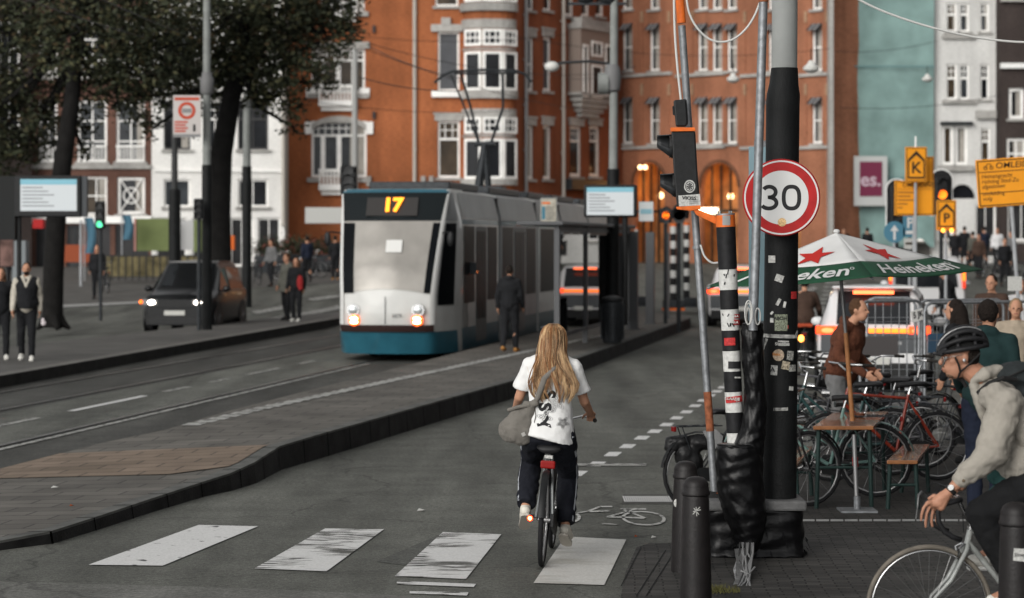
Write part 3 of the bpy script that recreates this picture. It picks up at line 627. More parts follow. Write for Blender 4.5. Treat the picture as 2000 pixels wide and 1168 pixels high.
for cx, r in ((1268, 30), (1405, 36), (1530, 34)):
    a, c, e, g = f.R(cx - r, cx + r, 318, 500); e = .3; f.hole((a, c, e, g)); R = (c - a) / 2; mm = (a + c) / 2; b = MB()
    for sg in (-1, 1): 
        pts = [(mm + sg * R, g)] + [(mm + sg * R * math.sin(math.pi / 2 * i / 9), g - R + R * math.cos(math.pi / 2 * i / 9)) for i in range(10)]
        b.prism(pts, lambda X, Zz, d: V(X, d, Zz), .0015, .3)
    b.build('arch', brown_red, f.root)
    b = MB()
    for i in range(14):
        P = [(mm - R * rr * math.cos(math.pi * k / 14), g - R + R * rr * math.sin(math.pi * k / 14)) for k in (i, i + 1) for rr in (1.0, 1.14)]
        b.prism([P[0], P[1], P[3], P[2]], lambda X, Zz, d: V(X, d, Zz), -.06, -.003)
    b.build('arch_moulding', wall_mat('arch brick', (.13, .06, .035)), f.root)
    b = MB(); b.quad((a - .5, 2.2, 0), (c + .5, 2.2, 0), (c + .5, 2.2, g + .5), (a - .5, 2.2, g + .5)); b.quad((a - .5, .29, g + .5), (c + .5, .29, g + .5), (c + .5, 2.2, g + .5), (a - .5, 2.2, g + .5))
    b.quad((a - .5, .29, 0), (a - .5, 2.2, 0), (a - .5, 2.2, g + .5), (a - .5, .29, g + .5)); b.quad((c + .5, .29, 0), (c + .5, 2.2, 0), (c + .5, 2.2, g + .5), (c + .5, .29, g + .5))
    b.build('lit_interior', M('warm interior wall', (.42, .2, .08), .8, nscale=1.2, namt=.5), f.root, fix=False)
    b = MB()
    for i in range(1, 4): xx = a + (c - a) * i / 4; b.box(xx - .05, xx + .05, .12, .2, e, g - .1)
    b.box(a, c, .12, .2, e + 2.6, e + 2.75); b.build('arch_glazing', M('dark wood', (.03, .018, .012), .5), f.root)
    L = bpy.data.lights.new('arch_lamp', 'POINT'); L.energy = 50; L.color = (1, .55, .2); L.shadow_soft_size = .3; lo = bpy.data.objects.new('arch_lamp_light', L); C.objects.link(lo); lo.parent = f.root; lo.location = (mm, 1.2, g - 1.0)
    b = MB(); b.ell((mm - .1, 1.0, g - 1.1 - .6), .17); b.build('globe_lamp', M('lamp glow', (1, .7, .4), emit=3, ecol=(1, .6, .3)), f.root)
b = MB()
for x in (1258, 1268): p = f.u(x); b.ell((p, -.3, f.z(327, x)), .12)
b.build('wall_lamp', MATS['lamp glow'], f.root)
b = MB(); a, c, e, g = f.R(1364, 1402, 406, 418); b.box(a, c, -.25, .05, e, g); b.build('lit_sign', M('shop light', (1, .8, .55), emit=2.6, ecol=(1, .78, .5)), f.root)
f.wall()
f = Facade('corner_pier', 'pale stone corner strip between the arcades and the teal sheeting', 1619, 117.4, 1628, 117.4, 26, stone, 6); f.wall()
# ---- wrapped building with teal sheeting
f = Facade('wrapped_building', 'scaffolded narrow building behind teal debris netting', 1624, 121, 1824, 121, 25, M('grey plaster', (.16, .15, .14), .9, nscale=.6), 8); 
f.window(1640, 1815, 415, 475, cols=4, rows=1, fw=.1, pane=M('bright shop glass', (.9, .85, .8), emit=.55, ecol=(1, .93, .86), nscale=1.5, namt=.5), sill=False)
b = MB()
for x0, x1 in ((1664, 1690), (1694, 1722)): a, c, e, g = f.R(x0, x1, 424, 438); b.box(a, c, -.2, -.05, e, g)
b.build('shop_banner', M('pink red banner', (.6, .12, .09), .7), f.root)
b = MB()
for x in (1648, 1684, 1712, 1736): a, c, e, g = f.R(x, x + 9, 414, 430); b.box(a, c, -.4, -.25, e, g)
b.build('shop_lamp', M('cold lamp', (1, .95, .9), emit=3), f.root)
f.wall()
net = M('teal netting', (.18, .27, .255), .9, nscale=.8, namt=.22, bump=.25, bscale=.9, spec=.05); netd = None
nroot = thing('debris_netting', 'large teal debris netting hung over the scaffold', 'netting', tuple(Wp(1624, 470, 119.6)))
b = MB(); nx, nz = 70, 60; x0 = 0; W_ = 200 / F * 119.6; H_ = 27
vs = []
for j in range(nz + 1):
    for i in range(nx + 1):
        t = i / nx; z = -1.0 + (H_) * j / nz; y = .06 * math.sin(t * 5.3 + .4 * z) + .05 * math.sin(t * 11.7 + 1.3 * math.sin(z * .35)) * (.5 + .5 * math.sin(z * .9 + t * 5)) + .03 * math.sin(z * 1.9 + t * 7) + WR_.uniform(-.006, .006)
        z0 = 1.45 + .35 * math.sin(t * 9) + .15 * math.sin(t * 31)
        vs.append((t * W_, y, max(z, z0 - 2.4 + .55)))
b.add(vs, [(j * (nx + 1) + i, j * (nx + 1) + i + 1, (j + 1) * (nx + 1) + i + 1, (j + 1) * (nx + 1) + i) for j in range(nz) for i in range(nx)])
b.build('net', net, nroot, smooth=2, fix=False)
b = MB(); 
for zz in (3.1, 8.6, 14.2): b.cone((0, -.25, zz), (W_, -.25, zz), .03, n=6)
b.build('batten', M('faded batten', (.1, .2, .21), .8), nroot)
# banner
def panel(name, label, cat, x0, x1, y0, y1, Y, mat, t=.05, rz=0, bevel=0, group=None):
    a = Wp(x0, y0, Y); c = Wp(x1, y1, Y); m = (a + c) / 2; r = thing(name, label, cat, tuple(m), rz, group); w, h = (c.x - a.x) / 2 / max(.2, math.cos(rz)), (a.z - c.z) / 2
    o = MB().box(-w, w, 0, t, -h, h).build('panel', mat, r, bevel=bevel); return r, w, h
r, w_, h_ = panel('banner', 'white poster with purple field hung on the teal netting', 'banner', 1668, 1733, 305, 402, 119, M('pale poster', (.42, .43, .42), .8))
o = MB().box(-w_ * .66, w_ * .7, -.03, -.003, -h_ * .62, h_ * .78).build('purple_field', M('purple print', (.14, .02, .05), .7), r, bevel=.02)
lettering('lettering', 'es.', .95, M('pale print', (.45, .35, .4), .7), r, (0, -.045, .05), off=.02)
# ---- white house and dark house, right edge
f = Facade('white_house', 'tall white stucco house with triple windows right of the netting', 1823, 120, 1953, 120, 26, pale_wall)
for x0, x1 in ((1848, 1869), (1874, 1893), (1914, 1932)):
    for y0, y1 in ((6, 62), (125, 194)): f.window(x0, x1, y0, y1, cols=1, rows=1, trans=.6, fw=.09)
f.window(1840, 1862, 245, 322, cols=1, rows=1, fw=.14); f.window(1866, 1890, 245, 322, cols=1, rows=1, fw=.14, curt=.4); f.window(1915, 1934, 250, 315, cols=1, rows=1, trans=.6)
f.band(1832, 1900, 324, 334, .3); f.band(1840, 1905, 196, 203, .2); f.band(1840, 1905, 68, 76, .2); f.band(1905, 1944, 216, 232, .3); f.band(1836, 1898, 238, 244, .35, dark_metal, 'balcony_rail')
a, c, e, g = f.R(1855, 1905, 360, 388); e = e; f.hole((a, c, e, g)); b = MB(); mm = (a + c) / 2; R = (c - a) / 2
for sg in (-1, 1): b.prism([(mm + sg * R, g)] + [(mm + sg * R * math.sin(math.pi / 2 * i / 9), e + (g - e) * math.cos(math.pi / 2 * i / 9)) for i in range(10)], lambda X, Zz, d: V(X, d, Zz), .0015, .2)
b.build('arch', pale_wall, f.root); MB().quad((a, .2, e), (c, .2, e), (c, .2, g), (a, .2, g)).build('fanlight', pane_m, f.root, fix=False)
f.window(1835, 1860, 400, 470, cols=1, rows=1, pane=shop_dark); f.window(1905, 1945, 400, 470, cols=2, rows=1, pane=shop_dark); f.wall()
f = Facade('dark_house', 'dark brown brick house at the right edge with white framed windows', 1953, 119, 2140, 119, 22, dark_wall)
f.window(1970, 2000, 172, 232, cols=1, rows=1, fw=.16, curt=.3); f.window(2010, 2050, 172, 232, cols=2); f.window(1968, 2050, 345, 470, cols=3, rows=1, pane=shop_dark); f.window(1966, 2004, 270, 330, cols=2, fw=.14, curt=.5)
f.band(1953, 2140, 124, 134, .3, white_paint); f.band(1953, 2140, -5, 4, .3); f.wall()
# ---- left side
f = Facade('white_canal_house', 'white stucco canal house behind the street trees', 296, 112, 556, 113, 20, white_wall)
for x0, x1 in ((320, 372), (465, 524)):
    f.window(x0, x1, 196, 292, cols=2, rows=1, trans=.62, fm=M('dark frame', (.05, .05, .05), .5)); f.window(x0, x1, 350, 404, cols=2, rows=1); f.window(x0, x1, 30, 130, cols=2, rows=1, trans=.6)
f.window(400, 440, 196, 292, cols=2, rows=1, trans=.62); f.window(400, 440, 350, 404, cols=2)
f.band(296, 556, 150, 160, .25, whitef); f.band(300, 552, 330, 336, .1, whitef)
for x0, x1 in ((305, 365), (375, 440), (450, 495), (503, 548)): f.window(x0, x1, 425, 520, cols=2, rows=1, pane=shop_dark, sill=False)
f.pipe(553, -20, 440, pale_pipe); f.wall()
f = Facade('brown_canal_house', 'brown brick canal house with white framed windows behind the trees', 62, 112, 296, 112, 20, brown_wall)
for x0, x1 in ((76, 112), (151, 209), (227, 283)):
    for y0, y1 in ((196, 316), (40, 150)):
        f.window(x0, x1, y0, y1, cols=2, rows=3, fw=.12)
        a, c, e, g = f.R(x0, x1, y1 - 32, y1); b = MB(); b.box(a, c, -.12, -.04, g - .08, g); b.box(a, c, -.12, -.04, e, e + .06)
        n = int((c - a) / .14)
        for i in range(n): xx = a + (c - a) * (i + .5) / n; b.box(xx - .025, xx + .025, -.1, -.06, e + .06, g - .08)
        b.build('balustrade', whitef, f.root)
f.window(166, 209, 345, 420, cols=2, rows=2, fw=.1)
w_ = f.window(229, 283, 346, 418, cols=1, rows=1, fw=.13)
a, c, e, g = f.R(229, 283, 346, 418); b = MB(); mm, mz = (a + c) / 2, (e + g) / 2; R = (c - a) / 2 - .15
for sg in (-1, 1): b.cone((a + .12, .06, mz - sg * (g - e) / 2.2), (c - .12, .06, mz + sg * (g - e) / 2.2), .035, n=6)
b.torus((mm, .06, mz), (0, 1, 0), R * .72, .035, 24, 6); b.build('lattice', whitef, w_)
f.band(62, 296, 322, 330, .12); f.band(62, 296, 422, 436, .2, whitef)
for x0, x1 in ((70, 120), (130, 160), (170, 215), (225, 290)): f.window(x0, x1, 440, 530, cols=2, rows=1, pane=shop_dark, sill=False, fm=dark_metal)
f.wall()
f = Facade('shaded_house', 'dark brick house at the far left behind dense foliage', -190, 108, 62, 111, 19, dark_wall)
for x0, x1 in ((-60, -20), (0, 40)):
    for y0, y1 in ((196, 300), (40, 150), (345, 410)): f.window(x0, x1, y0, y1, cols=2, rows=2, fw=.08)
f.wall()

# the row that closes the street on the right, beyond the picture's edge: it shades the pavement and darkens the tram's window reflections
f = Facade('side_street_house', 'dark brick terrace lining the right pavement', 1000, 118, 2000, 118, 15, dark_wall)
A_, B_2 = V(27, 104, 0), V(12.2, 3, 0); f.A, f.B = A_, B_2; f.L = (B_2 - A_).length; f.d = (B_2 - A_) / f.L; f.root.location = (A_.x, A_.y, 0); f.base = 0; f.top = 15; f.root.rotation_euler = (0, 0, math.atan2(f.d.y, f.d.x)); f.depth = 8
for k in range(22):
    for z0 in (1, 5.2, 9.4): f.holes.append((2 + k * 4.5, 4.6 + k * 4.5, z0, z0 + 2.4))
for h in f.holes:
    a, c, e, g = h; b = MB()
    for q in ((a + .003, a + .1, e + .1, g - .1), (c - .1, c - .003, e + .1, g - .1), ((a + c) / 2 - .04, (a + c) / 2 + .04, e + .1, g - .1), (a + .003, c - .003, e + .003, e + .1), (a + .003, c - .003, g - .1, g - .003)): b.box(q[0], q[1], .1, .18, q[2], q[3])
    w_ = b.build('window', whitef, f.root); MB().quad((a, .2, e), (c, .2, e), (c, .2, g), (a, .2, g)).build('pane', pane_m, w_, fix=False)
f.wall()
# ================================================================ TRAM
teal = M('tram teal paint', (.02, .1, .14), .35, nscale=3, namt=.15, coat=.3); tram_white = M('tram white paint', (.5, .5, .48), .35, nscale=2, namt=.08, coat=.3)
silver = M('tram silver paint', (.26, .27, .27), .4, .2, nscale=1.5, namt=.12); tglass = M('tram window', (.006, .007, .008), .3, spec=.03); wsc_reflection = M('windscreen', (.3, .285, .26), .22, .12, nscale=.8, namt=.35)  # tram windscreen: pale mottled colour paints in the sky's reflection
tram = thing('tram', 'teal and white articulated tram showing line 17 at the stop', 'tram', tuple(RC(-9.93, 46.6, 0)), -TH)
TK = [  # z, half width of the nose, nose y, depth of the corner facet
 (.16, .80, .22, 1.05), (.62, .86, .04, 1.1), (.72, .87, 0, 1.15), (1.32, .88, .02, 1.2), (1.8, .92, .14, 1.15), (2.3, .96, .34, 1.0), (2.78, 1.0, .56, .8), (3.1, 1.04, .72, .62), (3.36, 1.08, .86, .46), (3.44, 1.02, 1.0, .5)]
def tk(z):
    for a, c in zip(TK, TK[1:]):
        if z <= c[0]: t = max(0, (z - a[0]) / (c[0] - a[0])); return [a[k] + (c[k] - a[k]) * t for k in range(4)]
    return TK[-1]
def TS(u, z, off=0.0):
    "hull of the cab: u in -1..1 nose, 1..2 corner facet, 2..3 side"
    _, w_, y, d = tk(z); s = 1 if u >= 0 else -1; a = abs(u); top = max(0, (z - 2.85)) * .22
    if a <= 1: p = V(s * a * w_, y + .16 * a * a, z); nn = V(.25 * s * a, -1, .3 if z > 1.3 else 0)
    elif a <= 2: t = a - 1; p = V(s * (w_ + (1.2 - top - w_) * (t ** .8)), y + .16 + d * t ** 1.25, z); nn = V(s * 1, -.55, .1)
    else: t = a - 2; p = V(s * (1.2 - top), y + .16 + d + (2.6 - (y + .16 + d)) * t, z); nn = V(s, 0, .1)
    return p + nn.normalized() * off
def patch(u0, u1, z0, z1, off, name, mat, nu=14, nz=10, par=tram, zt=None):
    b = MB(); vs = []
    for j in range(nz + 1):
        for i in range(nu + 1):
            u = u0 + (u1 - u0) * i / nu; lo = z0(u) if callable(z0) else z0; hi = z1(u) if callable(z1) else z1
            vs.append(TS(u, lo + (hi - lo) * j / nz, off))
    b.add(vs, [(j * (nu + 1) + i, j * (nu + 1) + i + 1, (j + 1) * (nu + 1) + i + 1, (j + 1) * (nu + 1) + i) for j in range(nz) for i in range(nu)])
    return b.build(name, mat, par, smooth=2)
b = MB(); us = [-3, -2.5, -2, -1.75, -1.5, -1.25, -1, -.6, -.3, 0, .3, .6, 1, 1.25, 1.5, 1.75, 2, 2.5, 3]; zs = [.16, .4, .62, .72, 1, 1.32, 1.55, 1.8, 2.05, 2.3, 2.55, 2.78, 3, 3.2, 3.36, 3.44]
vs = [TS(u, z) for z in zs for u in us]; n = len(us)
b.add(vs, [(j * n + i, j * n + i + 1, (j + 1) * n + i + 1, (j + 1) * n + i) for j in range(len(zs) - 1) for i in range(n - 1)] + [tuple((len(zs) - 1) * n + i for i in range(n))])
b.build('cab_shell', tram_white, tram, smooth=1)
patch(-2, 2, .16, .6, .01, 'lower_skirt', teal, 28); patch(-1.06, 1.06, .6, .74, .05, 'bumper', M('bumper', (.03, .016, .014), .5), 20, 3)
patch(-.97, .97, lambda u: 1.34 + .22 * math.exp(-(abs(u) / .55) ** 4) * 0 + .1 * (1 - (abs(u) / .97) ** 2) , 2.8, .012, 'windscreen', wsc_reflection, 24, 14)
patch(-1.0, 1.0, 2.79, 3.36, .014, 'destination_panel', M('panel black', (.006, .009, .01), .15), 20, 5)
patch(-1.05, 1.05, 3.36, 3.43, .02, 'roof_edge', teal, 20, 2)
for s in (-1, 1): 
    patch(s * .985, s * 1.12, .74, 3.42, .03, 'pillar', M('pillar white', (.55, .55, .53), .4), 3, 24)
    patch(s * 1.22, s * 1.85, 1.12, lambda u: 2.75, .012, 'corner_window', tglass, 6, 10); patch(s * 1.12, s * 1.9, 2.8, 3.36, .012, 'corner_panel', silver, 6, 5)
patch(-1, -.74, 1.36, 2.75, .02, 'dark_edge_reflection', tglass, 3, 10); patch(.84, 1, 1.36, 2.75, .02, 'dark_edge_reflection', tglass, 3, 10)  # left strip widened to paint the dark reflection on that side of the glass
p = TS(0, 2.3, 0); MB().box(-.005, .005, -.012, 0, .75, 1.3, None, (0, -.004, 0)).build('seam', dark_metal, tram)
o = MB().box(-.16, .16, -.01, .01, -.13, .13).build('paper_notice', M('notice paper', (.6, .6, .58), .7), tram); o.location = TS(.12, 2.28, .03); o.rotation_euler = (-.36, 0, 0)
amber = M('amber display', (1, .42, .03), emit=1.5, ecol=(1, .22, .012)); 
o = lettering('line_number', '17', .4, amber, tram, TS(.0, 3.07, .05) + V(.02, -.03, .02), off=.018); o.rotation_euler = (-.42, 0, 0)
o = MB().box(-.52, .52, -.005, .01, -.2, .2).build('display', M('display field', (.02, .018, .017), .4), tram); o.location = TS(0, 3.07, .028); o.rotation_euler = (-.42, 0, 0)
for s in (-1, 1):
    p = TS(s * .74, 1.03, .02); h = MB().cone(p, p + V(0, -.05, 0), .13, .12, 20).build('headlight', chrome, tram, smooth=1); MB().ell(p + V(0, -.045, 0), (.1, .025, .1)).build('lens', M('clear lens', (.45, .47, .47), .1, .5), h, smooth=2)
    p = TS(s * .72, .83, .02); h = MB().cone(p, p + V(0, -.04, 0), .115, .11, 20).build('fog_lamp', M('fog rim', (.8, .1, .01), .4, emit=1.6, ecol=(1, .12, .01)), tram, smooth=1)
    b = MB()
    for dz_ in (-.035, .035): b.ell(p + V(0, -.05, dz_), (.075, .02, .03))
    b.build('lit_lens', M('warm lamp', (1, .75, .5), emit=9, ecol=(1, .72, .42)), h, smooth=2)
for s in (-1, 1):
    b = MB(); p = TS(s * 1.05, 2.55, .05); b.tube([p, p + V(s * .16, -.22, .02)], .018, 6); b.ell(p + V(s * .2, -.26, -.12), (.07, .04, .15)); b.build('mirror', black_paint, tram, smooth=1)
lettering('fleet_number', '2079', .1, dark_metal, tram, TS(.27, .92, .02) + V(0, -.03, 0)); 
# body sections
LEN = [(1.9, 6.4), (6.8, 12.2), (12.6, 16.4), (16.8, 22.2), (22.6, 28.6)]
secs = []
for k, (y0, y1) in enumerate(LEN):
    b = MB(); prof = [(-1.2, .16), (-1.2, 2.85), (-1.08, 3.38), (-.8, 3.46), (.8, 3.46), (1.08, 3.38), (1.2, 2.85), (1.2, .16)]
    b.loft([[V(x, y0, z) for x, z in prof], [V(x, y1, z) for x, z in prof]]); s_ = b.build('car_section', tram_white if k % 2 == 0 else silver, tram, smooth=1)
    for s in (-1, 1):
        x = s * 1.2; e = s * .006
        def sb(nm, ya, yb, z0, z1, m, o=1): 
            return MB().box(min(x + e * o, x + e * o * .1), max(x + e * o, x + e * o * .1), ya, yb, z0, z1).build(nm, m, s_)
        sb('skirt', y0 + .01, y1 - .01, .17, .62, teal if k == 0 else M('grey teal', (.06, .11, .125), .4, coat=.3)); sb('stripe', y0 + .01, y1 - .01, 2.74, 2.84, teal)
        wins = [(y0 + .25, y1 - .25)]
        if k in (0, 1, 3): wins = [(y0 + .2 + (y1 - y0 - .4) * t0, y0 + .2 + (y1 - y0 - .4) * t1) for t0, t1 in ((0, .3), (.34, .66), (.7, 1))]
        for i, (a, c) in enumerate(wins):
            if len(wins) == 3 and i == 1:
                d = sb('door', a, c, .28, 2.7, M('door grey', (.12, .13, .13), .45), 1.5)
                for q0, q1 in ((a + .06, (a + c) / 2 - .03), ((a + c) / 2 + .03, c - .06)): MB().box(min(x + e * 2.2, x), max(x + e * 2.2, x), q0, q1, .75, 2.6).build('pane', tglass, d)
            else: sb('window', a, c, 1.12, 2.7, tglass, 1.5)
        # slanted roof flank panel
        b = MB(); g = .012; b.quad((s * (1.2 + g), y0, 2.86), (s * (1.2 + g), y1, 2.86), (s * (1.08 + g), y1, 3.38), (s * (1.08 + g), y0, 3.38)); b.build('roof_flank', silver, s_, fix=False)
    MB().box(-.85, .85, y0 + .5, y1 - .5, 3.462, 3.62).build('roof_equipment', dark_metal, s_, bevel=.03)
    if k: MB().box(-1.12, 1.12, LEN[k - 1][1], y0, .3, 3.35).build('bellows', M('bellows', (.03, .03, .03), .9), tram)
    MB().box(-1.0, 1.0, y0 + .4, y1 - .4, .08, .17).build('underframe', black_paint, tram)
for y in (2.3, 4.1, 13.2, 15.4, 24.0, 26.0):
    for s in (-1, 1): b = MB(); b.cone((s * .66, y, .31), (s * .78, y, .31), .3, n=20); b.build('wheel', black_paint, tram)
b = MB(); b.box(1.21, 1.34, 2.75, 2.9, 1.7, 1.95); b.build('door_buttons', dark_metal, tram)
for z in (1.52, 1.85): MB().ell((1.24, 3.0 + (z - 1.5) * .6, 1.75), .05).build('side_marker', M('marker', (1, .2, .05), emit=5, ecol=(1, .25, .06)), tram)
# pantograph
b = MB(); Y0 = 11.5; b.box(-.5, .5, Y0 - .4, Y0 + .4, 3.62, 3.72)
b.cone((-.12, Y0, 3.7), (0.05, Y0 - .1, 4.75), .11, .09, 8); b.cone((.12, Y0, 3.7), (0.05, Y0 - .1, 4.75), .08, .08, 8)
K = V(.05, Y0 - .1, 4.75); b.tube([K + V(-.25, 0, 0), K + V(.25, 0, 0)], .06)
for sx in (-1, 1): b.tube([K + V(sx * .14, 0, 0), K + V(sx * .4, .3, .9), K + V(sx * .52 - .12, .2, 1.75)], .035, 6)
b.tube([K + V(-.14, 0, 0), K + V(-.85, .1, 1.7)], .025, 6)
b.tube([K + V(-1.25, 0, 1.5), K + V(-1.05, 0, 1.68), K + V(-.8, 0, 1.78), K + V(0, 0, 1.8), K + V(.75, 0, 1.78), K + V(1.0, 0, 1.68), K + V(1.15, 0, 1.5)], .035, 6)
b.tube([K + V(-.8, .25, 1.74), K + V(.75, .25, 1.74)], .03, 6); b.build('pantograph', dark_metal, tram)
# ================================================================ CARS
def wheel_parts(root, x, y, r=.35, w_=.23, side=1, rimm=None):
    c = V(x, y, r); b = MB(); ax = V(1, 0, 0)
    b.lathe([(r * .62, -w_ / 2), (r * .93, -w_ / 2), (r, -w_ / 2 + .03), (r, w_ / 2 - .03), (r * .93, w_ / 2), (r * .62, w_ / 2)], 28)
    R_ = Matrix.Rotation(math.pi / 2, 3, 'Y'); b.v = [R_ @ p + c for p in b.v]; wh = b.build('wheel', rubber, root, smooth=1)
    b = MB(); b.torus(c + V(side * w_ * .42, 0, 0), ax, r * .62, .02, 28, 6)
    for i in range(7):
        t = 2 * math.pi * i / 7; d = V(0, math.cos(t), math.sin(t)); b.cone(c + V(side * w_ * .44, 0, 0) + d * .04, c + V(side * w_ * .42, 0, 0) + d * r * .6, .03, .025, 6)
    b.ell(c + V(side * w_ * .44, 0, 0), (.03, .06, .06)); b.cone(c + V(side * w_ * .2, 0, 0), c + V(side * w_ * .22, 0, 0), r * .6, n=20); b.build('rim', rimm or M('alloy', (.2, .2, .21), .35, .8), wh)
def car(name, label, loc, rz, L, W, H, paint_m, group=None, van=False, cat='car', low=.22):
    """nose towards +y. stations: y, belt half-width, belt z, roof half-width, roof z"""
    root = thing(name, label, cat, loc, rz, group); w = W / 2; hb = H * .58; h2 = L / 2
    if van: ST_ = [(-h2, w * .93, hb, w * .82, H * .93), (-h2 + .12, w * .98, hb, w * .86, H * .98), (0, w, hb, w * .88, H), (h2 - 1.5, w, hb, w * .85, H * .98), (h2 - .7, w * .98, hb, w * .8, hb * 1.25), (h2 - .1, w * .9, hb * .8, w * .7, hb * .85), (h2, w * .82, hb * .7, w * .6, hb * .72)]
    else: ST_ = [(-h2, w * .86, hb * .97, w * .72, hb * 1.02), (-h2 + .1, w * .93, hb * 1.0, w * .74, hb * 1.1), (-h2 + .55, w * .98, hb, w * .73, H * .97), (-h2 + 1.0, w, hb, w * .75, H), (0, w, hb, w * .76, H), (.45, w, hb, w * .74, H * .97), (1.2, w * .99, hb * .98, w * .78, hb * 1.12), (1.35, w * .98, hb * .97, w * .8, hb * 1.03), (h2 - .3, w * .93, hb * .86, w * .75, hb * .93), (h2, w * .8, hb * .7, w * .6, hb * .74)]
    def sec(s):
        y, bw, bz, rw, rz_ = s; e = 1 if abs(y) < h2 - .05 else .96
        half = [(bw * .86, low), (bw * .98 * e, low + .1), (bw * 1.0, low + (bz - low) * .45), (bw * 1.0, bz * .92), (bw * .965, bz), (rw + (bw * .965 - rw) * .12, bz + (rz_ - bz) * .82), (rw * .9, rz_ - .012), (rw * .45, rz_ + .012)]
        return half
    b = MB(); rings = []
    for s in ST_: h = sec(s); rings.append([V(x, s[0], z) for x, z in h] + [V(-x, s[0], z) for x, z in h[::-1]])
    b.loft(rings); body = b.build('body', paint_m, root, smooth=1); 
    m = body.modifiers.new('b', 'BEVEL'); m.width = .025; m.segments = 2; m.limit_method = 'ANGLE'; m.angle_limit = math.radians(25)
    gm = M('car glass', (.012, .014, .016), .06, spec=.45)
    n_ = len(ST_)
    def pt(i, j, s=1): h = sec(ST_[i])[j]; return V(s * h[0], ST_[i][0], h[1])
    def win(nm, A, B, C_, D, ins=.07, par=root):
        c = (A + B + C_ + D) / 4; nn = (B - A).cross(D - A).normalized()
        if nn.dot(c - V(0, c.y * .5, H * .4)) < 0: nn = -nn
        q = [p + (c - p).normalized() * ins + nn * .018 for p in (A, B, C_, D)]; t = [p - nn * .012 for p in q]
        bb_ = MB().add(q + t, [(0, 1, 2, 3), (7, 6, 5, 4), (0, 1, 5, 4), (1, 2, 6, 5), (2, 3, 7, 6), (3, 0, 4, 7)]); return bb_.build(nm, gm, par)
    if not van:
        for s in (-1, 1):
            win('side_window', pt(2, 4, s), pt(4, 4, s) - V(0, 1.0, 0) * 0, pt(4, 5, s), pt(2, 5, s)); A = pt(4, 4, s); B = pt(6, 4, s); win('side_window', A, B, pt(5, 5, s), pt(4, 5, s))
        win('windscreen', pt(5, 6, -1), pt(5, 6, 1), pt(6, 6, 1), pt(6, 6, -1), .05); win('rear_window', pt(2, 6, -1), pt(2, 6, 1), pt(1, 6, 1), pt(1, 6, -1), .05)
    else:
        for s in (-1, 1): win('side_window', pt(3, 4, s), pt(4, 4, s), pt(4, 5, s), pt(3, 5, s))
        win('windscreen', pt(3, 6, -1), pt(3, 6, 1), pt(4, 6, 1), pt(4, 6, -1), .05)
        win('rear_window', V(-w * .8, -h2 - .0, hb * 1.02), V(w * .8, -h2, hb * 1.02), V(w * .72, -h2 + .0, H * .9), V(-w * .72, -h2, H * .9), .02)
    for s in (-1, 1):
        for y in (h2 - .9, -h2 + .85):
            wheel_parts(root, s * (w - .11), y, .35 if H < 1.75 else .39, .23, s)
            a = MB(); a.cone((s * (w * .99 - .02), y, .37), (s * (w * 1.0 + .012), y, .37), .43, .43, 24); a.build('wheel_arch', black_paint, root)
        mr = MB(); mr.ell((s * (w + .1), .95 if not van else h2 - 1.3, hb + .06), (.11, .06, .08)); mr.box(min(s * w * .96, s * (w + .05)), max(s * w * .96, s * (w + .05)), .93 if not van else h2 - 1.33, .97 if not van else h2 - 1.27, hb, hb + .04); mr.build('mirror', paint_m, root, smooth=2)
    MB().box(-w * .8, w * .8, h2 - .08, h2 + .03, low, low + .22).build('front_bumper', black_paint, root, bevel=.02)
    MB().box(-w * .86, w * .86, -h2 - .06, -h2 + .1, low, low + .25).build('rear_bumper', black_paint, root, bevel=.02)
    return root, w, h2, hb
lampw = M('white headlamp', (1, .95, .85), emit=9, ecol=(1, .9, .78)); orange_l = M('orange lamp', (1, .35, .03), emit=1.5, ecol=(1, .11, .012)); red_l = M('red lamp', (1, .05, .01), emit=1.8, ecol=(1, .06, .012)); redhot = M('bright brake lamp', (1, .2, .05), emit=2.2, ecol=(1, .14, .05))
plate_m = M('pale plate', (.45, .45, .42), .5); 
car_black = M('black car paint', (.005, .0055, .006), .3, coat=.12); car_white = M('white car paint', (.6, .6, .6), .3, coat=.4); car_grey = M('dark grey tailgate', (.07, .075, .08), .3, coat=.4)
# black SUV facing the camera
p = G(352, 652); u = RC(-8, 60)
suv, w, h2, hb = car('parked_suv', 'black SUV with lit headlights on the road beyond the left platform', (p.x + .12, p.y + 2.2, 0), math.pi - TH + .05, 4.6, 1.9, 1.86, car_black)
for s in (-1, 1):
    h = MB().box(s * w * .68 - .2, s * w * .68 + .2, h2 - .14, h2 + .02, hb * .68, hb * .82).build('headlight', M('lamp housing', (.2, .2, .2), .2), suv, bevel=.02); MB().ell((s * w * .64, h2 + .02, hb * .75), (.1, .03, .055)).build('lit_lens', lampw, h)
    MB().ell((s * w * .95, h2 - .04, hb * .76), (.05, .05, .05)).build('indicator', orange_l, suv)
MB().box(-w * .5, w * .5, h2 - .08, h2 + .02, hb * .62, hb * .82).build('grille', black_paint, suv, bevel=.01)
MB().box(-.27, .27, h2 + .03, h2 + .05, .48, .6).build('number_plate', plate_m, suv); MB().box(-w * .72, w * .72, -1.2, .3, 1.835, 1.85).build('roof_sheen', M('roof sheen', (.2, .2, .2), .2, coat=.5), suv)  # pale grey panel paints the sheen on the black roof
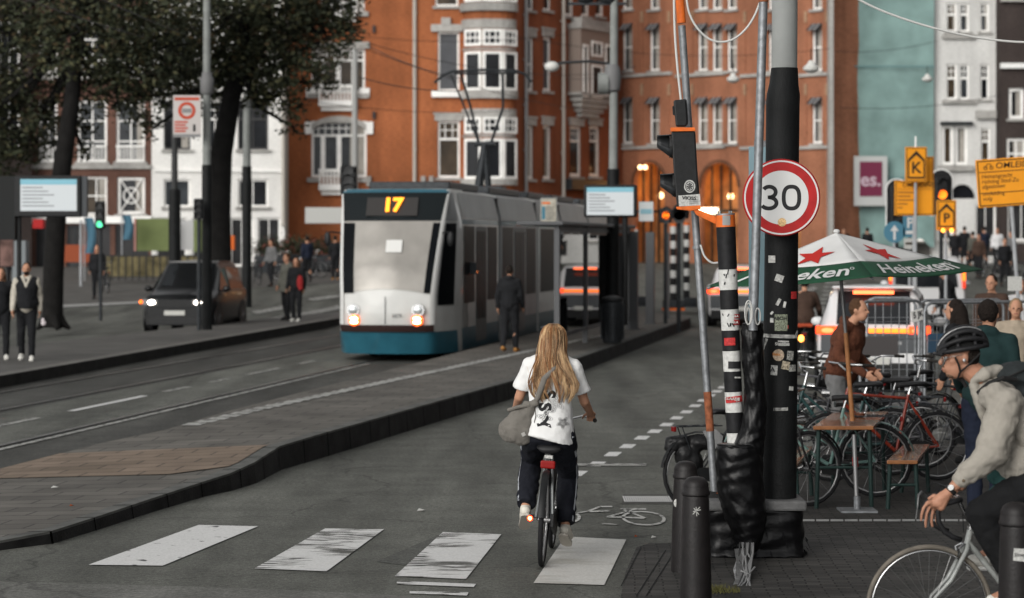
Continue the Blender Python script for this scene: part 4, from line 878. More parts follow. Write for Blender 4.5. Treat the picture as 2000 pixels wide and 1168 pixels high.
# white hatchback behind the fence
def rear_lights(c, w, h2, hb, H, bar=True, zb=.98):
    if bar: MB().box(-w * .88, w * .88, -h2 - .03, -h2 + .03, zb - .035, zb + .035).build('light_bar', orange_l, c)
    for s in (-1, 1): t = MB().box(s * w * .78 - .17, s * w * .78 + .17, -h2 - .035, -h2 + .1, zb - .06, zb + .07).build('tail_light', red_l, c, bevel=.02); MB().ell((s * w * .76, -h2 - .035, zb), (.1, .02, .04)).build('lit_lens', redhot, t)
    MB().box(-.32, .32, -h2 + .3, -h2 + .38, H * .955 - .035, H * .955 + .02).build('brake_light', redhot, c)
    MB().box(-.26, .26, -h2 - .085, -h2 - .065, .45, .56).build('number_plate', plate_m, c)
HH = 1.66
c1, w, h2, hb = car('white_hatchback', 'white hatchback with glowing rear light bar behind the mesh fences', (6.08, 40.3, 0), -TH - .02, 4.35, 1.86, HH, car_white)
MB().box(-w * .88, w * .88, -h2 - .02, -h2 + .05, .62, hb * .99).build('tailgate', car_grey, c1, bevel=.03); rear_lights(c1, w, h2, hb, HH)
MB().box(-w * .7, w * .7, -h2 + .3, -h2 + .75, HH * .985, HH * 1.01).build('roof_spoiler', car_white, c1, bevel=.02)
MB().box(-.45, .45, -h2 - .035, -h2 - .02, .76, .81).build('trim', M('satin trim', (.3, .3, .3), .3, .6), c1)
c2, w, h2, hb = car('white_suv', 'white estate car ahead in the lane, half hidden by the striped post', (6.6, 68.5, .03), -TH, 4.5, 1.86, 1.68, car_white)
MB().box(-w * .88, w * .88, -h2 - .02, -h2 + .05, .5, hb * .9).build('tailgate', car_grey, c2, bevel=.03); rear_lights(c2, w, h2, hb, 1.68)
c3, w, h2, hb = car('white_van', 'white delivery van beyond the beer parasol', (11.3, 66, .0), -TH, 5.2, 2.05, 1.98, car_white, van=True, cat='van')
for s in (-1, 1): MB().box(s * .95 - .04, s * .95 + .04, -h2 - .03, -h2 + .02, 1.35, 1.6).build('tail_light', orange_l, c3); MB().box(s * .95 - .04, s * .95 + .04, -h2 - .03, -h2 + .02, 1.15, 1.33).build('brake_light', M('dull red lamp', (.5, .03, .01), emit=.6, ecol=(1, .05, .01)), c3)

# ================================================================ NEAR POSTS
def stick(pts, r, n=16): return MB().tube([Wp(x, y, Y) for x, y, Y in pts], r, n)
# --- big black mast
mast = thing('lamp_mast', 'thick black mast with grey top carrying the round 30 sign', 'mast', tuple(Wp(1521, 1080, 18.45)))
MO = Wp(1521, 1080, 18.45)
def local(b, O): b.v = [p - O for p in b.v]; return b
s_ = 256
b = MB(); b.tube([Wp(1533, -60, 18.45), Wp(1532, 134, 18.45)], .098, 28); local(b, MO).build('upper_tube', M('mast grey', (.27, .28, .27), .6, nscale=3, namt=.12, bump=.08, bscale=60), mast, smooth=1)
b = MB(); pr = [(1532, 133, .102), (1532, 140, .104), (1531, 165, .112), (1530, 185, .127), (1529, 205, .128), (1527, 400, .127), (1524, 700, .131), (1521, 985, .135), (1520, 1080, .136)]
b.tube([Wp(x, y, 18.45) for x, y, r in pr], [r for x, y, r in pr], 32); local(b, MO).build('lower_tube', M('mast black', (.0065, .0072, .0075), .6, spec=.2, nscale=5, namt=.45, bump=.22, bscale=80), mast, smooth=1)
plinth_m = M('concrete plinth', (.1, .1, .1), .8, nscale=6, namt=.3, bump=.3, bscale=40)
pl = thing('concrete_plinth', 'low concrete plinth wrapped in black foil around the mast', 'plinth', (Wp(1468, 1080, 18.4).x, 18.45, 0))
MB().box(-.37, .40, -.24, .3, .36, .44).build('cap', plinth_m, pl, bevel=.02)
foil = M('black stretch foil', (.003, .003, .0034), .33, bump=.45, bscale=9, spec=.22)
t = foil.node_tree; nn_ = [q for q in t.nodes if q.type == 'TEX_NOISE'][0]; mp = t.nodes.new('ShaderNodeMapping'); mp.inputs['Scale'].default_value = (1, 1, 8); mp.inputs['Rotation'].default_value = (0, .35, 0); tc = [q for q in t.nodes if q.type == 'TEX_COORD'][0]; t.links.new(tc.outputs['Object'], mp.inputs[0]); t.links.new(mp.outputs[0], nn_.inputs['Vector'])
def foil_mesh(rings, name, parent, amp=.012, nn=40, mat=None, bags=()):
    "rings: (centre, rx, ry); wrapped film with many fine slanted creases"
    R_ = random.Random(len(rings) * 7 + nn); b = MB(); out = []; m = len(rings) * 7
    for i in range(m + 1):
        t = i / m * (len(rings) - 1); k = min(int(t), len(rings) - 2); q = t - k; c = rings[k][0].lerp(rings[k + 1][0], q); rx = rings[k][1] * (1 - q) + rings[k + 1][1] * q; ry = rings[k][2] * (1 - q) + rings[k + 1][2] * q
        row = []
        for j in range(nn):
            a = 2 * math.pi * j / nn
            d = amp * (math.sin(6 * a + i * .5) * .7 + math.sin(13 * a - i * .8 + math.sin(i * .7)) * .5 + math.sin(i * .9 + 2 * math.sin(a * 2 + i * .2)) * .9 + R_.uniform(-.1, .1))
            row.append(c + V((rx + d) * math.cos(a), (ry + d) * math.sin(a), R_.uniform(-.3, .3) * amp))
        out.append(row)
    b.loft(out); o = b.build(name, mat or foil, parent, smooth=2); s = o.modifiers.new('s', 'SUBSURF'); s.levels = s.render_levels = 1; return o
def sq(cx, cy, hx, hy, z, n=44):
    pass
b = MB(); R_ = random.Random(3); rows = []
for i in range(15):
    z = .37 * (1 - i / 14) ; row = []
    for j in range(64):
        a = 2 * math.pi * j / 64; ca, sa = math.cos(a), math.sin(a); k = (abs(ca) ** 5 + abs(sa) ** 5) ** (-1 / 5)
        d = .005 * (math.sin(j * .8 + i * .6) + math.sin(i * 1.3 + j * .3) + R_.uniform(-.3, .3)) + (.03 if i > 12 else 0) * R_.uniform(0, 1.4)
        row.append(V((.375 + d) * k * ca + .015, (.26 + d) * k * sa + .03, max(.004, z + R_.uniform(-.006, .006) + (.02 * math.sin(j * .9) if i == 14 else 0))))
    rows.append(row)
b.loft(rows); b.build('foil_wrap', foil, pl, smooth=2)
b = MB(); R_ = random.Random(5)
for i in range(46):     # ragged foil fringe
    a = R_.uniform(-math.pi, .2); x = .4 * math.cos(a) + .015; y = .29 * math.sin(a) + .03; L = R_.uniform(.04, .12); z = R_.choice([.01, .02, .05, .12, .2]); q = R_.uniform(-.4, .4)
    b.add([(x, y, z + .02), (x + .02, y - .004, z), (x + .03 * math.copysign(1, math.cos(a)) + q * .05, y - L * .3, max(.003, z - L * .5))], [(0, 1, 2)])
b.build('foil_fringe', foil, pl, fix=False)
# --- round sign
sg = thing('speed_sign', 'round red and white sign reading 30 fixed to the black mast', 'sign', tuple(Wp(1526, 386, 18.2)), -.05)
b = MB(); b.lathe([(0.001, -.012), (.285, -.012), (.292, 0), (.285, .012), (.001, .012)], 64); Rm = Matrix.Rotation(math.pi / 2, 3, 'X'); b.v = [Rm @ p for p in b.v]; b.build('plate', M('sign red', (.35, .012, .012), .4, nscale=8, namt=.2), sg, smooth=1)
def disc(r0, r1, y, nm, m, par, n=72):
    b = MB(); P = [[V(r * math.cos(2 * math.pi * i / n), y, r * math.sin(2 * math.pi * i / n)) for i in range(n)] for r in (r0, r1)]
    if r0 == 0: b.add(P[1], [tuple(range(n))])
    else: b.add(P[0] + P[1], [(i, (i + 1) % n, n + (i + 1) % n, n + i) for i in range(n)])
    return b.build(nm, m, par, fix=False)
sw = M('sign white', (.55, .55, .54), .35, nscale=3, namt=.06, coat=.2)
disc(.268, .280, -.0135, 'white_rim', sw, sg); disc(0, .203, -.0136, 'white_field', sw, sg)
def thick_digit(kind, cx, par, mat):
    b = MB(); t = .026; H2 = .082; W2 = .058
    def arcst(c, rx, rz, a0, a1, n=26):
        pts = []
        for i in range(n + 1): a = math.radians(a0 + (a1 - a0) * i / n); pts.append((c[0] + rx * math.cos(a), c[1] + rz * math.sin(a)))
        return pts
    def stroke(pts, w_=t / 2 + .002):
        P = []
        for i, p in enumerate(pts):
            q0, q1 = pts[max(0, i - 1)], pts[min(len(pts) - 1, i + 1)]; d = Vector((q1[0] - q0[0], q1[1] - q0[1])).normalized(); nx, nz = -d.y * w_, d.x * w_; P.append(((p[0] + nx, p[1] + nz), (p[0] - nx, p[1] - nz)))
        for (a, c), (e, g) in zip(P, P[1:]): b.add([(cx + a[0], 0, a[1]), (cx + e[0], 0, e[1]), (cx + g[0], 0, g[1]), (cx + c[0], 0, c[1])], [(0, 1, 2, 3)])
    if kind == '0':
        pts = []
        for i in range(49): a = 2 * math.pi * i / 48; ca, sa = math.cos(a), math.sin(a); k = (abs(ca) ** 2.6 + abs(sa) ** 2.6) ** (-1 / 2.6); pts.append((W2 * k * ca, H2 * k * sa))
        stroke(pts)
    else:
        stroke(arcst((-.008, .042), .048, .04, 150, -90)); stroke(arcst((-.012, -.04), .058, .042, 90, -150)); stroke([(-.02, .003), (.0, .003)], .013)
    return b.build('numeral', mat, par, fix=False)
num = M('numeral black', (.015, .015, .016), .5)
o = thick_digit('3', -.083, sg, num); o.location.y = -.0145; o = thick_digit('0', .075, sg, num); o.location.y = -.0145
stk = disc(0, .032, -.0152, 'sticker', M('cream sticker', (.6, .4, .2), .6, nscale=90, namt=.4), sg, 24); stk.location = (.004, 0, -.185)
o = MB().box(-.05, .05, .012, .1, .06, .1).build('bracket', galv, sg); o = MB().box(-.05, .05, .012, .1, -.12, -.08).build('bracket', galv, sg)
# stickers on the mast (curved patches)
def sticker(x0, x1, y0, y1, mat, nm='sticker', off=.004, rot=0, par=mast, O=MO, cx=1524, Y=18.45, rad=.131, root=None):
    b = MB(); n = 6; vs = []; mx, my = (x0 + x1) / 2, (y0 + y1) / 2
    for j in (0, 1):
        for i in range(n + 1):
            x = x0 + (x1 - x0) * i / n; y = (y0, y1)[j]; dx, dy = x - mx, y - my; x, y = mx + dx * math.cos(rot) - dy * math.sin(rot), my + dx * math.sin(rot) + dy * math.cos(rot)
            q = Wp(x, y, Y); c = Wp(cx, y, Y); u = max(-.98, min(.98, (q.x - c.x) / rad)); a = math.asin(u); vs.append(V(c.x + (rad + off) * math.sin(a), Y - (rad + off) * math.cos(a), q.z) - O)
    b.add(vs, [(i, i + 1, n + 2 + i, n + 1 + i) for i in range(n)]); return b.build(nm, mat, par, fix=False)
pst = lambda n, c, a=.35, sc=70: M(n, c, .6, nscale=sc, namt=a)
w_st = pst('white sticker', (.42, .42, .4)); p_st = pst('torn paper', (.38, .38, .36), .7, 25); r_st = pst('red sticker', (.4, .03, .03)); g_st = pst('printed sticker', (.2, .22, .16), .8, 120); t_st = pst('tan sticker', (.35, .3, .22), .7, 60)
for a in ((1499, 1511, 499, 513, w_st, 0), (1511, 1526, 536, 550, w_st, .35), (1541, 1553, 569, 583, r_st, 0), (1510, 1534, 613, 645, g_st, 0), (1511, 1536, 634, 641, M('red print', (.32, .04, .03), .6), 0), (1490, 1549, 652, 659, p_st, .03), (1514, 1520, 582, 596, p_st, .5), (1526, 1531, 588, 600, p_st, .2), (1503, 1507, 607, 614, p_st, .6), (1502, 1508, 620, 629, p_st, 0),
          (1517, 1538, 669, 674, w_st, 0), (1516, 1537, 664, 667, w_st, .05), (1533, 1546, 684, 702, pst('torn grey sticker', (.25, .25, .23), .8, 90), .1), (1523, 1538, 704, 720, t_st, .2), (1537, 1551, 711, 724, pst('torn grey sticker', (.2, .2, .2)), 0), (1503, 1515, 712, 731, w_st, .06), (1508, 1535, 794, 800, p_st, -.03), (1537, 1546, 753, 761, p_st, .1), (1490, 1495, 660, 684, p_st, .3), (1550, 1557, 645, 660, p_st, .5)): sticker(*a[:5], off=.003 + .0004 * (a[1] % 5), rot=a[5])
b = MB(); n = 20; vs = [V(0, 0, 0)]
for i in range(n):
    a = 2 * math.pi * i / n; q = Wp(1517 + 10.5 * math.cos(a), 692 + 11.5 * math.sin(a), 18.45); u = (q.x - Wp(1524, 0, 18.45).x) / .131; an = math.asin(u); vs.append(V(Wp(1524, 0, 18.45).x + .1365 * math.sin(an), 18.45 - .1365 * math.cos(an), q.z) - MO)
vs[0] = sum(vs[1:], V(0, 0, 0)) / n; b.add(vs, [(0, i + 1, (i + 1) % n + 1) for i in range(n)]); b.build('round_sticker', pst('round cream sticker', (.42, .33, .24), .5, 60), mast, fix=False)
for x, y, sz, tx, m_ in ((1524, 622, .035, 'ABOH', num), (1525, 672, .03, 'SILVER', w_st), (1516, 692, .028, 'Flaka', M('orange print', (.5, .2, .05), .6)), (1509, 722, .05, 'A', num)):
    p = Wp(x, y, 18.45 - .139) - MO; lettering('lettering', tx, sz, m_, mast, p, off=.0008)
# --- striped post
SX = lambda y: 1417 + (y - 430) * .0455
sp = thing('striped_post', 'leaning black and white banded post with orange cap', 'post', tuple(Wp(SX(1080), 1080, 18.2))); SO = Wp(SX(1080), 1080, 18.2)
wband = M('worn white band', (.5, .5, .48), .6, nscale=30, namt=.18, bump=.1, bscale=60); bband = M('worn black band', (.008, .008, .009), .6, spec=.25, nscale=25, namt=.5)
ys = [443, 526, 566, 604, 645, 685, 725, 765, 805, 845, 900]
for i, (y0, y1) in enumerate(zip(ys, ys[1:])):
    b = MB(); b.tube([Wp(SX(y0), y0 + .2, 18.2), Wp(SX(y1), y1 - .2, 18.2)], [.0725 - .00002 * (y0 - 443), .0725 - .00002 * (y1 - 443)], 28); local(b, SO).build('band', wband if i % 2 else bband, sp, smooth=1)
b = MB(); b.tube([Wp(SX(419), 419, 18.2), Wp(SX(443), 443, 18.2)], [.071, .0745], 28); local(b, SO).build('orange_cap', orange_paint, sp, smooth=1)
b = MB(); b.tube([Wp(SX(417), 417, 18.2), Wp(SX(420), 420, 18.2)], .073, 28)
local(b, SO).build('lid', galv, sp, smooth=1)
for dx in (-14, -10, 8, 12): b = MB(); q = Wp(SX(416) + dx, 416.5, 18.2); b.cone(q - V(0, 0, .01), q + V(0, 0, .018), .006, n=8); local(b, SO).build('bolt', galv, sp)
kw = dict(par=sp, O=SO, Y=18.2, rad=.0715)
sticker(1410, 1424, 421, 440, M('grey label', (.26, .26, .25), .6), cx=SX(430), off=.006, **kw)
for x0, x1, y0, y1, m_, r_ in ((1432, 1447, 613, 621, r_st, 0), (1431, 1446, 624, 634, r_st, .06), (1414, 1434, 659, 674, r_st, -.05), (1416, 1432, 661, 672, w_st, -.05), (1421, 1445, 705, 719, num, 0), (1433, 1448, 735, 738, p_st, .05), (1417, 1448, 773, 785, r_st, -.12), (1419, 1421, 526, 536, num, .2)): sticker(x0, x1, y0, y1, m_, cx=SX(y0), off=.003 + .0003 * (x1 % 4), rot=r_, **kw)
for x, y, sz, tx in ((1440, 617.5, .028, 'KLA'), (1439, 629.5, .032, 'KLA'), (1433, 779, .042, 'KLAASJE')):
    sz *= .74; x -= 3; p = Wp(x, y, 18.2 - .078) - SO; lettering('lettering', tx, sz, w_st, sp, p, ry=.1 if y > 700 else 0, off=.001)
# scratches on the white bands
R_ = random.Random(11)
for i in range(9): x = 1404 + R_.uniform(4, 30); y = R_.choice([535, 550, 612, 630]); sticker(x, x + R_.uniform(1, 3), y, y + R_.uniform(3, 9), num, 'scratch', cx=SX(y), off=.0025, rot=R_.uniform(-.6, .6), **kw)
# foil over the lower part of the striped post + galvanised pole
fw = thing('foil_wrapping', 'bulging black stretch foil wrapped around the lower posts and cables', 'wrapping', tuple(Wp(1450, 1090, 18.1))); FO = Wp(1450, 1090, 18.1)
ring = lambda x, y, w_, d=.13: (Wp(x, y, 18.12) - FO, w_ / 2 / 260, d)
foil_mesh([ring(1441, 866, 78, .12), ring(1443, 875, 88), ring(1444, 905, 92), ring(1445, 940, 92), ring(1449, 975, 90), ring(1455, 1005, 84), ring(1460, 1035, 68, .11), ring(1461, 1060, 48, .09), ring(1459, 1080, 38, .06)], 'lower_wrap', fw, .0032, 60)
foil_mesh([ring(1470, 630, 40, .075), ring(1469, 650, 44, .08), ring(1470, 700, 42, .08), ring(1474, 760, 40, .08), ring(1475, 800, 46, .08), ring(1470, 840, 50, .09), ring(1462, 870, 62, .1), ring(1458, 900, 60, .1)], 'upper_wrap', fw, .0035, 48)
# tin shroud and bundled cables at the foot
ct = thing('cable_bundle', 'bundle of grey cables and torn tin sleeve below the foil', 'cables', tuple(Wp(1452, 1168, 16.3)[:2]) + (0,)); CO = Vector(ct.location)
tin = M('crumpled tin', (.36, .36, .36), .3, .7, nscale=9, namt=.4, bump=.8, bscale=22)
b = MB(); Yc = 17.6
YC = lambda y: 18.02 - (max(1062, y) - 1062) / 104 * 1.6
pts = [(1434, 1072), (1456, 1070), (1453, 1100), (1459, 1118), (1448, 1140), (1452, 1160), (1428, 1168), (1424, 1160), (1436, 1132), (1432, 1112), (1438, 1094)]
b.prism([(x, y) for x, y in pts], lambda x, y, d: Wp(x, y, YC(y) + d + .03 * math.sin(y * .2)), 0, .03); local(b, CO).build('tin_sleeve', tin, ct)
RC_ = random.Random(4)
for k in range(9):
    x0 = 1446 + k * 3.2; amp = 5 * math.sin(k * 2.1); jx = lambda: RC_.uniform(-5, 5)
    b = MB(); b.tube([Wp(x, y, YC(y) + dd) for x, y, dd in ((x0, 1058, .06), (x0 + jx(), 1080, -.02), (x0 + jx(), 1092, .02), (1458 + (k - 4) * 1.8 + jx(), 1106, -.03), (1460 + (k - 4) * 1.5 + jx(), 1120, 0), (1457 + (k - 4) * 2 + jx(), 1136, -.02), (1452 + (k - 4) * 3 + jx(), 1150, .02), (1446 + (k - 4) * 4.5 + jx(), 1164, 0))], .0065, 8); local(b, CO).build('cable', M('grey cable', (.22, .22, .22), .5) if k % 3 else M('dark cable', (.05, .05, .05), .5), ct, smooth=1)
b = MB(); b.tube([Wp(1448, 1115, YC(1115) - .03), Wp(1462, 1122, YC(1120) - .05), Wp(1474, 1108, YC(1110) - .03)], .007, 8); local(b, CO).build('cable_tie', M('grey cable', (.33, .33, .33)), ct)
# --- galvanised pole beside the mast
g1 = thing('galvanised_pole', 'straight galvanised pole leaning in front of the round sign', 'pole', tuple(Wp(1460, 1080, 17.95))); GO = Wp(1460, 1080, 17.95)
b = MB(); b.tube([Wp(1492, -60, 17.95), Wp(1491, 0, 17.95), Wp(1471, 645, 17.95)], .033, 18); local(b, GO).build('tube', galv, g1, smooth=1)
b = MB(); b.tube([Wp(1491, -4, 17.95), Wp(1491, 4, 17.95)], .038, 18); local(b, GO).build('collar', M('rust', (.2, .07, .03), .8), g1)
for x0, dx, y0 in ((1460, -11, 590), (1456, -13, 585), (1463, -8, 600), (1483, 9, 600)):
    k0 = 1 if dx > 0 else -1; h0 = 632 - y0; b = MB(); b.tube([Wp(1471 + k0 * 9 + (abs(dx) * .55) * math.sin(2 * math.pi * q / 20), 634 - h0 * .5 * (1 - math.cos(2 * math.pi * q / 20)), 17.86 + .003 * dx) for q in range(21)], .0055, 8); local(b, GO).build('cable_loop', M('pale cable', (.42, .42, .4), .5), g1, smooth=1)
# --- leaning pole with signal head
g2 = thing('signal_pole', 'leaning galvanised signal pole with rusty lower part', 'pole', tuple(Wp(1397, 985, 18.5))); HO = Wp(1397, 985, 18.5)
PX = lambda y: 1328 + y * (1396 - 1328) / 970.0
b = MB(); b.tube([Wp(PX(-60), -60, 18.5), Wp(PX(45), 45, 18.5)], .034, 16); local(b, HO).build('orange_sleeve', orange_paint, g2, smooth=1)
b = MB(); b.tube([Wp(PX(50), 50, 18.5), Wp(PX(765), 765, 18.5)], .0285, 16); local(b, HO).build('tube', galv, g2, smooth=1)
b = MB(); b.tube([Wp(PX(765), 765, 18.5), Wp(PX(842), 842, 18.5)], .0305, 16); local(b, HO).build('rusty_section', M('rusty steel', (.22, .075, .035), .85, nscale=25, namt=.4, bump=.2), g2, smooth=1)
b = MB(); b.tube([Wp(PX(842), 842, 18.5), Wp(PX(968), 968, 18.5)], .029, 16); local(b, HO).build('tube', galv, g2, smooth=1)
b = MB(); b.tube([Wp(PX(962), 962, 18.5), Wp(PX(972), 972, 18.5)], [.05, .055], 16); local(b, HO).build('foot_ring', orange_paint, g2)
b = MB(); q = Wp(1390, 985, 18.5) - HO; b.ell(q + V(0, 0, .03), (.11, .1, .075), 16, 8); b.build('foot', M('dirty foot', (.02, .02, .02), .9, bump=.6, bscale=40), g2, smooth=2)
for y in (398, 480): b = MB(); b.tube([Wp(PX(y), y, 18.5), Wp(PX(y + 6), y + 6, 18.5)], .037, 16); local(b, HO).build('clamp', galv, g2)
# signal head (turned away: we see its back and the visors in profile)
th = thing('traffic_light', 'black signal head seen from behind with stickers and orange edges', 'traffic light', tuple(Wp(1337, 405, 18.35)), 0); TO = Wp(1337, 405, 18.35)
def P3(x, y, d): return Wp(x, y, 18.35 + d) - TO
b = MB(); b.prism([(1311, 256), (1358, 256), (1362, 330), (1368, 402), (1322, 404), (1316, 340)], P3, -.08, .1); b.build('housing', M('signal black', (.008, .0085, .009), .45, spec=.25, nscale=30, namt=.3, bump=.08, bscale=70), th, bevel=.012)
for pts, nm in (([(1309, 249), (1357, 249), (1359, 256), (1310, 257)], 'orange_top'), ([(1320, 404), (1368, 401), (1369, 408), (1350, 412), (1322, 409)], 'orange_base')): MB().prism(pts, P3, -.09, .11).build(nm, orange_paint, th, bevel=.004)
for y in (262, 338):
    k = (y - 262) * .08; b = MB(); rows = []
    for i in range(4):
        t = i / 3; x = 1313 + k - t * 30; h0, h1 = y + t * 2, y + 48 - t * 22; n = 12; rows.append([P3(x, (h0 + h1) / 2 - (h1 - h0) / 2 * math.cos(math.pi * 1.5 * j / n - .3), .02 + .09 * math.sin(math.pi * 1.5 * j / n - .3)) for j in range(n + 1)])
    b.loft(rows, False, False); o = b.build('visor', M('visor', (.03, .032, .034), .45), th, smooth=2, fix=False); so_ = o.modifiers.new('s', 'SOLIDIFY'); so_.thickness = .006
    c = P3(1312 + k, y + 24, .02); MB().cone(c, c + V(-.02, 0, 0), .085, n=20).build('lens', M('dark lens', (.03, .03, .03), .1), th)
b = MB(); b.prism([(1315, 196), (1341, 193), (1344, 240), (1340, 248), (1320, 248)], P3, -.05, .07); b.build('sensor_box', M('signal black', (.012, .012, .012)), th, bevel=.014)
MB().prism([(1313, 208), (1317, 206), (1318, 226), (1314, 224)], P3, -.03, .03).build('sensor_lens', black_paint, th)
b = MB(); b.prism([(1325, 382), (1367, 379), (1368.5, 401), (1326, 403)], P3, -.085, -.0815); b.build('label_sticker', w_st, th)
lettering('lettering', 'VIOSS', .034, num, th, P3(1346, 387, -.09), ry=.04, off=.001, xs=1.2)
for i in range(3): MB().prism([(1346, 390.5 + i * 3), (1364, 389.5 + i * 3), (1364, 390.7 + i * 3), (1346, 391.5 + i * 3)], P3, -.088, -.086).build('print_line', M('grey print', (.15, .15, .15)), th)
for r0, r1, m_, d in ((0, 11, w_st, -.083), (7.4, 8.6, num, -.0845), ): 
    b = MB(); n = 28; q = [[P3(1347 + r * math.cos(2 * math.pi * i / n), 364 + r * 1.15 * math.sin(2 * math.pi * i / n), d) for i in range(n)] for r in (r0, r1)]
    if r0 == 0: b.add(q[1], [tuple(range(n))])
    else: b.add(q[0] + q[1], [(i, (i + 1) % n, n + (i + 1) % n, n + i) for i in range(n)])
    b.build('round_sticker', m_, th, fix=False)
b = MB(); 
for a in range(8): t = a * math.pi / 4; b.prism([(1347 + 6 * math.cos(t - .25), 364 + 7 * math.sin(t - .25)), (1347 + 6 * math.cos(t + .25), 364 + 7 * math.sin(t + .25)), (1347, 364)], P3, -.0862, -.0857)
b.build('tree_print', num, th, fix=False)
b = MB(); b.prism([(1354, 410), (1360, 408), (1400, 424), (1398, 438), (1360, 420)], lambda x, y, d: Wp(x, y, 18.3 + d) - HO, -.03, .03); b.build('orange_arm', orange_paint, g2, bevel=.004)
# cables overhead
def cable(name, pts, r, label, mat, Y=18.4):
    P = [Wp(p[0], p[1], p[2] if len(p) > 2 else Y) for p in pts]; Q = []
    for i in range(len(P) - 1):
        p0, p1, p2, p3 = P[max(0, i - 1)], P[i], P[i + 1], P[min(len(P) - 1, i + 2)]
        for k in range(6): t = k / 6; Q.append(.5 * ((2 * p1) + (-p0 + p2) * t + (2 * p0 - 5 * p1 + 4 * p2 - p3) * t * t + (-p0 + 3 * p1 - 3 * p2 + p3) * t ** 3))
    Q.append(P[-1]); O = Q[0]; b = MB(); b.tube([q - O for q in Q], r, 8); o = b.build(name, mat, smooth=1, loc=O); return tag(o, label, 'cable')
pc = M('white cable', (.5, .5, .48), .5)
cable('cable', [(1340, -10), (1346, 25), (1362, 55), (1385, 76), (1410, 82), (1435, 75), (1458, 55), (1474, 30), (1484, 5)], .008, 'white cable drooping between the orange sleeved pole and the galvanised pole', pc)
cable('cable', [(1316, -20), (1318, 60), (1323, 130), (1330, 195)], .009, 'pale cable running down beside the signal pole to the sensor box', pc)
cable('cable', [(1660, -10), (1720, 20), (1800, 48), (1880, 68), (1960, 80), (2040, 84)], .009, 'pale cable sagging across the sky corner at upper right', pc, 19)
cable('cable', [(1368, 478), (1376, 500), (1390, 513), (1402, 513)], .008, 'short pale cable loop between signal pole and striped post', pc)
# --- bollards
def bollard(name, label, px, ytop, s, sticker_=None):
    Y = F / s; r = thing(name, label, 'bollard', (Wp(px, 0, Y).x, Y, 0), 0, 'cast iron bollards on the pavement'); H = CH - (ytop - HY) / s
    bm_ = M('bollard iron', (.010, .0085, .0085), .5, spec=.28, nscale=14, namt=.3, bump=.12, bscale=55)
    b = MB(); b.lathe([(.105, 0), (.1, .3), (.087, H - .16), (.083, H - .125)], 32); b.build('shaft', bm_, r, smooth=1)
    b = MB(); b.lathe([(.083, H - .127), (.092, H - .12), (.094, H - .105), (.088, H - .095), (.086, H - .075), (.084, H - .07)], 32); b.build('ring', bm_, r, smooth=1)
    b = MB(); b.lathe([(.084, H - .071), (.083, H - .05), (.072, H - .025), (.05, H - .008), (.02, H - .001), (.001, H)], 32); b.build('cap', bm_, r, smooth=1); return r, H
b1, H1 = bollard('bollard', 'rear iron bollard of the pair, left of the wrapped posts', 1339, 900, 270)
b2, H2 = bollard('bollard', 'front iron bollard of the pair with a white tag scratch', 1359, 930, 300)
b3, H3 = bollard('bollard', 'iron bollard at the right edge with a square pale sticker', 1985, 980, 368)
b = MB()
for (x0, z0, x1, z1) in ((-.02, .0, .03, .012), (0, .03, .004, -.03), (-.022, -.018, .025, .03), (-.015, .022, .018, -.02)): d = Vector((x1 - x0, z1 - z0)).normalized() * .0025; b.add([(x0 - d.y, 0, z0 + d.x), (x0 + d.y, 0, z0 - d.x), (x1 + d.y, 0, z1 - d.x), (x1 - d.y, 0, z1 + d.x)], [(0, 1, 2, 3)])
o = b.build('scratched_mark', w_st, b2, fix=False); o.location = (-.005, -.094, H2 - .22)
o = MB().box(-.035, .035, 0, .002, -.033, .033).build('sticker', w_st, b3); o.location = (0, -.095, H3 - .27); o.rotation_euler = (0, .08, 0)
lettering('lettering', 'Stoep', .026, num, b3, (0, -.0965, H3 - .27), off=.0005)
o = MB().ell((0, 0, 0), (.02, .004, .03)).build('sticker', w_st, b1); o.location = (-.07, -.055, H1 - .3)
# tuft of dead grass at the foot of the front bollard
R_ = random.Random(2); b = MB()
for i in range(220):
    a = R_.uniform(0, 6.28); r_ = R_.uniform(0, .16); x, y = r_ * math.cos(a), r_ * math.sin(a) * .8; h = R_.uniform(.02, .06); b.add([(x, y, 0), (x + .006, y, 0), (x + R_.uniform(-.03, .03), y + R_.uniform(-.03, .03), h)], [(0, 1, 2)])
p = G(1400, 1160, 0); tag(b.build('grass', M('dry grass', (.09, .085, .03), .9, nscale=20, namt=.4), fix=False, loc=(p.x, p.y, .012)), 'tuft of grass and leaves at the foot of the cable bundle', 'grass', kind='stuff')
# ================================================================ PARASOL, TABLE, BENCHES
RY = 21.6
um = thing('beer_parasol', 'white and green beer parasol with red stars over the wooden table', 'parasol', tuple(G(1674, 1002))); UO = Vector(um.location)
apex = Wp(1634, 455, RY); CY = RY
cor = {'f': Wp(1705, 541, RY - 1.18), 'r': Wp(1922, 527, RY + .3), 'l': Wp(1382, 560, RY - .3), 'b': Wp(1575, 520, RY + 1.15)}
umw = M('parasol white', (.58, .58, .57), .8, nscale=3, namt=.08, bump=.15, bscale=6); umg = M('parasol green', (.012, .06, .03), .75, nscale=4, namt=.15); umr = M('star red', (.42, .02, .015), .75)
T_ = .66
def up(A, B, u, t, off=0):
    "panel point: t 0 apex .. 1 rim; u along the rim; slight sag of the cloth between ribs"
    rim = A.lerp(B, u); q = apex.lerp(rim, t); sag = .05 * math.sin(math.pi * u) * t * (1 - .25 * t) ; q = q - V(0, 0, sag * .8)
    return q
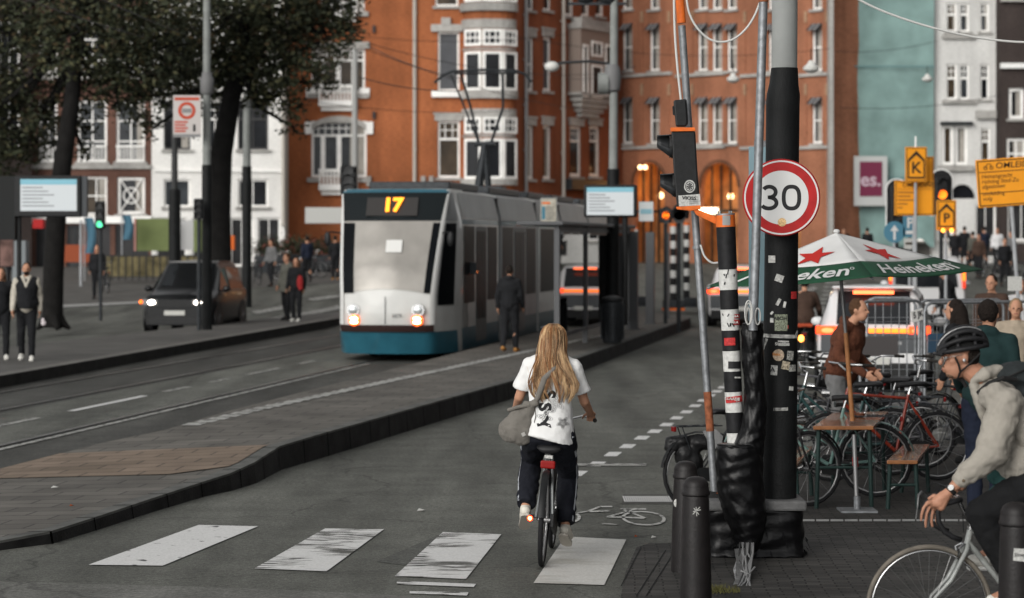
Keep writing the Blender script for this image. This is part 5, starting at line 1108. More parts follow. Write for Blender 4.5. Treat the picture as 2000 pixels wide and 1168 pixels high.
def panel_grid(A, B, u0, u1, t0, t1, nm, mat, off=0.0, nu=10, nt_=8):
    b = MB(); nrm = (A - apex).cross(B - apex).normalized()
    if nrm.z < 0: nrm = -nrm
    vs = [up(A, B, u0 + (u1 - u0) * i / nu, t0 + (t1 - t0) * j / nt_) + nrm * off - UO for j in range(nt_ + 1) for i in range(nu + 1)]
    b.add(vs, [(j * (nu + 1) + i, j * (nu + 1) + i + 1, (j + 1) * (nu + 1) + i + 1, (j + 1) * (nu + 1) + i) for j in range(nt_) for i in range(nu)]); o = b.build(nm, mat, um, smooth=2, fix=False); s = o.modifiers.new('s', 'SOLIDIFY'); s.thickness = .003; return o
def flat_on(A, B, polys, nm, mat, off):
    "flat art given as (u, t) polygons laid on a panel"
    nrm = (A - apex).cross(B - apex).normalized()
    if nrm.z < 0: nrm = -nrm
    b = MB()
    for q in polys: b.add([up(A, B, u, t) + nrm * off - UO for u, t in q], [tuple(range(len(q)))])
    return b.build(nm, mat, um, fix=False)
for A, B, front in ((cor['l'], cor['f'], 1), (cor['f'], cor['r'], 1), (cor['r'], cor['b'], 0), (cor['b'], cor['l'], 0)):
    panel_grid(A, B, 0, 1, 0.0, T_ + .004, 'white_panel', umw); panel_grid(A, B, 0, 1, T_, 1, 'green_border', umg, .002)
    # star: 5 points
    cu, ct_ = .5, .47; Wd = (B - A).length; Ht = (A.lerp(B, .5) - apex).length; st = []
    for i in range(10): a = math.pi / 2 + i * math.pi / 5; r_ = .185 if i % 2 == 0 else .078; tt = ct_ - r_ * math.sin(a) / Ht; st.append((cu + (r_ * math.cos(a) / Wd) / max(.3, tt), tt))
    cen = (cu, ct_); tri = [(cen, st[i], st[(i + 1) % 10]) for i in range(10)]; flat_on(A, B, tri, 'star', umr, .011)
    tm = text_mb('Heineken', 1, off=.018, shear=.25, xs=1.0); xsx = [p.x for p in tm.v]; x0, x1 = min(xsx), max(xsx); zs_ = [p.z for p in tm.v]; z0, z1 = min(zs_), max(zs_)
    def mp(p): 
        t = .93 - (p.z - z0) / (z1 - z0) * .2; u = .5 + ((p.x - x0) / (x1 - x0) - .5) * .76; return up(A, B, u, t)
    nrm = (A - apex).cross(B - apex).normalized(); nrm = nrm if nrm.z > 0 else -nrm
    b = MB(); b.v = [mp(p) + nrm * .012 - UO for p in tm.v]; b.f = tm.f; b.k = tm.k; b.build('lettering', umw, um, fix=False)
    flat_on(A, B, [[(.905 + .016 * math.cos(a0) * r0, .8 + .016 * math.sin(a0) * r0 * 1.6) for a0, r0 in ((2 * math.pi * i / 14, 1), (2 * math.pi * (i + 1) / 14, 1), (2 * math.pi * (i + 1) / 14, .7), (2 * math.pi * i / 14, .7))] for i in range(14)], 'mark_ring', umw, .012)
for k, q in cor.items():
    b = MB(); b.tube([apex - V(0, 0, .03) - UO, q - V(0, 0, .02) - UO], .009, 6); b.build('rib', galv, um)
wood_pole = M('wooden pole', (.3, .13, .05), .5, nscale=14, namt=.2)
b = MB(); b.tube([apex + V(0, 0, .03) - UO, Wp(1652, 655, RY) - UO], .016, 12); b.build('metal_pole', M('pole grey', (.2, .2, .2), .4, .5), um, smooth=1)
b = MB(); b.tube([Wp(1652, 650, RY) - UO, Wp(1665, 822, RY) - UO], .021, 12); b.build('wooden_pole', wood_pole, um, smooth=1)
b = MB(); b.tube([Wp(1668, 850, RY) - UO, V(0, 0, .02)], .02, 12); b.build('lower_pole', M('pole grey', (.2, .2, .2)), um, smooth=1)
b = MB(); b.tube([Wp(1670, 893, RY) - UO, Wp(1671, 912, RY) - UO], .026, 12); b.build('red_band', umr, um); b = MB(); b.box(-.16, .16, -.16, .16, 0.012, .03); b.cone((0, 0, .03), (0, 0, .14), .03, n=12); b.build('base', galv, um)
MB().ell(apex + V(0, 0, .015) - UO, (.03, .03, .02)).build('finial', umw, um)
wood = M('varnished orange wood', (.26, .11, .045), .22, nscale=3.5, namt=.35, coat=.5, bump=.1, bscale=30); wood_e = M('wood edge', (.33, .13, .045), .4, nscale=14, namt=.3)
def trestle(name, label, cat, pts, z, group, legs_y=1.0):
    "pts: four plan corners (front-left, front-right, back-right, back-left) at height z"
    c = sum(pts, V(0, 0, 0)) / 4; r = thing(name, label, cat, (c.x, c.y, 0), 0, group); q = [V(p.x - c.x, p.y - c.y, z) for p in pts]; dn = V(0, 0, -.035)
    b = MB(); b.add(q + [p + dn for p in q], [(0, 1, 2, 3), (7, 6, 5, 4), (0, 1, 5, 4), (1, 2, 6, 5), (2, 3, 7, 6), (3, 0, 4, 7)]); b.build('tabletop' if cat == 'table' else 'seat', wood, r, bevel=.006)
    for t in (.04, .88):
        L = q[0].lerp(q[3], t); R = q[1].lerp(q[2], t)
        for s, P in ((1, L), (-1, R)):
            b = MB(); x = P + (R - L) * s * .08 - V(0, 0, .037); b.tube([x, V(x.x - s * .02, x.y, .0)], .02, 10); b.build('leg', green_steel, r, smooth=1)
        b = MB(); b.tube([L + (R - L) * .08 - V(0, 0, .5 * z), R - (R - L) * .08 - V(0, 0, .5 * z)], .013, 8); b.build('crossbar', green_steel, r)
    return r
tp = lambda x, y, z: (lambda k: V((x - 1000) / F * k, k, z))((CH - z) * F / (y - HY))
trestle('beer_table', 'narrow varnished wooden table around the parasol pole', 'table', [tp(1588, 832, .75), tp(1706, 832, .75), tp(1735, 803, .75), tp(1626, 806, .75)], .75, None)
trestle('wooden_bench', 'varnished bench right of the table, below the red bicycle', 'bench', [tp(1732, 899, .45), tp(1792, 899, .45), tp(1816, 867, .45), tp(1764, 868, .45)], .45, 'benches by the table')
trestle('wooden_bench', 'varnished bench left of the table, half behind the mast', 'bench', [tp(1520, 908, .45), tp(1556, 908, .45), tp(1588, 872, .45), tp(1545, 872, .45)], .45, 'benches by the table')
b = MB(); p = tp(1678, 815, .75); b.lathe([(.045, 0), (.055, .005), (.06, .035), (.054, .037), (.048, .01), (.001, .008)], 20); tag(b.build('ashtray', M('brown glass', (.12, .04, .02), .15), smooth=1, loc=(p.x, p.y, .753)), 'small brown ashtray on the wooden table', 'ashtray')
# ================================================================ MESH FENCES
def fence(label, x0, Y0, x1, Y1, ytop, nb=14, sheetm=None):
    A = Wp(x0, HY, Y0); B = Wp(x1, HY, Y1); A.z = B.z = 0; L = (B - A).length; d = (B - A) / L; r = thing('mesh_fence', label, 'fence', tuple(A), math.atan2(d.y, d.x), 'mobile mesh fences'); H = CH - (ytop - HY) / F * (Y0 + Y1) / 2
    b = MB(); b.tube([V(0, 0, 0.05), V(0, 0, H - .1), V(.03, 0, H - .03), V(.1, 0, H), V(L - .1, 0, H), V(L - .03, 0, H - .03), V(L, 0, H - .1), V(L, 0, .05), V(0, 0, .05)], .019, 10); b.build('frame', galv, r, smooth=1)
    b = MB()
    for i in range(1, nb): x = L * i / nb; b.cone((x, 0, .05), (x, 0, H), .0038, n=5)
    for z in (.3, .75, 1.2, H - .25): b.cone((0, 0, z), (L, 0, z), .0045, n=5)
    tag(b.build('wire_mesh', galv, r), kind='stuff'); del b
    for s in (0, 1): MB().box(L * s - .12, L * s + .12, -.3, .3, 0, .12).build('foot', M('concrete foot', (.2, .2, .19), .9), r, bevel=.02)
    return r, H, L
f1 = fence('left mesh fence panel in front of the white hatchback', 1680, 29, 1800, 29.6, 588, 8)
f2 = fence('mesh fence panel with a paper tag at its corner', 1693, 31, 1788, 31, 582, 6)
f3 = fence('right mesh fence panel behind the helmeted rider', 1806, 29, 2060, 30, 590, 11)
f4 = fence('middle mesh fence panel overlapping its neighbours', 1795, 30.5, 1960, 31, 586, 6)
r, H_, L_ = f1; o = MB().box(-.16, .05, -.004, .004, -.07, .07).build('paper_tag', whitef, r); o.location = (L_ + -.05, -.03, H_ - .17); o.rotation_euler = (0, -.2, 0)
lettering('lettering', '5 JK', .1, num, r, (L_ - .1, -.04, H_ - .17), ry=-.2, off=.003)
for rr_, x0, m_ in ((f1, .0, M('grey board', (.13, .12, .12), .7)), (f4, .12, M('blue board', (.04, .08, .13), .7))): r, H_, L_ = rr_; MB().box(x0, x0 + .4 * (1.5 if x0 == 0 else 1), -.03, -.015, H_ - .66, H_ - .42).build('board', m_, r)
# hidden blue white sign behind the pole
sb_ = thing('narrow_sign', 'narrow pale blue board fixed behind the galvanised pole', 'sign', tuple(Wp(1478, 400, 18.75))); MB().box(-.06, .09, 0, .03, -.9, .45).build('board', M('pale blue board', (.2, .3, .34), .5), sb_); MB().box(-.015, .1, .035, .06, -1.3, .5).build('rail', galv, sb_)
# ================================================================ BICYCLES
def mk(n, c, r=.5, **k): return M(n, c, r, **k)
def bicycle(name, label, loc, rz, col, style='city', lean=0.0, group=None, spokes=20, seat=.9, rack=True, fender=True, near=False):
    root = thing(name, label, 'bicycle', loc, rz, group); root.rotation_euler = (0, lean, rz)
    fr = mk('bike %s paint' % (col,), col, .4, nscale=6, namt=.2, coat=.3); r = .345; RA = V(0, -.54, r); FA = V(0, .54, r); BB = V(0, -.12, .29); ST = V(0, -.25, seat - .12); HT = V(0, .36, .92); HB = V(0, .41, .74)
    if style == 'road': HT = V(0, .38, .86); HB = V(0, .41, .74)
    seg = 40 if near else 24
    for A in (RA, FA):
        w_ = MB().torus(A, (1, 0, 0), r - .02, .019 if style != 'road' else .0125, seg, 8).build('wheel', rubber if style != 'road' else M('tan tyre', (.12, .1, .075), .7), root, smooth=2)
        MB().torus(A, (1, 0, 0), r - .042, .0085, seg, 6, 1.3).build('rim', M('rim alloy', (.3, .3, .3), .3, .8), w_, smooth=2)
        b = MB()
        for i in range(spokes):
            t = 2 * math.pi * i / spokes; d = V(0, math.cos(t), math.sin(t)); t2 = t + .35; b.cone(A + V(.03 if i % 2 else -.03, math.cos(t2) * .02, math.sin(t2) * .02), A + d * (r - .045), .0013 if near else .0016, n=4)
        b.cone(A - V(.045, 0, 0), A + V(.045, 0, 0), .018, n=10); b.build('spokes_and_hub', M('spoke steel', (.28, .28, .28), .35, .8), w_)
        if fender:
            b = MB(); a0, a1 = (-.1, math.pi * .95) if A is RA else (.25, math.pi * .88); P0 = []; P1 = []
            for i in range(15):
                t = a0 + (a1 - a0) * i / 14; t = t if A is RA else t; s = -1 if A is RA else 1; d = V(0, math.cos(t) * s * -1 if A is RA else math.cos(t), math.sin(t)); P0.append(A + d * (r + .012) + V(-.026, 0, 0)); P1.append(A + d * (r + .012) + V(.026, 0, 0))
            m_ = len(P0); b.add(P0 + [(p + q) / 2 + (((p + q) / 2) - A).normalized() * .012 for p, q in zip(P0, P1)] + P1, [(i, i + 1, m_ + i + 1, m_ + i) for i in range(m_ - 1)] + [(m_ + i, m_ + i + 1, 2 * m_ + i + 1, 2 * m_ + i) for i in range(m_ - 1)]); b.build('mudguard', black_paint if style == 'city' else fr, root, smooth=2, fix=False)
    b = MB(); b.cone(HT, HB, .019, n=10)
    if style == 'low': b.tube([HB + V(0, -.01, .06), V(0, .2, .52), V(0, .0, .36), BB], .019, 10); b.tube([HB + V(0, -.01, .12), V(0, .12, .62), V(0, -.17, .46)], .013, 8)
    else: b.cone(HB + V(0, -.01, .03), BB, .018, n=10); b.cone(HT - V(0, .01, .05), ST + V(0, .01, -.04), .015, n=10)
    b.cone(BB, ST, .016, n=10)
    for s in (-1, 1):
        b.tube([BB + V(s * .02, -.02, 0), RA + V(s * .05, 0, 0)], .009, 8); b.tube([ST - V(-s * .01, 0, .06), RA + V(s * .05, 0, 0)], .008, 8)
    b.build('frame', fr, root, smooth=1)
    b = MB(); cr = HB - V(0, -.01, .02)
    for s in (-1, 1): b.tube([cr + V(s * .015, 0, 0), cr + V(s * .045, .01, -.03), FA.lerp(cr, .5) + V(s * .05, -.012, 0), FA + V(s * .05, 0, 0)], [.012, .012, .011, .008], 8)
    b.build('fork', fr if style != 'city' else black_paint, root, smooth=1)
    b = MB(); b.cone(ST, ST + V(0, -.03, .1), .0125, n=8); sp_ = b.build('seat_post', chrome, root)
    b = MB(); n = 14; rows = []
    for y, w_, z in ((-.15, .075, .0), (-.12, .095, .012), (-.05, .085, .012), (.03, .04, .004), (.12, .022, 0), (.145, .012, -.008)): rows.append([V(w_ * math.cos(2 * math.pi * i / n), y - .28, seat - .02 + z + (.02 if math.sin(2 * math.pi * i / n) > 0 else .035) * math.sin(2 * math.pi * i / n)) for i in range(n)])
    b.loft(rows); b.build('saddle', M('saddle black', (.014, .014, .015), .5), root, smooth=2)
    if style == 'road':
        b = MB(); S_ = HT + V(0, .0, .02); b.cone(HT, S_, .015, n=8); b.cone(S_, S_ + V(0, .1, .01), .014, n=8); b.build('stem', chrome, root)
        b = MB(); C_ = S_ + V(0, .1, .01); 
        for s in (-1, 1): b.tube([C_, C_ + V(s * .1, 0, 0), C_ + V(s * .19, .02, 0), C_ + V(s * .205, .08, -.015), C_ + V(s * .21, .11, -.06), C_ + V(s * .21, .08, -.115), C_ + V(s * .21, .0, -.14), C_ + V(s * .21, -.05, -.14)], .015, 10)
        b.build('handlebar', M('bar tape', (.012, .012, .013), .6), root, smooth=2)
        for s in (-1, 1): b = MB(); b.tube([C_ + V(s * .208, .09, -.01), C_ + V(s * .208, .135, .02), C_ + V(s * .208, .14, -.06), C_ + V(s * .208, .12, -.12)], .008, 8); b.build('brake_lever', chrome, root, smooth=1)
    else:
        T = V(0, .33, seat + .1); b = MB(); b.tube([HT, T, T + V(0, .05, .02)], .012, 8); b.build('stem', chrome, root)
        C_ = T + V(0, .05, .02); b = MB()
        b.tube([C_ + V(-.3, -.2, .05), C_ + V(-.28, -.06, .055), C_ + V(-.2, .02, .06), C_, C_ + V(.2, .02, .06), C_ + V(.28, -.06, .055), C_ + V(.3, -.2, .05)], .011, 8); hb_ = b.build('handlebar', chrome, root, smooth=1)
        for s in (-1, 1): MB().cone(C_ + V(s * .3, -.21, .049), C_ + V(s * .285, -.09, .055), .0165, n=10).build('grip', M('grip', (.02, .018, .016), .7), hb_, smooth=1)
    b = MB(); b.cone(BB - V(.06, 0, 0), BB + V(.06, 0, 0), .02, n=10); ca = .3
    for s in (-1, 1):
        e = BB + V(s * .07, -s * .16 * math.cos(ca) * -1, -s * .16 * math.sin(ca)); b.cone(BB + V(s * .065, 0, 0), e, .01, .008, 8)
    b.build('crank', dark_metal, root)
    for s in (-1, 1): e = BB + V(s * .12, s * .16 * math.cos(ca), -s * .16 * math.sin(ca)); MB().box(-.045, .045, -.035, .035, -.01, .01, None, e).build('pedal', black_paint, root)
    b = MB(); b.torus(BB + V(.055, 0, 0), (1, 0, 0), .085, .006, 24, 6)
    if style != 'road' : b = MB(); b.prism([(BB.y + .11, BB.z), (BB.y + .07, BB.z + .09), (BB.y - .05, BB.z + .1), (RA.y - .03, RA.z + .05), (RA.y - .05, RA.z - .04), (BB.y - .05, BB.z - .1), (BB.y + .07, BB.z - .09)], lambda x, y, d: V(d, x, y), .052, .07)
    b.build('chain_guard', black_paint, root)
    if rack and style != 'road':
        b = MB(); z = 2 * r + .07
        for s in (-.055, .055): b.tube([V(s, -.33, z), V(s, -.75, z)], .006, 6); b.tube([V(s, -.72, z), V(s, -.56, r)], .005, 6)
        for y in (-.35, -.5, -.62, -.75): b.tube([V(-.055, y, z), V(.055, y, z)], .006, 6)
        b.build('rack', dark_metal, root)
        b = MB(); b.box(-.035, .035, -.79, -.765, z - .045, z); b.build('rear_reflector', M('reflector', (.14, .006, .006), .25), root, bevel=.006)
        b = MB(); b.cone(V(0, .42, .78), V(0, .5, .78), .035, .045, 12); b.build('front_lamp', chrome, root)
    return root
ink = (.013, .014, .016)
wb = bicycle('city_bicycle', 'black city bicycle ridden by the long haired woman', (Wp(1068, 0, 18.3).x, 18.33, 0), -.085, ink, 'city', seat=.875, lean=.055, spokes=28, near=True, rack=False)
wb['label'] = 'black city bicycle with red tail light ridden by the woman'
silver_stay = M('silver stay', (.25, .26, .26), .35, .7)
b = MB()
for s in (-1, 1): b.tube([V(s * .02, -.3, .8), V(s * .062, -.55, .36)], .0095, 8)
b.build('silver_stays', silver_stay, wb, smooth=1)
b = MB(); b.box(-.055, .055, -.47, -.44, .715, .775); b.build('saddle_reflector', M('big red reflector', (.22, .008, .007), .3), wb, bevel=.012)
b = MB(); b.box(-.03, .03, -.44, -.42, .79, .812); b.build('saddle_tag', w_st, wb)
rl = MB().cone((-.1, -.58, .36), (-.1, -.61, .36), .022, .024, 14).build('tail_lamp', M('lamp black', (.02, .01, .01), .5), wb); MB().ell((-.1, -.615, .36), (.015, .008, .015)).build('lit_lens', M('red led', (1, .1, .03), emit=22, ecol=(1, .12, .03)), rl); MB().torus((-.1, -.613, .36), (0, 1, 0), .018, .005, 16, 6).build('lens_ring', M('red glow', (1, .05, .02), emit=1, ecol=(1, .03, .01)), rl)
gk = 'bicycles parked behind the wooden table'
specs = [ # px of mid, Y, rz(deg), colour, style, label
 (1728, 24.0, 96, (.2, .025, .012), 'city', 'red framed bicycle with black saddle nearest the helmeted rider'),
 (1596, 22.6, 80, (.13, .22, .2), 'low', 'pale green step through bicycle beside the black mast'),
 (1640, 24.6, 88, (.02, .05, .05), 'low', 'dark teal bicycle behind the parasol pole'),
 (1585, 25.8, 101, ink, 'city', 'black bicycle behind the mast in the tangled row'),
 (1665, 26.4, 62, ink, 'city', 'black bicycle turned towards the fence with raised bar'),
 (1760, 26.6, 120, (.1, .1, .1), 'city', 'grey bicycle behind the red one by the fence'),
 (1700, 25.4, 75, (.03, .03, .035), 'low', 'dark low frame bicycle behind the table'),
 (1610, 27.6, 110, (.12, .12, .13), 'city', 'silver grey bicycle at the back of the row'),
 (1858, 26.0, 85, ink, 'city', 'black bicycle behind the helmeted rider')]
for px, Y, a, col, st, lb in specs: bicycle('parked_bicycle', lb, (Wp(px, 0, Y).x, Y, .012), math.radians(a), col, st, lean=.04 * (1 if a > 90 else -1), group=gk, spokes=16, seat=.95 if col[0] != .2 else .98)
# bicycle with black bag left of the posts
bc = bicycle('parked_bicycle', 'black bicycle with covered saddle left of the striped post', (Wp(1395, 0, 21.6).x + .35, 21.6, 0), math.radians(-70), ink, 'city', spokes=16, seat=.9)
sbg = thing('saddle_bag', 'black cloth cover and bag on the bicycle left of the posts', 'bag', tuple(Wp(1345, 900, 21.4))); b = MB(); OB = Wp(1345, 900, 21.4)
for x, y, rx, rz_ in ((1325, 862, .13, .06), (1312, 872, .07, .06), (1340, 890, .1, .14), (1352, 905, .09, .16), (1372, 865, .14, .07), (1395, 855, .1, .06), (1333, 930, .035, .07)): b.ell(Wp(x, y, 21.4) - OB, (rx, .09, rz_))
o = remesh(b.build('cover', M('black nylon', (.009, .009, .0095), .45, bump=.6, bscale=9), sbg), .014, 2); rumple(o, .05, .12)
b = MB(); b.add([Wp(x, y, 21.28) - OB for x, y in ((1372, 842), (1398, 838), (1412, 852), (1408, 880), (1388, 872))], [(0, 1, 2, 3, 4)]); rr = b.build('grey_flap', M('grey cover', (.16, .16, .16), .5, bump=.8, bscale=14), sbg, fix=False); s = rr.modifiers.new('s', 'SOLIDIFY'); s.thickness = .01
# ================================================================ PEOPLE
skin_m = M('skin', (.42, .22, .14), .55, nscale=6, namt=.12); skin_d = M('dark skin', (.16, .085, .055), .55, nscale=6, namt=.12)
def cloth(n, c, b_=.35, sc=14, am=.12): return M(n, c, .9, nscale=sc, namt=am, bump=b_, bscale=sc, spec=.2)
def hand(b, w_, d, up_, s=1.0, curl=.5, side=1, fr=.0085):
    "palm + five fingers in body mesh. d: forearm/finger direction, up_: back of the hand, side: thumb side along d x up_"
    d = Vector(d).normalized(); up_ = Vector(up_); up_ = (up_ - d * up_.dot(d)).normalized(); lat = d.cross(up_) * side
    b.ell(w_ + d * .045 * s, (.03 * s, .03 * s, .03 * s)); c = w_ + d * .05 * s
    for k in (-1, -.33, .33, 1):
        r0 = c + lat * k * .028 * s + d * .03 * s; b.cone(w_ + lat * k * .015 * s, r0, .014 * s, .0125 * s, 8); b.ell(r0, .0125 * s, 8, 6)
        L = (.075, .085, .08, .062)[int(round((1 - k) * 1.5))] * s; p = r0; dd = d.copy(); segs = []
        for q in range(3): dd = (dd - up_ * curl * (.75 if q else .4)).normalized(); p2 = p + dd * L * (.45, .32, .25)[q]; segs.append((p2, fr * s * (1 - .1 * q))); p = p2
        b.limb((r0, fr * s * 1.12), *segs, n=8)
    t0 = w_ + d * .02 * s + lat * .022 * s; t1 = t0 + (d * .6 + lat * .8 - up_ * curl * .4).normalized() * .045 * s; t2 = t1 + (d * .9 + lat * .25 - up_ * curl * .5).normalized() * .032 * s; b.limb((t0, .013 * s), (t1, .0105 * s), (t2, .009 * s), n=8)
def J(stride=.0, arm=.0, lean=.0, look=0):
    "standing / walking joints; stride > 0: left leg forward"
    j = {}
    j['pel'] = V(0, 0, .95); j['wai'] = V(0, lean * .3, 1.1); j['che'] = V(0, lean * .7, 1.3); j['nek'] = V(0, lean, 1.47); j['hea'] = V(0, lean * 1.1 + .02, 1.625)
    for s, n, f in ((-1, 'L', 1), (1, 'R', -1)):
        st = stride * f; j['hip' + n] = V(s * .09, 0, .92); j['kne' + n] = V(s * .095, st * .5 + (.06 if st < 0 else .02) + .03 * abs(st), .5); j['ank' + n] = V(s * .095, st * .9 if st > 0 else st * 1.1, .09 if st >= 0 else .09 + abs(st) * .25); j['toe' + n] = j['ank' + n] + V(s * .015, .15, -.055 if st >= 0 else -.075 + 0 * st)
        j['sho' + n] = V(s * .175, lean, 1.42); a = -arm * f; j['elb' + n] = V(s * .225, lean + a * .5 - .02, 1.15); j['wri' + n] = V(s * .23, lean + a * 1.0 + .08, .91)
    return j
def person(label, loc, rz, j, top, bottom, shoes, hair, H=1.75, skin=None, vox=.018, hairstyle='short', hood=False, girth=1.0, group=None, sleeves=True, coat_len=0, curl=.5, parts=True, mod=None):
    k = H / 1.75; r = thing('person', label, 'person', loc, rz, group); r.scale = (k, k, k); skin = skin or skin_m; g = girth
    b = MB(); b.ell(j['pel'], (.155 * g, .11 * g, .11)).ell(j['wai'], (.13 * g, .095 * g, .13)).ell(j['che'], (.16 * g, .11 * g, .17)); b.limb((j['shoL'], .055), (j['nek'] - V(0, 0, .02), .06), (j['shoR'], .055)); b.limb((j['pel'], .12 * g), (j['wai'], .1 * g), (j['che'], .1 * g), (j['nek'], .06)); fwd = V(0, 1, 0)
    b.limb((j['nek'], .052), (j['hea'] - V(0, .01, .05), .048))
    b.ell(j['hea'] + V(0, -.005, .02), (.074, .092, .1)).ell(j['hea'] + V(0, .03, -.045), (.055, .06, .065)).ell(j['hea'] + V(0, .097, -.012), (.011, .02, .018)); b.cone(j['hea'] + V(0, .085, .02), j['hea'] + V(0, .105, -.015), .008, .013, 8)
    for s in (-1, 1): b.ell(j['hea'] + V(s * .077, -.005, 0), (.01, .018, .028))
    for n in 'LR':
        b.limb((j['hip' + n], .085 * g), (j['kne' + n], .055), n=12); cf = j['kne' + n].lerp(j['ank' + n], .3) - V(0, .015, 0); b.limb((j['kne' + n], .053), (cf, .052), (j['ank' + n], .036)); b.limb((j['ank' + n], .036), (j['toe' + n], .03))
        b.limb((j['sho' + n], .05), (j['elb' + n], .038)); b.limb((j['elb' + n], .038), (j['wri' + n], .026)); d = (j['wri' + n] - j['elb' + n]).normalized(); s = -1 if n == 'L' else 1; hand(b, j['wri' + n], d, V(s, 0, 0.0) if abs(d.z) > .5 else V(0, 0, 1), curl=curl, side=1 if n == 'L' else -1)
    remesh(b.build('body', skin, r), min(vox, .012), 3)
    b = MB(); e = .022; b.ell(j['pel'] + V(0, 0, .05), ((.165 * g + e), .125 * g + e, .13)).ell(j['wai'], (.145 * g + e, .11 * g + e, .14)).ell(j['che'], (.172 * g + e, .122 * g + e, .175)); b.limb((j['shoL'], .062 + e * .5), (j['nek'] - V(0, 0, .035), .068), (j['shoR'], .062 + e * .5)); b.limb((j['pel'] + V(0, 0, .03), .135 * g + e), (j['wai'], .12 * g + e), (j['che'], .12 * g + e)); 
    if coat_len: b.cone(j['pel'] + V(0, 0, .05), j['pel'] - V(0, 0, coat_len), .17 * g + e, .19 * g + e, 18)
    for n in 'LR': b.limb((j['sho' + n], .062 + e * .5), (j['elb' + n], .05 + e * .5), n=12); b.limb((j['elb' + n], .05 + e * .5), (j['wri' + n], .036 + e * .4), n=12) if sleeves else None
    if hood: b.limb((j['nek'] + V(-.06, -.05, .02), .05), (j['nek'] + V(0, -.08, .03), .055), (j['nek'] + V(.06, -.05, .02), .05))
    else: b.cone(j['nek'] - V(0, 0, .03), j['nek'] + V(0, 0, .03), .075, .064, 14)
    rumple(remesh(b.build('jacket', top, r), vox, 3), .03, .16)
    b = MB(); b.ell(j['pel'], (.165 * g, .125 * g, .12))
    for n in 'LR': b.limb((j['hip' + n], .1 * g), (j['kne' + n], .075), n=12); b.limb((j['kne' + n], .075), (j['ank' + n] + V(0, 0, .01), .058), n=12)
    rumple(remesh(b.build('trousers', bottom, r), vox, 3), .03, .08)
    for n in 'LR':
        b = MB(); d = (j['toe' + n] - j['ank' + n]); b.limb((j['ank' + n] - V(0, .02, .03), .046), (j['ank' + n] + d * .5 - V(0, 0, .0), .045), (j['toe' + n], .04)); b.box(-.04, .04, -.06, .15, -.012, .012, None, j['ank' + n] + V(0, .03, -.075) if abs(j['ank' + n].z - .09) < .02 else j['ank' + n] + V(0, .03, -.06)); remesh(b.build('shoe', shoes, r), min(vox, .012), 2)
    b = MB(); h = j['hea']
    b.ell(h + V(0, -.022, .032), (.083, .092, .1)); 
    if hairstyle == 'long': b.limb((h + V(0, -.06, 0), .085), (h + V(0, -.09, -.14), .085), (h + V(0, -.1, -.3), .06)); b.limb((h + V(-.06, -.02, -.02), .035), (h + V(-.08, 0, -.2), .03)); b.limb((h + V(.06, -.02, -.02), .035), (h + V(.08, 0, -.2), .03))
    if hairstyle == 'bun': b.ell(h + V(0, -.1, .08), .045)
    if hairstyle != 'none': rumple(remesh(b.build('hair', hair, r), min(vox, .014), 2), .02, .04)
    if parts:
        for s in (-1, 1): MB().ell(h + V(s * .03, .086, .012), (.012, .008, .007), 10, 6).build('eye', M('eye dark', (.03, .02, .018), .3), r)
        MB().ell(h + V(0, .085, -.052), (.024, .01, .005), 10, 6).build('mouth', M('lips', (.25, .08, .07), .6), r)
    if mod: mod(r, j)
    return r
blk = cloth('black cloth', (.011, .0115, .013)); navy = cloth('navy cloth', (.012, .016, .03)); jean = cloth('dark denim', (.025, .03, .04)); brn = cloth('brown jacket', (.05, .03, .022)); brf = cloth('brown fleece', (.085, .03, .016), .8, 30, .25); offw = cloth('cream fleece', (.42, .39, .33)); olive = cloth('olive coat', (.1, .1, .085)); sand = cloth('sand cloth', (.3, .25, .19)); gry = cloth('grey cloth', (.13, .13, .13)); tealc = cloth('dark teal cloth', (.012, .03, .03)); redc = cloth('red bag cloth', (.25, .02, .02))
hb_ = cloth('dark hair', (.014, .01, .008), .8, 60); hbr = cloth('brown hair', (.07, .035, .018), .8, 60); hbl = cloth('fair hair', (.25, .17, .1), .8, 60); wsh = cloth('white shoe', (.55, .54, .5)); dsh = cloth('black shoe', (.02, .02, .02)); tsh = cloth('tan shoe', (.33, .16, .05)); shw = cloth('white shirt', (.55, .55, .55))
def at_(px, py, z=0): p = G(px, py, z); return (p.x, p.y, p.z)
rz_to = math.pi
# left side
def vest(r, j):
    b = MB(); g = 1.0; e = .06; b.cone(j['pel'] + V(0, 0, -.02), j['che'], .19, .19, 20).ell(j['pel'] + V(0, 0, .08), (.165 + e, .125 + e, .13)).ell(j['wai'], (.145 + e, .11 + e, .14)).ell(j['che'], (.165 + e, .122 + e * .8, .165)); b.limb((j['shoL'] * .8 + j['nek'] * .2, .08), (j['shoR'] * .8 + j['nek'] * .2, .075)); rumple(remesh(b.build('vest', blk, r), .02, 3), .03, .1)
    b = MB(); b.limb((j['nek'] + V(-.07, .02, .02), .04), (j['nek'] + V(0, -.06, .04), .05), (j['nek'] + V(.07, .02, .02), .04)); b.limb((j['nek'] + V(-.06, .05, .02), .035), (j['nek'] + V(-.0, .16, -.16), .02)); b.limb((j['nek'] + V(.06, .05, .02), .035), (j['nek'] + V(0, .16, -.16), .02)); remesh(b.build('collar', offw, r), .015, 2)
    b = MB(); b.ell(j['hea'] + V(0, .05, -.06), (.05, .05, .045)); b.build('beard', hb_, r, smooth=2)
person('man in black vest over cream fleece walking at the left edge', at_(52, 705, .2), rz_to + .12, J(.12, .1), offw, blk, wsh, hb_, 1.8, skin_m, mod=vest)
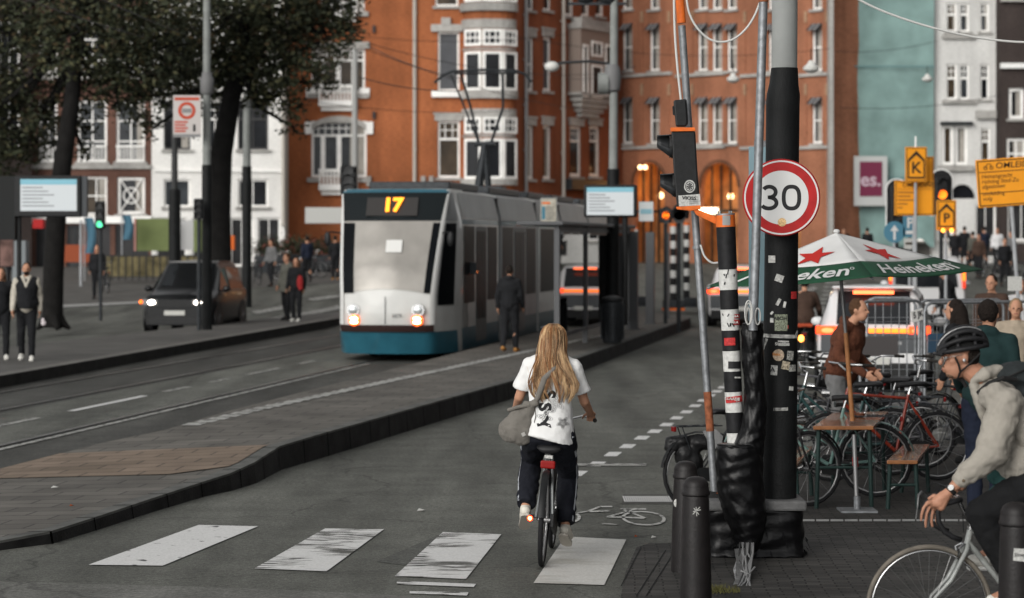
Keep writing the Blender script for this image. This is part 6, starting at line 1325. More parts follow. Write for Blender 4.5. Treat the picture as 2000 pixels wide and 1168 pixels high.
bag_ = thing('plastic_bag', 'small white plastic bag held by the man in the vest', 'bag', tuple(Wp(84, 628, G(52, 705, .2).y - .15))); remesh(MB().ell((0, 0, 0), (.035, .03, .07)).ell((.01, 0, -.03), (.05, .035, .05)).build('bag', M('white film', (.5, .45, .46), .4, bump=.5, bscale=20), bag_), .01, 1)
person('woman in black coat cut by the left edge of the picture', at_(2, 702, .2), rz_to + .2, J(.15, .1), blk, blk, wsh, hbr, 1.7, hairstyle='long')
person('person in olive coat with shoulder bag, left of the pair by the crossing', at_(561, 626, .2), rz_to - .9, J(.05, .05), olive, blk, dsh, hbr, 1.84, coat_len=.2, hood=True)
person('person in black coat holding a red bag, right of the pair by the crossing', at_(579, 629, .2), rz_to - .3, J(.04, .05), blk, blk, wsh, hbr, 1.74, hairstyle='long', mod=lambda r, j: None)
rb = thing('red_bag', 'red bag held in front by the woman in the black coat', 'bag', tuple(Wp(586, 555, G(579, 629, .2).y - .28))); remesh(MB().ell((0, 0, .05), (.09, .06, .2)).ell((.02, 0, -.1), (.07, .06, .08)).build('bag', redc, rb), .02, 2)
person('man in dark clothes standing on the rise left of the tram', at_(655, 547), .2, J(.0, .02), blk, blk, tsh, hb_, 1.75, vox=.03)
person('man in black walking away beside the tram in tan shoes', (RC(0, 0).x + Wp(995, 0, 46.2).x, 46.2, .27), -.25, J(-.14, .12), blk, blk, tsh, hb_, 1.66, hood=True, girth=1.12)
# cyclist far right lane
pc_ = at_(1578, 732); far_b = bicycle('city_bicycle', 'black bicycle with amber tail light ridden away under the parasol', (pc_[0], pc_[1] + .5, 0), -.12, ink, 'city', spokes=12)
MB().ell((-.06, -.8, .66), (.05, .03, .06)).build('lit_lens', M('amber led', (1, .5, .1), emit=4, ecol=(1, .3, .05)), far_b)
jj = J(0, 0); 
def ride(lean=.1, hz=.0):
    j = J(0, 0, 0); off = V(0, -.28, .03); 
    for k in ('pel', 'wai', 'che', 'nek', 'hea', 'shoL', 'shoR', 'hipL', 'hipR'): j[k] = j[k] + off
    for k, q in (('wai', .03), ('che', .08), ('nek', .13), ('hea', .17), ('shoL', .12), ('shoR', .12)): j[k] = j[k] + V(0, q, -.01)
    for s, n in ((-1, 'L'), (1, 'R')):
        j['wri' + n] = V(s * .28, .1, 1.07); j['elb' + n] = V(s * .27, -.08, 1.18); j['kne' + n] = V(s * .13, .13, .68 if n == 'L' else .6); j['ank' + n] = V(s * .13, -.12 if n == 'L' else .0, .36 if n == 'L' else .2); j['toe' + n] = j['ank' + n] + V(s * .01, .14, -.05)
    return j
pr_ = person('man in brown jacket cycling away under the parasol', (pc_[0], pc_[1] + .5, 0), -.12, ride(), brn, blk, dsh, hb_, 1.72, vox=.022, girth=1.1, curl=1.2)
MB().box(-.15, .15, -.44, -.38, .86, .93).build('jacket_hem', M('orange hem', (.3, .05, .02), .8), pr_, bevel=.02)
# terrace people
jm = J(0, 0, .12); jm['elbR'] = V(.3, .12, 1.15); jm['wriR'] = V(.26, .4, .98); jm['elbL'] = V(-.27, .02, 1.16); jm['wriL'] = V(-.2, .28, .98); jm['hea'] += V(0, .06, -.02)
person('man in brown fleece bending over the parked bicycles', (Wp(1660, 0, 24.9).x, 25.6, .01), math.radians(-125), jm, brf, gry, dsh, hbr, 1.8, vox=.014, hood=True, girth=1.2)
def gh(r, j): b = MB(); b.limb((j['nek'] + V(-.07, -.03, .03), .04), (j['nek'] + V(0, -.07, .05), .045), (j['nek'] + V(.07, -.03, .03), .04)); remesh(b.build('hood', gry, r), .015, 2)
jd = J(0, 0, .06); jd['elbL'] = V(-.27, .1, 1.17); jd['wriL'] = V(-.3, .3, 1.02)
person('dark haired man in dark teal jacket behind the helmeted rider', (Wp(1925, 0, 20.8).x, 20.8, .01), math.radians(-28), jd, tealc, navy, dsh, hb_, 1.88, vox=.014, girth=1.1, hood=True)
person('dark long haired woman leaning over behind the fence', (Wp(1905, 0, 26).x, 26, .01), math.radians(60), J(0, 0, .2), blk, blk, dsh, hb_, 1.76, hairstyle='long')
person('fair haired woman with sand coloured scarf at the right edge', (Wp(1984, 0, 28).x, 28, .01), math.radians(170), J(0, 0), sand, sand, wsh, hbl, 1.72, girth=1.1)
person('man in dark brown sweater standing beyond the fences', (Wp(1937, 0, 36).x, 36, 0), math.radians(150), J(0.05, 0), brn, blk, dsh, hb_, 1.9)
person('person in white shirt and dark vest at the right edge beyond the fences', (Wp(1990, 0, 38).x, 38, 0), math.radians(200), J(0, 0), shw, navy, dsh, hb_, 1.82)
person('bearer in dark coat passing in front of the white van', (Wp(1856, 0, 52).x, 52, 0), math.radians(80), J(.1, .1, .1), blk, blk, dsh, hb_, 1.85, girth=1.2)
grp = 'people walking up the bridge'
for px, py, h, m_, a, lb in ((1884, 522, 1.9, blk, 0, 'dark clothed walker on the bridge, left of the far pair'), (1922, 524, 1.9, navy, .2, 'dark clothed walker on the bridge, right of the far pair'), (1948, 528, 1.85, shw, 2.8, 'walker in white top on the bridge at right'), (1694, 523, 1.85, blk, .1, 'walker in front of the bright shop above the parasol'), (1975, 536, 1.8, gry, 2, 'grey clothed walker on the bridge at the right edge'), (1900, 532, 1.75, olive, .4, 'walker in olive coat between the dark pair'), (1655, 545, 1.8, blk, .2, 'walker seen between the mast and the parasol top'), (1912, 545, 1.8, brn, 2.6, 'walker in brown jacket nearest on the bridge'), (1962, 560, 1.8, blk, 3.2, 'dark clothed walker nearest the right edge on the bridge'), (600, 552, 1.8, navy, .5, 'navy clothed figure among the far bicycles left of the tram'), (530, 560, 1.75, gry, 2.4, 'grey clothed figure beside the far planter'), (1648, 524, 1.8, olive, 3, 'walker before the bright shop, left of the parasol top'), (1865, 526, 1.8, blk, 3, 'walker behind the small orange P sign')):
    person(lb, at_(px, py), a, J(.1, .08), m_, blk, dsh, hb_, h, vox=.04, parts=False, group=grp)
for px, py, lb in ((190, 585, 'dark figure with a cart under the green signal light'), (22, 560, 'figure in red print shirt behind the man in the vest')): person(lb, at_(px, py), rz_to, J(.0, .0), blk if px > 100 else gry, blk, dsh, hb_, 1.85, vox=.035, parts=False)
# ================================================================ THE WOMAN ON THE BICYCLE
WR = thing('person', 'long haired woman in white T-shirt and black track pants cycling away', 'person', tuple(wb.location), -.085); WR.rotation_euler = (0, .035, -.085)
b = MB()
SH = {'L': V(-.165, -.16, 1.455), 'R': V(.165, -.16, 1.45)}; EL = {'L': V(-.24, -.13, 1.215), 'R': V(.25, -.12, 1.2)}; WRI = {'L': V(-.28, .06, 1.12), 'R': V(.29, .07, 1.1)}
HP = {'L': V(-.095, -.3, .95), 'R': V(.095, -.3, .95)}; KN = {'L': V(-.15, .1, .72), 'R': V(.13, .14, .62)}; AN = {'L': V(-.155, -.25, .40), 'R': V(.135, -.06, .25)}; TO = {'L': V(-.17, -.12, .33), 'R': V(.15, .1, .18)}
b.ell((0, -.3, 1.0), (.17, .12, .12)).ell((0, -.27, 1.13), (.12, .09, .13)).ell((0, -.22, 1.32), (.145, .1, .16)); b.limb((SH['L'], .045), (V(0, -.16, 1.5), .05), (SH['R'], .045)); b.limb((V(0, -.3, 1.0), .12), (V(0, -.27, 1.14), .09), (V(0, -.21, 1.34), .1), (V(0, -.16, 1.5), .05)); b.limb((V(0, -.16, 1.5), .045), (V(0, -.13, 1.6), .043))
b.ell((0, -.12, 1.675), (.072, .09, .1)).ell((0, -.08, 1.61), (.052, .055, .06)).ell((0, -.02, 1.65), (.011, .02, .018))
for s in (-1, 1): b.ell((s * .075, -.125, 1.655), (.01, .018, .028))
for n in 'LR':
    b.limb((SH[n], .045), (EL[n], .037)); b.limb((EL[n], .038), (WRI[n], .026)); b.limb((HP[n], .09), (KN[n], .056)); b.limb((KN[n], .054), (KN[n].lerp(AN[n], .3) - V(0, .02, 0), .054), (AN[n], .036)); b.limb((AN[n], .036), (TO[n], .03)); hand(b, WRI[n], V(0, 1, -.12), V(0, 0, 1), 1.0, 1.25, 1 if n == 'L' else -1)
remesh(b.build('body', skin_m, WR), .008, 3)
# T-shirt: lofted, with folds
tee = M('white jersey', (.66, .66, .65), .85, nscale=5, namt=.03, bump=.12, bscale=120, spec=.2)
b = MB(); b.limb((SH['L'] + V(.01, 0, .0), .066), (V(-.07, -.165, 1.49), .066), (V(.07, -.165, 1.49), .066), (SH['R'] - V(.01, 0, 0), .066))
prof = [(.925, .192, .16, -.31), (.95, .19, .158, -.31), (1.0, .186, .155, -.305), (1.1, .172, .138, -.29), (1.2, .16, .12, -.26), (1.3, .168, .118, -.235), (1.4, .17, .11, -.205), (1.46, .14, .085, -.18), (1.51, .07, .065, -.16)]
b.loft([[V(rx * math.copysign(abs(math.cos(t)) ** .85, math.cos(t)), cy + ry * math.sin(t), z + (.012 * math.sin(t * 3 + 1) - .035 * math.cos(t) if i == 0 else 0)) for t in (2 * math.pi * k / 40 for k in range(40))] for i, (z, rx, ry, cy) in enumerate(prof)])
for n in 'LR': e = SH[n].lerp(EL[n], .74); b.limb((SH[n], .066), (SH[n].lerp(EL[n], .4), .066)); b.cone(SH[n].lerp(EL[n], .35), e, .065, .076, 16)
ts = remesh(b.build('tshirt', tee, WR), .007, 3); rumple(ts, .022, .13); rumple(ts, .006, .04)
# pants, stripes, shoes
pants = M('navy track pants', (.0075, .0085, .013), .85, nscale=4, namt=.2, bump=.3, bscale=12, spec=.2)
b = MB(); b.ell((0, -.3, .97), (.182, .145, .13))
for n in 'LR': b.limb((HP[n], .112), (HP[n].lerp(KN[n], .5), .1), (KN[n], .082)); b.limb((KN[n], .08), (KN[n].lerp(AN[n], .5) - V(0, .02, 0), .08)); b.cone(KN[n].lerp(AN[n], .45) - V(0, .02, 0), AN[n] + V(0, 0, .02), .078, .074, 16)
pn = remesh(b.build('pants', pants, WR), .009, 3); rumple(pn, .03, .08)
for n, s in (('L', -1), ('R', 1)):
    for d_ in (-.011, .011):
        pts = []
        for P, r_ in ((HP[n] + V(0, -.02, 0), .116), (HP[n].lerp(KN[n], .5), .104), (KN[n] + V(0, -.03, .0), .086), (KN[n].lerp(AN[n], .4) - V(0, .03, 0), .084), (AN[n] + V(0, -.01, .04), .079)): pts.append(P + V(s * r_ * .9, -r_ * .45 + d_, 0))
        bb_ = MB(); bb_.tube(pts, .0055, 6); o = bb_.build('side_stripe', M('stripe white', (.4, .42, .45), .8), WR, smooth=1); q_ = o.modifiers.new('sw', 'SHRINKWRAP'); q_.target = pn; q_.offset = .002
    b = MB(); A, T = AN[n], TO[n]; d = (T - A); dn = d.normalized(); upv = V(s * .0, 0, 1); upv = (upv - dn * upv.dot(dn)).normalized()
    b.limb((A + V(0, -.0, -.01), .042), (A + d * .15 - upv * .035, .043)); b.limb((A - dn * .03 - upv * .04, .038), (A + d * .5 - upv * .03, .043), (T + dn * .05 - upv * .01, .036)); sh_ = remesh(b.build('shoe', M('cream canvas', (.6, .57, .5), .8, nscale=10, namt=.1), WR), .008, 2)
    q = MB(); lat = dn.cross(upv); rr_ = []
    for t, w_ in ((-.075, .02), (-.06, .036), (0, .038), (.08, .042), (.14, .044), (.19, .036), (.215, .015)): c = A + dn * t - upv * .078; rr_.append([c + lat * w_, c - lat * w_, c - lat * w_ - upv * .018, c + lat * w_ - upv * .018])
    q.loft(rr_); q.build('sole', M('sole', (.42, .39, .34), .8), sh_)
# hair: base mass plus strands
hm = [M('hair gold', (.33, .2, .1), .42, nscale=30, namt=.25, spec=.45), M('hair brown', (.12, .068, .034), .45, nscale=30, namt=.25), M('hair light', (.55, .38, .21), .4), M('hair ginger', (.26, .12, .05), .45)]
for m_ in hm: m_.node_tree.nodes['Principled BSDF'].inputs['Anisotropic'].default_value = .4
hair = MB(); hc = V(0, -.14, 1.675)
hpts = [(1.778, .03, .03, -.13, 0), (1.76, .06, .065, -.13, 0), (1.72, .08, .098, -.13, 0), (1.66, .087, .108, -.14, 0), (1.58, .09, .09, -.17, .0), (1.5, .104, .07, -.22, .006), (1.42, .13, .055, -.275, .016), (1.34, .155, .045, -.315, .028), (1.27, .155, .035, -.34, .034), (1.21, .12, .02, -.345, .036)]
def hring(z):
    for a, c in zip(hpts, hpts[1:]):
        if z >= c[0]: t = (z - a[0]) / (c[0] - a[0]); return [a[k] + (c[k] - a[k]) * t for k in range(5)]
    return hpts[-1]
hair.loft([[V(x0 + rx * .93 * math.cos(t), cy + ry * math.sin(t), z) for t in (2 * math.pi * k / 28 for k in range(28))] for z, rx, ry, cy, x0 in hpts[:-3]]); hair.build('hair', hm[1], WR, smooth=2)
R_ = random.Random(21); sets = [MB() for _ in hm]
locks = []
for i in range(115):
    t0 = R_.uniform(math.pi, math.pi * 2) if i % 5 else R_.uniform(0, 2 * math.pi)
    locks.append(dict(t=t0, ph=R_.uniform(0, 6.3), fr=R_.uniform(7, 17), am=R_.uniform(.006, .022), ze=max(1.19, R_.gauss(1.29, .06)), dr=R_.gauss(.05, .3), of=R_.uniform(0, .014), k=R_.choices((0, 1, 2, 3), (4, 2.6, 2.4, 2.4))[0], w=R_.uniform(.1, .3)))
for i in range(2600):
    lk = locks[i % len(locks)]; jt = R_.gauss(0, .5) * lk['w']; zend = lk['ze'] + abs(R_.gauss(0, .02)); off = lk['of'] + R_.uniform(0, .004); f2 = R_.uniform(15, 40); p2 = R_.uniform(0, 6.3); pts = []; n = 16
    for q in range(n):
        u = q / (n - 1); z = 1.777 - (1.777 - zend) * u; _, rx, ry, cy, x0 = [0] + list(hring(z))[1:]; cl = 1 - .75 * u ** 2.2
        tt = lk['t'] + jt * cl + lk['dr'] * u + .1 * u * math.sin(lk['fr'] * z + lk['ph']); g = 1 + off / .1
        wv = lk['am'] * u ** .7 * math.sin(lk['fr'] * 1.3 * z + lk['ph']) + .0025 * u * math.sin(f2 * z + p2)
        pts.append(V(x0 + rx * g * math.cos(tt) + wv, cy + ry * g * math.sin(tt) - .004 - off * .5 - .012 * u * (1 + math.sin(lk['ph'])), z))
    w_ = R_.uniform(.0008, .0018); k_ = lk['k'] if R_.random() < .7 else R_.choice((0, 1, 2, 3)); sets[k_].tube(pts, [w_ * (1 - .65 * (q / (n - 1)) ** 3) for q in range(n)], 4)
for i in range(5):   # flyaways
    s = R_.choice((-1, 1, 1)); z = R_.uniform(1.32, 1.5); p = V(s * R_.uniform(.09, .13), -.27, z); pts = [p + V(s * u * R_.uniform(.06, .12), -.01, -u * .1 + .06 * u * u * R_.uniform(-1, 2)) for u in (0, .25, .5, .75, 1)]; sets[2].tube(pts, .0009, 3)
for m_, s_b in zip(hm, sets): tag(s_b.build('hair_strands', m_, WR, smooth=2, fix=False), kind='stuff')
# print on the back: letters running down, petal outlines
prm = M('black print', (.02, .02, .021), .8)
def printed(b, nm='print'):
    o = b.build(nm, prm, WR, fix=False); o2 = o.modifiers.new('sw', 'SHRINKWRAP'); o2.target = ts; o2.wrap_method = 'PROJECT'; o2.use_project_y = True; o2.use_negative_direction = False; o2.use_positive_direction = True; o2.offset = .0025; o2.wrap_mode = 'ABOVE_SURFACE'; return o
def place2(b, x, z, rot=0):
    c, s = math.cos(rot), math.sin(rot); b.v = [V(p.x * c - p.z * s + x, -.56, p.x * s + p.z * c + z) for p in b.v]; return b
for ch, x, z, a in (('S', -.005, 1.255, -1.45), ('S', -.03, 1.165, -1.5), ('Y', -.035, 1.045, -1.25)): printed(place2(text_mb(ch, .125, off=.006), x, z, a), 'printed_letter')
b = MB()
def oval(cx, cz, rx, rz_, a, t=.0022, n=26, wob=.0):
    P = []
    for k in range(n): q = 2 * math.pi * k / n; 
    for s in (0, 1):
        for k in range(n):
            q = 2 * math.pi * k / n; x, z = (rx - s * t) * math.cos(q), (rz_ - s * t) * math.sin(q) * (1 - .25 * math.cos(q)); P.append(V(cx + x * math.cos(a) - z * math.sin(a), -.56, cz + x * math.sin(a) + z * math.cos(a)))
    b.add(P, [(k, (k + 1) % n, n + (k + 1) % n, n + k) for k in range(n)])
R_ = random.Random(9)
for cx, cz, ns, R0 in ((.06, 1.2, 5, .036), (.11, 1.055, 5, .025), (-.02, 1.09, 4, .032), (.0, 1.14, 3, .03)):
    for k in range(ns):
        a = 2 * math.pi * k / ns + cx * 9; oval(cx + R0 * math.cos(a), cz + R0 * math.sin(a), R0 * .85, R0 * .5, a); oval(cx + R0 * math.cos(a), cz + R0 * math.sin(a), R0 * .42, R0 * .27, a, .004)
printed(b, 'petal_print')
# bag and strap
bagm = M('taupe canvas', (.145, .135, .12), .9, nscale=10, namt=.1, bump=.35, bscale=30)
wbag = thing('shoulder_bag', 'taupe canvas sling bag hanging on the left of the cycling woman', 'bag', tuple(WR.location), -.085); wbag.rotation_euler = WR.rotation_euler
b = MB(); b.ell((-.235, -.36, .985), (.135, .075, .11)).ell((-.205, -.37, 1.055), (.1, .065, .11)).ell((-.16, -.375, 1.12), (.06, .045, .09)).ell((-.27, -.35, 1.0), (.09, .07, .09)).ell((-.19, -.36, .93), (.075, .055, .06)).limb((V(-.16, -.375, 1.12), .05), (V(-.105, -.385, 1.2), .022))
o = remesh(b.build('bag_body', bagm, wbag), .008, 4); rumple(o, .03, .07)
b = MB(); b.tube([V(-.3, -.38, 1.13), V(-.22, -.42, 1.16), V(-.14, -.41, 1.175)], .015, 8); b.build('zip_roll', bagm, wbag, smooth=1)
b = MB(); b.tube([V(-.12, -.395, 1.17), V(-.085, -.4, 1.225), V(-.06, -.39, 1.3), V(-.04, -.37, 1.37), V(.02, -.33, 1.44), V(.08, -.25, 1.51), V(.1, -.17, 1.535)], [.024, .02, .024, .024, .022, .02, .018], 10); b.build('strap', bagm, wbag, smooth=1)
b = MB(); b.ell((-.1, -.41, 1.19), (.032, .024, .024)); b.build('knot', bagm, wbag, smooth=2); b = MB(); b.tube([V(-.1, -.42, 1.18), V(-.09, -.425, 1.1), V(-.1, -.42, 1.05), V(-.075, -.42, 1.0)], .003, 6); b.build('cord', M('dark cord', (.04, .035, .03), .9), wbag)
o = MB().box(-.014, .014, -.002, .002, -.014, .014).build('label_patch', M('pale patch', (.32, .31, .29), .8), wbag); o.location = (-.175, -.437, .96); o.rotation_euler = (0, -.5, 0)
# ================================================================ THE HELMETED RIDER (faces left, right edge)
RYR = 13.45
def Q(x, y, d=0): return Wp(x, y, RYR + d)
rider = thing('person', 'helmeted man in beige jacket leaning over drop handlebars, right foreground', 'person', (Q(1960, 0).x, RYR, 0)); RO = Vector(rider.location)
def L_(x, y, d=0): return Q(x, y, d) - RO
b = MB(); hc = L_(1877, 698)
# head, turned to the left and bowed
def Hd(fx, uz, lx=0): "head-frame offset: forward (left), up, lateral"; a = .16; return V(-fx * math.cos(a) + uz * -math.sin(a) * 0 - uz * .0, lx, uz * math.cos(a) - fx * math.sin(a)) + V(-uz * math.sin(a) * .35, 0, 0)
b.ell(hc + Hd(-.005, .03), (.096, .075, .098)).ell(hc + Hd(.035, -.05), (.062, .055, .066)).ell(hc + Hd(.055, -.085), (.035, .032, .026)).ell(hc + Hd(.08, .035), (.025, .055, .022)).ell(hc + Hd(.085, -.048), (.02, .03, .02))
b.cone(hc + Hd(.092, .03), hc + Hd(.118, -.012), .008, .014, 10); b.ell(hc + Hd(.116, -.014), (.013, .016, .011), 10, 8); b.limb((hc + Hd(.095, -.045), .013), (hc + Hd(.1, -.043), .012)); b.limb((hc + Hd(.096, -.058), .011), (hc + Hd(.098, -.058, 0), .011))
for s in (-1, 1): b.ell(hc + Hd(-.008, -.002, s * .077), (.019, .012, .031)); b.ell(hc + Hd(.055, -.014, s * .042), (.022, .015, .02))
nb = L_(1932, 752); b.limb((hc + Hd(-.02, -.05), .06), (nb, .064))
sN, sF = L_(1957, 790, -.185), L_(1950, 786, .185); eN, eF = L_(1926, 888, -.225), L_(1935, 880, .24); wN, wF = L_(1852, 962, -.215), L_(1876, 950, .19)
ch, wa, pv_ = L_(1990, 820), L_(2035, 880), L_(2065, 925)
b.limb((nb, .07), (ch, .13), (wa, .12), (pv_, .14)); b.limb((sN, .058), (nb, .06), (sF, .058)); b.limb((sN, .056), (eN, .042)); b.limb((eN, .043), (wN.lerp(eN, .6), .041), (wN, .0265)); b.limb((sF, .056), (eF, .042)); b.limb((eF, .043), (wF, .028))
# near hand: rests over the hood, fingers hanging down and apart
def finger(p, pts, r): b.limb((p, r), *[(q, r * (1 - .09 * (i + 1))) for i, q in enumerate(pts)], n=10)
K = L_(1826, 982, -.215); b.limb((wN, .027), (wN.lerp(K, .5), .031), (K, .027)); b.limb((wN, .024), (L_(1838, 990, -.215), .024)); b.ell(L_(1833, 982, -.215), (.042, .03, .03))
kn = [L_(1812, 982, -.235), L_(1816, 988, -.217), L_(1822, 993, -.198), L_(1830, 996, -.182)]
for i, (k_, tips) in enumerate(zip(kn, ([(1804, 992, -.24), (1800, 1006, -.24), (1799, 1016, -.238)], [(1810, 1002, -.222), (1808, 1018, -.222), (1808, 1029, -.218)], [(1820, 1006, -.2), (1819, 1019, -.2), (1821, 1028, -.196)], [(1829, 1007, -.186), (1829, 1017, -.186), (1831, 1024, -.184)]))): b.limb((K, .018), (k_, .0125)); finger(k_, [L_(*t) for t in tips], .0108)
finger(L_(1836, 972, -.19), [L_(1824, 968, -.175), L_(1815, 974, -.168)], .013)
hand(b, wF, V(-1, 0, -.35), V(-.3, 0, 1), 1.0, .95, -1)
hN, kN, aN = L_(2062, 935, -.1), L_(1912, 1003, -.13), L_(1990, 1150, -.12); hF, kF, aF = L_(2062, 935, .1), L_(1925, 1012, .12), L_(1952, 1072, .12)
for h_, k_, a_ in ((hN, kN, aN), (hF, kF, aF)): b.limb((h_, .095), (k_, .06)); b.limb((k_, .058), (k_.lerp(a_, .3), .06), (a_, .038))
b.limb((aN, .038), (aN + V(-.14, 0, -.06), .032)); b.limb((aF, .038), (aF + V(-.13, 0, -.06), .032))
remesh(b.build('body', M('rider skin', (.36, .18, .115), .5, nscale=9, namt=.15, bump=.08, bscale=120), rider), .0055, 2)
# beard shade, brow, eye, glasses, earbud
hbm = M('short beard', (.12, .07, .045), .9, nscale=90, namt=.4)
b = MB(); b.ell(hc + Hd(.055, -.088), (.036, .036, .022)); b.ell(hc + Hd(.104, -.035, 0), (.008, .026, .006)); remesh(b.build('beard', hbm, rider), .005, 1)
for s in (-1, 1): MB().ell(hc + Hd(.088, .014, s * .03), (.009, .012, .008)).build('eye', M('eye white', (.5, .48, .45), .3), rider, smooth=2); MB().ell(hc + Hd(.0955, .013, s * .03), (.003, .006, .006)).build('iris', M('eye dark', (.03, .02, .018), .3), rider); b = MB(); b.limb((hc + Hd(.094, .036, s * .012), .004), (hc + Hd(.088, .04, s * .04), .004), (hc + Hd(.07, .034, s * .056), .003), n=8); b.build('eyebrow', hbm, rider)
MB().ell(hc + Hd(.108, -.0515, 0), (.006, .018, .0035)).build('lips', M('lips', (.25, .08, .07), .6), rider, smooth=2)
gl = MB()
for s in (-1, 1): gl.torus(hc + Hd(.108, .01, s * .034), (-1, s * .15, -.1), .023, .0013, 24, 6); gl.tube([hc + Hd(.1, .016, s * .056), hc + Hd(.0, .02, s * .082)], .0016, 6)
gl.tube([hc + Hd(.113, .016, -.012), hc + Hd(.113, .016, .012)], .0014, 6); gg = thing('glasses', 'thin metal framed glasses worn by the helmeted rider', 'glasses', tuple(RO)); gl.build('frame', M('pale metal', (.5, .5, .48), .25, .9), gg, smooth=2)
MB().ell(hc + Hd(.0, -.012, -.093), (.009, .006, .011)).build('earbud', M('earbud', (.4, .4, .4), .3, .5), rider, smooth=2)
b = MB(); b.ell(hc + Hd(-.045, .01), (.062, .08, .078)); rumple(remesh(b.build('hair', cloth('rider hair', (.012, .009, .007), .8, 80), rider), .007, 1), .02, .02)
# helmet: shell with long vents
hel = thing('cycling_helmet', 'black vented cycling helmet worn by the leaning rider', 'helmet', tuple(RO)); b = MB(); hm_ = M('helmet black', (.012, .012, .013), .5, nscale=20, namt=.2)
rows = []; N = 40
HC = hc + Hd(-.012, .042)
def hp(u, v, o=0): 
    "u along front-back -1..1, v lateral angle"
    a = u * 1.5; L = .132 + o; z = .116 + o; y = .09 + o; return HC + Hd(L * math.sin(a), z * math.cos(a) * math.cos(v), 0) + V(0, y * math.sin(v) * math.cos(a * .92), 0)
ribs = [-1.5, -1.05, -.6, -.2, .2, .6, 1.05, 1.5]
for i in range(len(ribs)):
    v = ribs[i]; pts = [hp(u, v, .004 + .006 * math.cos(u * 1.5)) for u in [(-.98 + 1.96 * k / 16) for k in range(17)]]; b.tube(pts, [.0155 - .004 * abs(-.98 + 1.96 * k / 16) for k in range(17)], 8)
for u in (-.75, -.3, .2, .62): b.tube([hp(u, -1.5 + 3.0 * k / 16, .0) for k in range(17)], .011, 8)
b.tube([hp(.9, -1.3 + 2.6 * k / 12, .0) for k in range(13)], .012, 8)
remesh(b.build('shell', hm_, hel), .005, 1)
b = MB(); vs = [hp(-1 + 2 * i / 20, -1.45 + 2.9 * j / 16, -.012) for j in range(17) for i in range(21)]; b.add(vs, [(j * 21 + i, j * 21 + i + 1, (j + 1) * 21 + i + 1, (j + 1) * 21 + i) for j in range(16) for i in range(20)]); b.build('liner', M('liner', (.006, .006, .006), .9), hel, smooth=2, fix=False)
b = MB(); b.tube([HC + Hd(.148, .0, .075 * math.sin(t)) - V(.012 * math.cos(t), 0, 0) + V(.03 * (1 - math.cos(t)), 0, 0) for t in (-1.4 + 2.8 * k / 14 for k in range(15))], .009, 8); b.build('visor', hm_, hel, smooth=2)
b = MB(); b.tube([hp(-.5 + 1.3 * k / 8, -.35, .019) for k in range(9)], .0035, 6); b.build('painted_shine', M('shine grey', (.35, .35, .35), .3, .5), hel)  # grey streak paints a highlight on the black shell
stp = M('webbing', (.012, .012, .012), .8)
for s in (-1, 1):
    b = MB(); b.tube([HC + Hd(.06, -.03, s * .088), hc + Hd(.03, -.035, s * .083), hc + Hd(.02, -.075, s * .06), hc + Hd(.03, -.115, s * .02)], .0062, 6); b.tube([HC + Hd(-.08, -.03, s * .088), hc + Hd(-.02, -.045, s * .085), hc + Hd(.02, -.075, s * .06)], .0058, 6); b.build('strap', stp, hel, smooth=1)
b = MB(); b.tube([hc + Hd(.03, -.112), hc + Hd(.0, -.13), hc + Hd(-.02, -.17)], .011, 8); b.build('strap_end', stp, hel)
# jacket
jk = M('beige cotton', (.28, .26, .225), .9, nscale=8, namt=.06, bump=.45, bscale=7, spec=.15)
b = MB(); b.limb((L_(1930, 765), .088), (L_(1975, 800), .155), (L_(2005, 830), .17), (L_(2040, 880), .165), (L_(2060, 905), .17)); b.limb((L_(1945, 775, -.16), .085), (L_(1960, 770, 0), .1), (L_(1945, 772, .16), .085))
b.limb((sN + V(.02, 0, 0), .098), (eN + V(.03, 0, .02), .088), n=18); b.limb((eN + V(.03, 0, .02), .088), (eN.lerp(wN, .45) + V(.01, 0, .0), .07), (eN.lerp(wN, .66), .047), n=18); b.limb((sF, .09), (eF + V(.02, 0, 0), .078), n=16); b.limb((eF + V(.02, 0, 0), .078), (eF.lerp(wF, .55), .056), n=16)
b.ell(L_(1985, 905, -.04), (.09, .14, .12)); b.limb((L_(1898, 742, -.06), .022), (L_(1925, 730, -.075), .03), (L_(1950, 725, -.03), .03), (L_(1925, 728, .075), .03), (L_(1898, 742, .06), .022)); b.limb((L_(1900, 750, -.05), .025), (L_(1915, 790, -.05), .03), (L_(1935, 850, -.03), .04), (L_(1962, 920, -.03), .05))
jo = remesh(b.build('jacket', jk, rider), .0075, 3); rumple(jo, .05, .14); rumple(jo, .012, .05)
b = MB(); cA, cB = eN.lerp(wN, .58), eN.lerp(wN, .74); b.cone(cA, cB, .052, .045, 22); remesh(b.build('cuff', jk, rider), .006, 1)
MB().ell(eN.lerp(wN, .66) + V(.004, -.05, 0), (.009, .004, .009)).build('button', M('horn button', (.12, .09, .06), .4), rider, smooth=2); MB().ell(L_(1965, 872, -.2), (.009, .005, .009)).build('button', M('horn button', (.12, .09, .06)), rider)
b = MB(); b.prism([(1935, 868), (1975, 858), (1982, 900), (1940, 908)], lambda x, y, d: L_(x, y, d), -.20, -.19); 
b = MB(); b.limb((hN, .125), (kN.lerp(hN, .4), .11), (kN, .082)); b.limb((kN, .08), (kN.lerp(aN, .4), .075), (aN, .058)); b.limb((hF, .12), (kF, .08)); b.limb((kF, .078), (aF, .058)); b.ell(L_(2060, 925), (.18, .17, .14)); rumple(remesh(b.build('trousers', cloth('black trousers', (.0075, .0078, .0085)), rider), .009, 3), .03, .09)
b = MB(); b.limb((L_(1945, 930, -.02), .05), (L_(1975, 950, -.02), .055), (L_(1940, 960, 0), .03)); rumple(remesh(b.build('shirt_tail', cloth('sea green cloth', (.03, .08, .075)), rider), .008, 2), .02, .05)
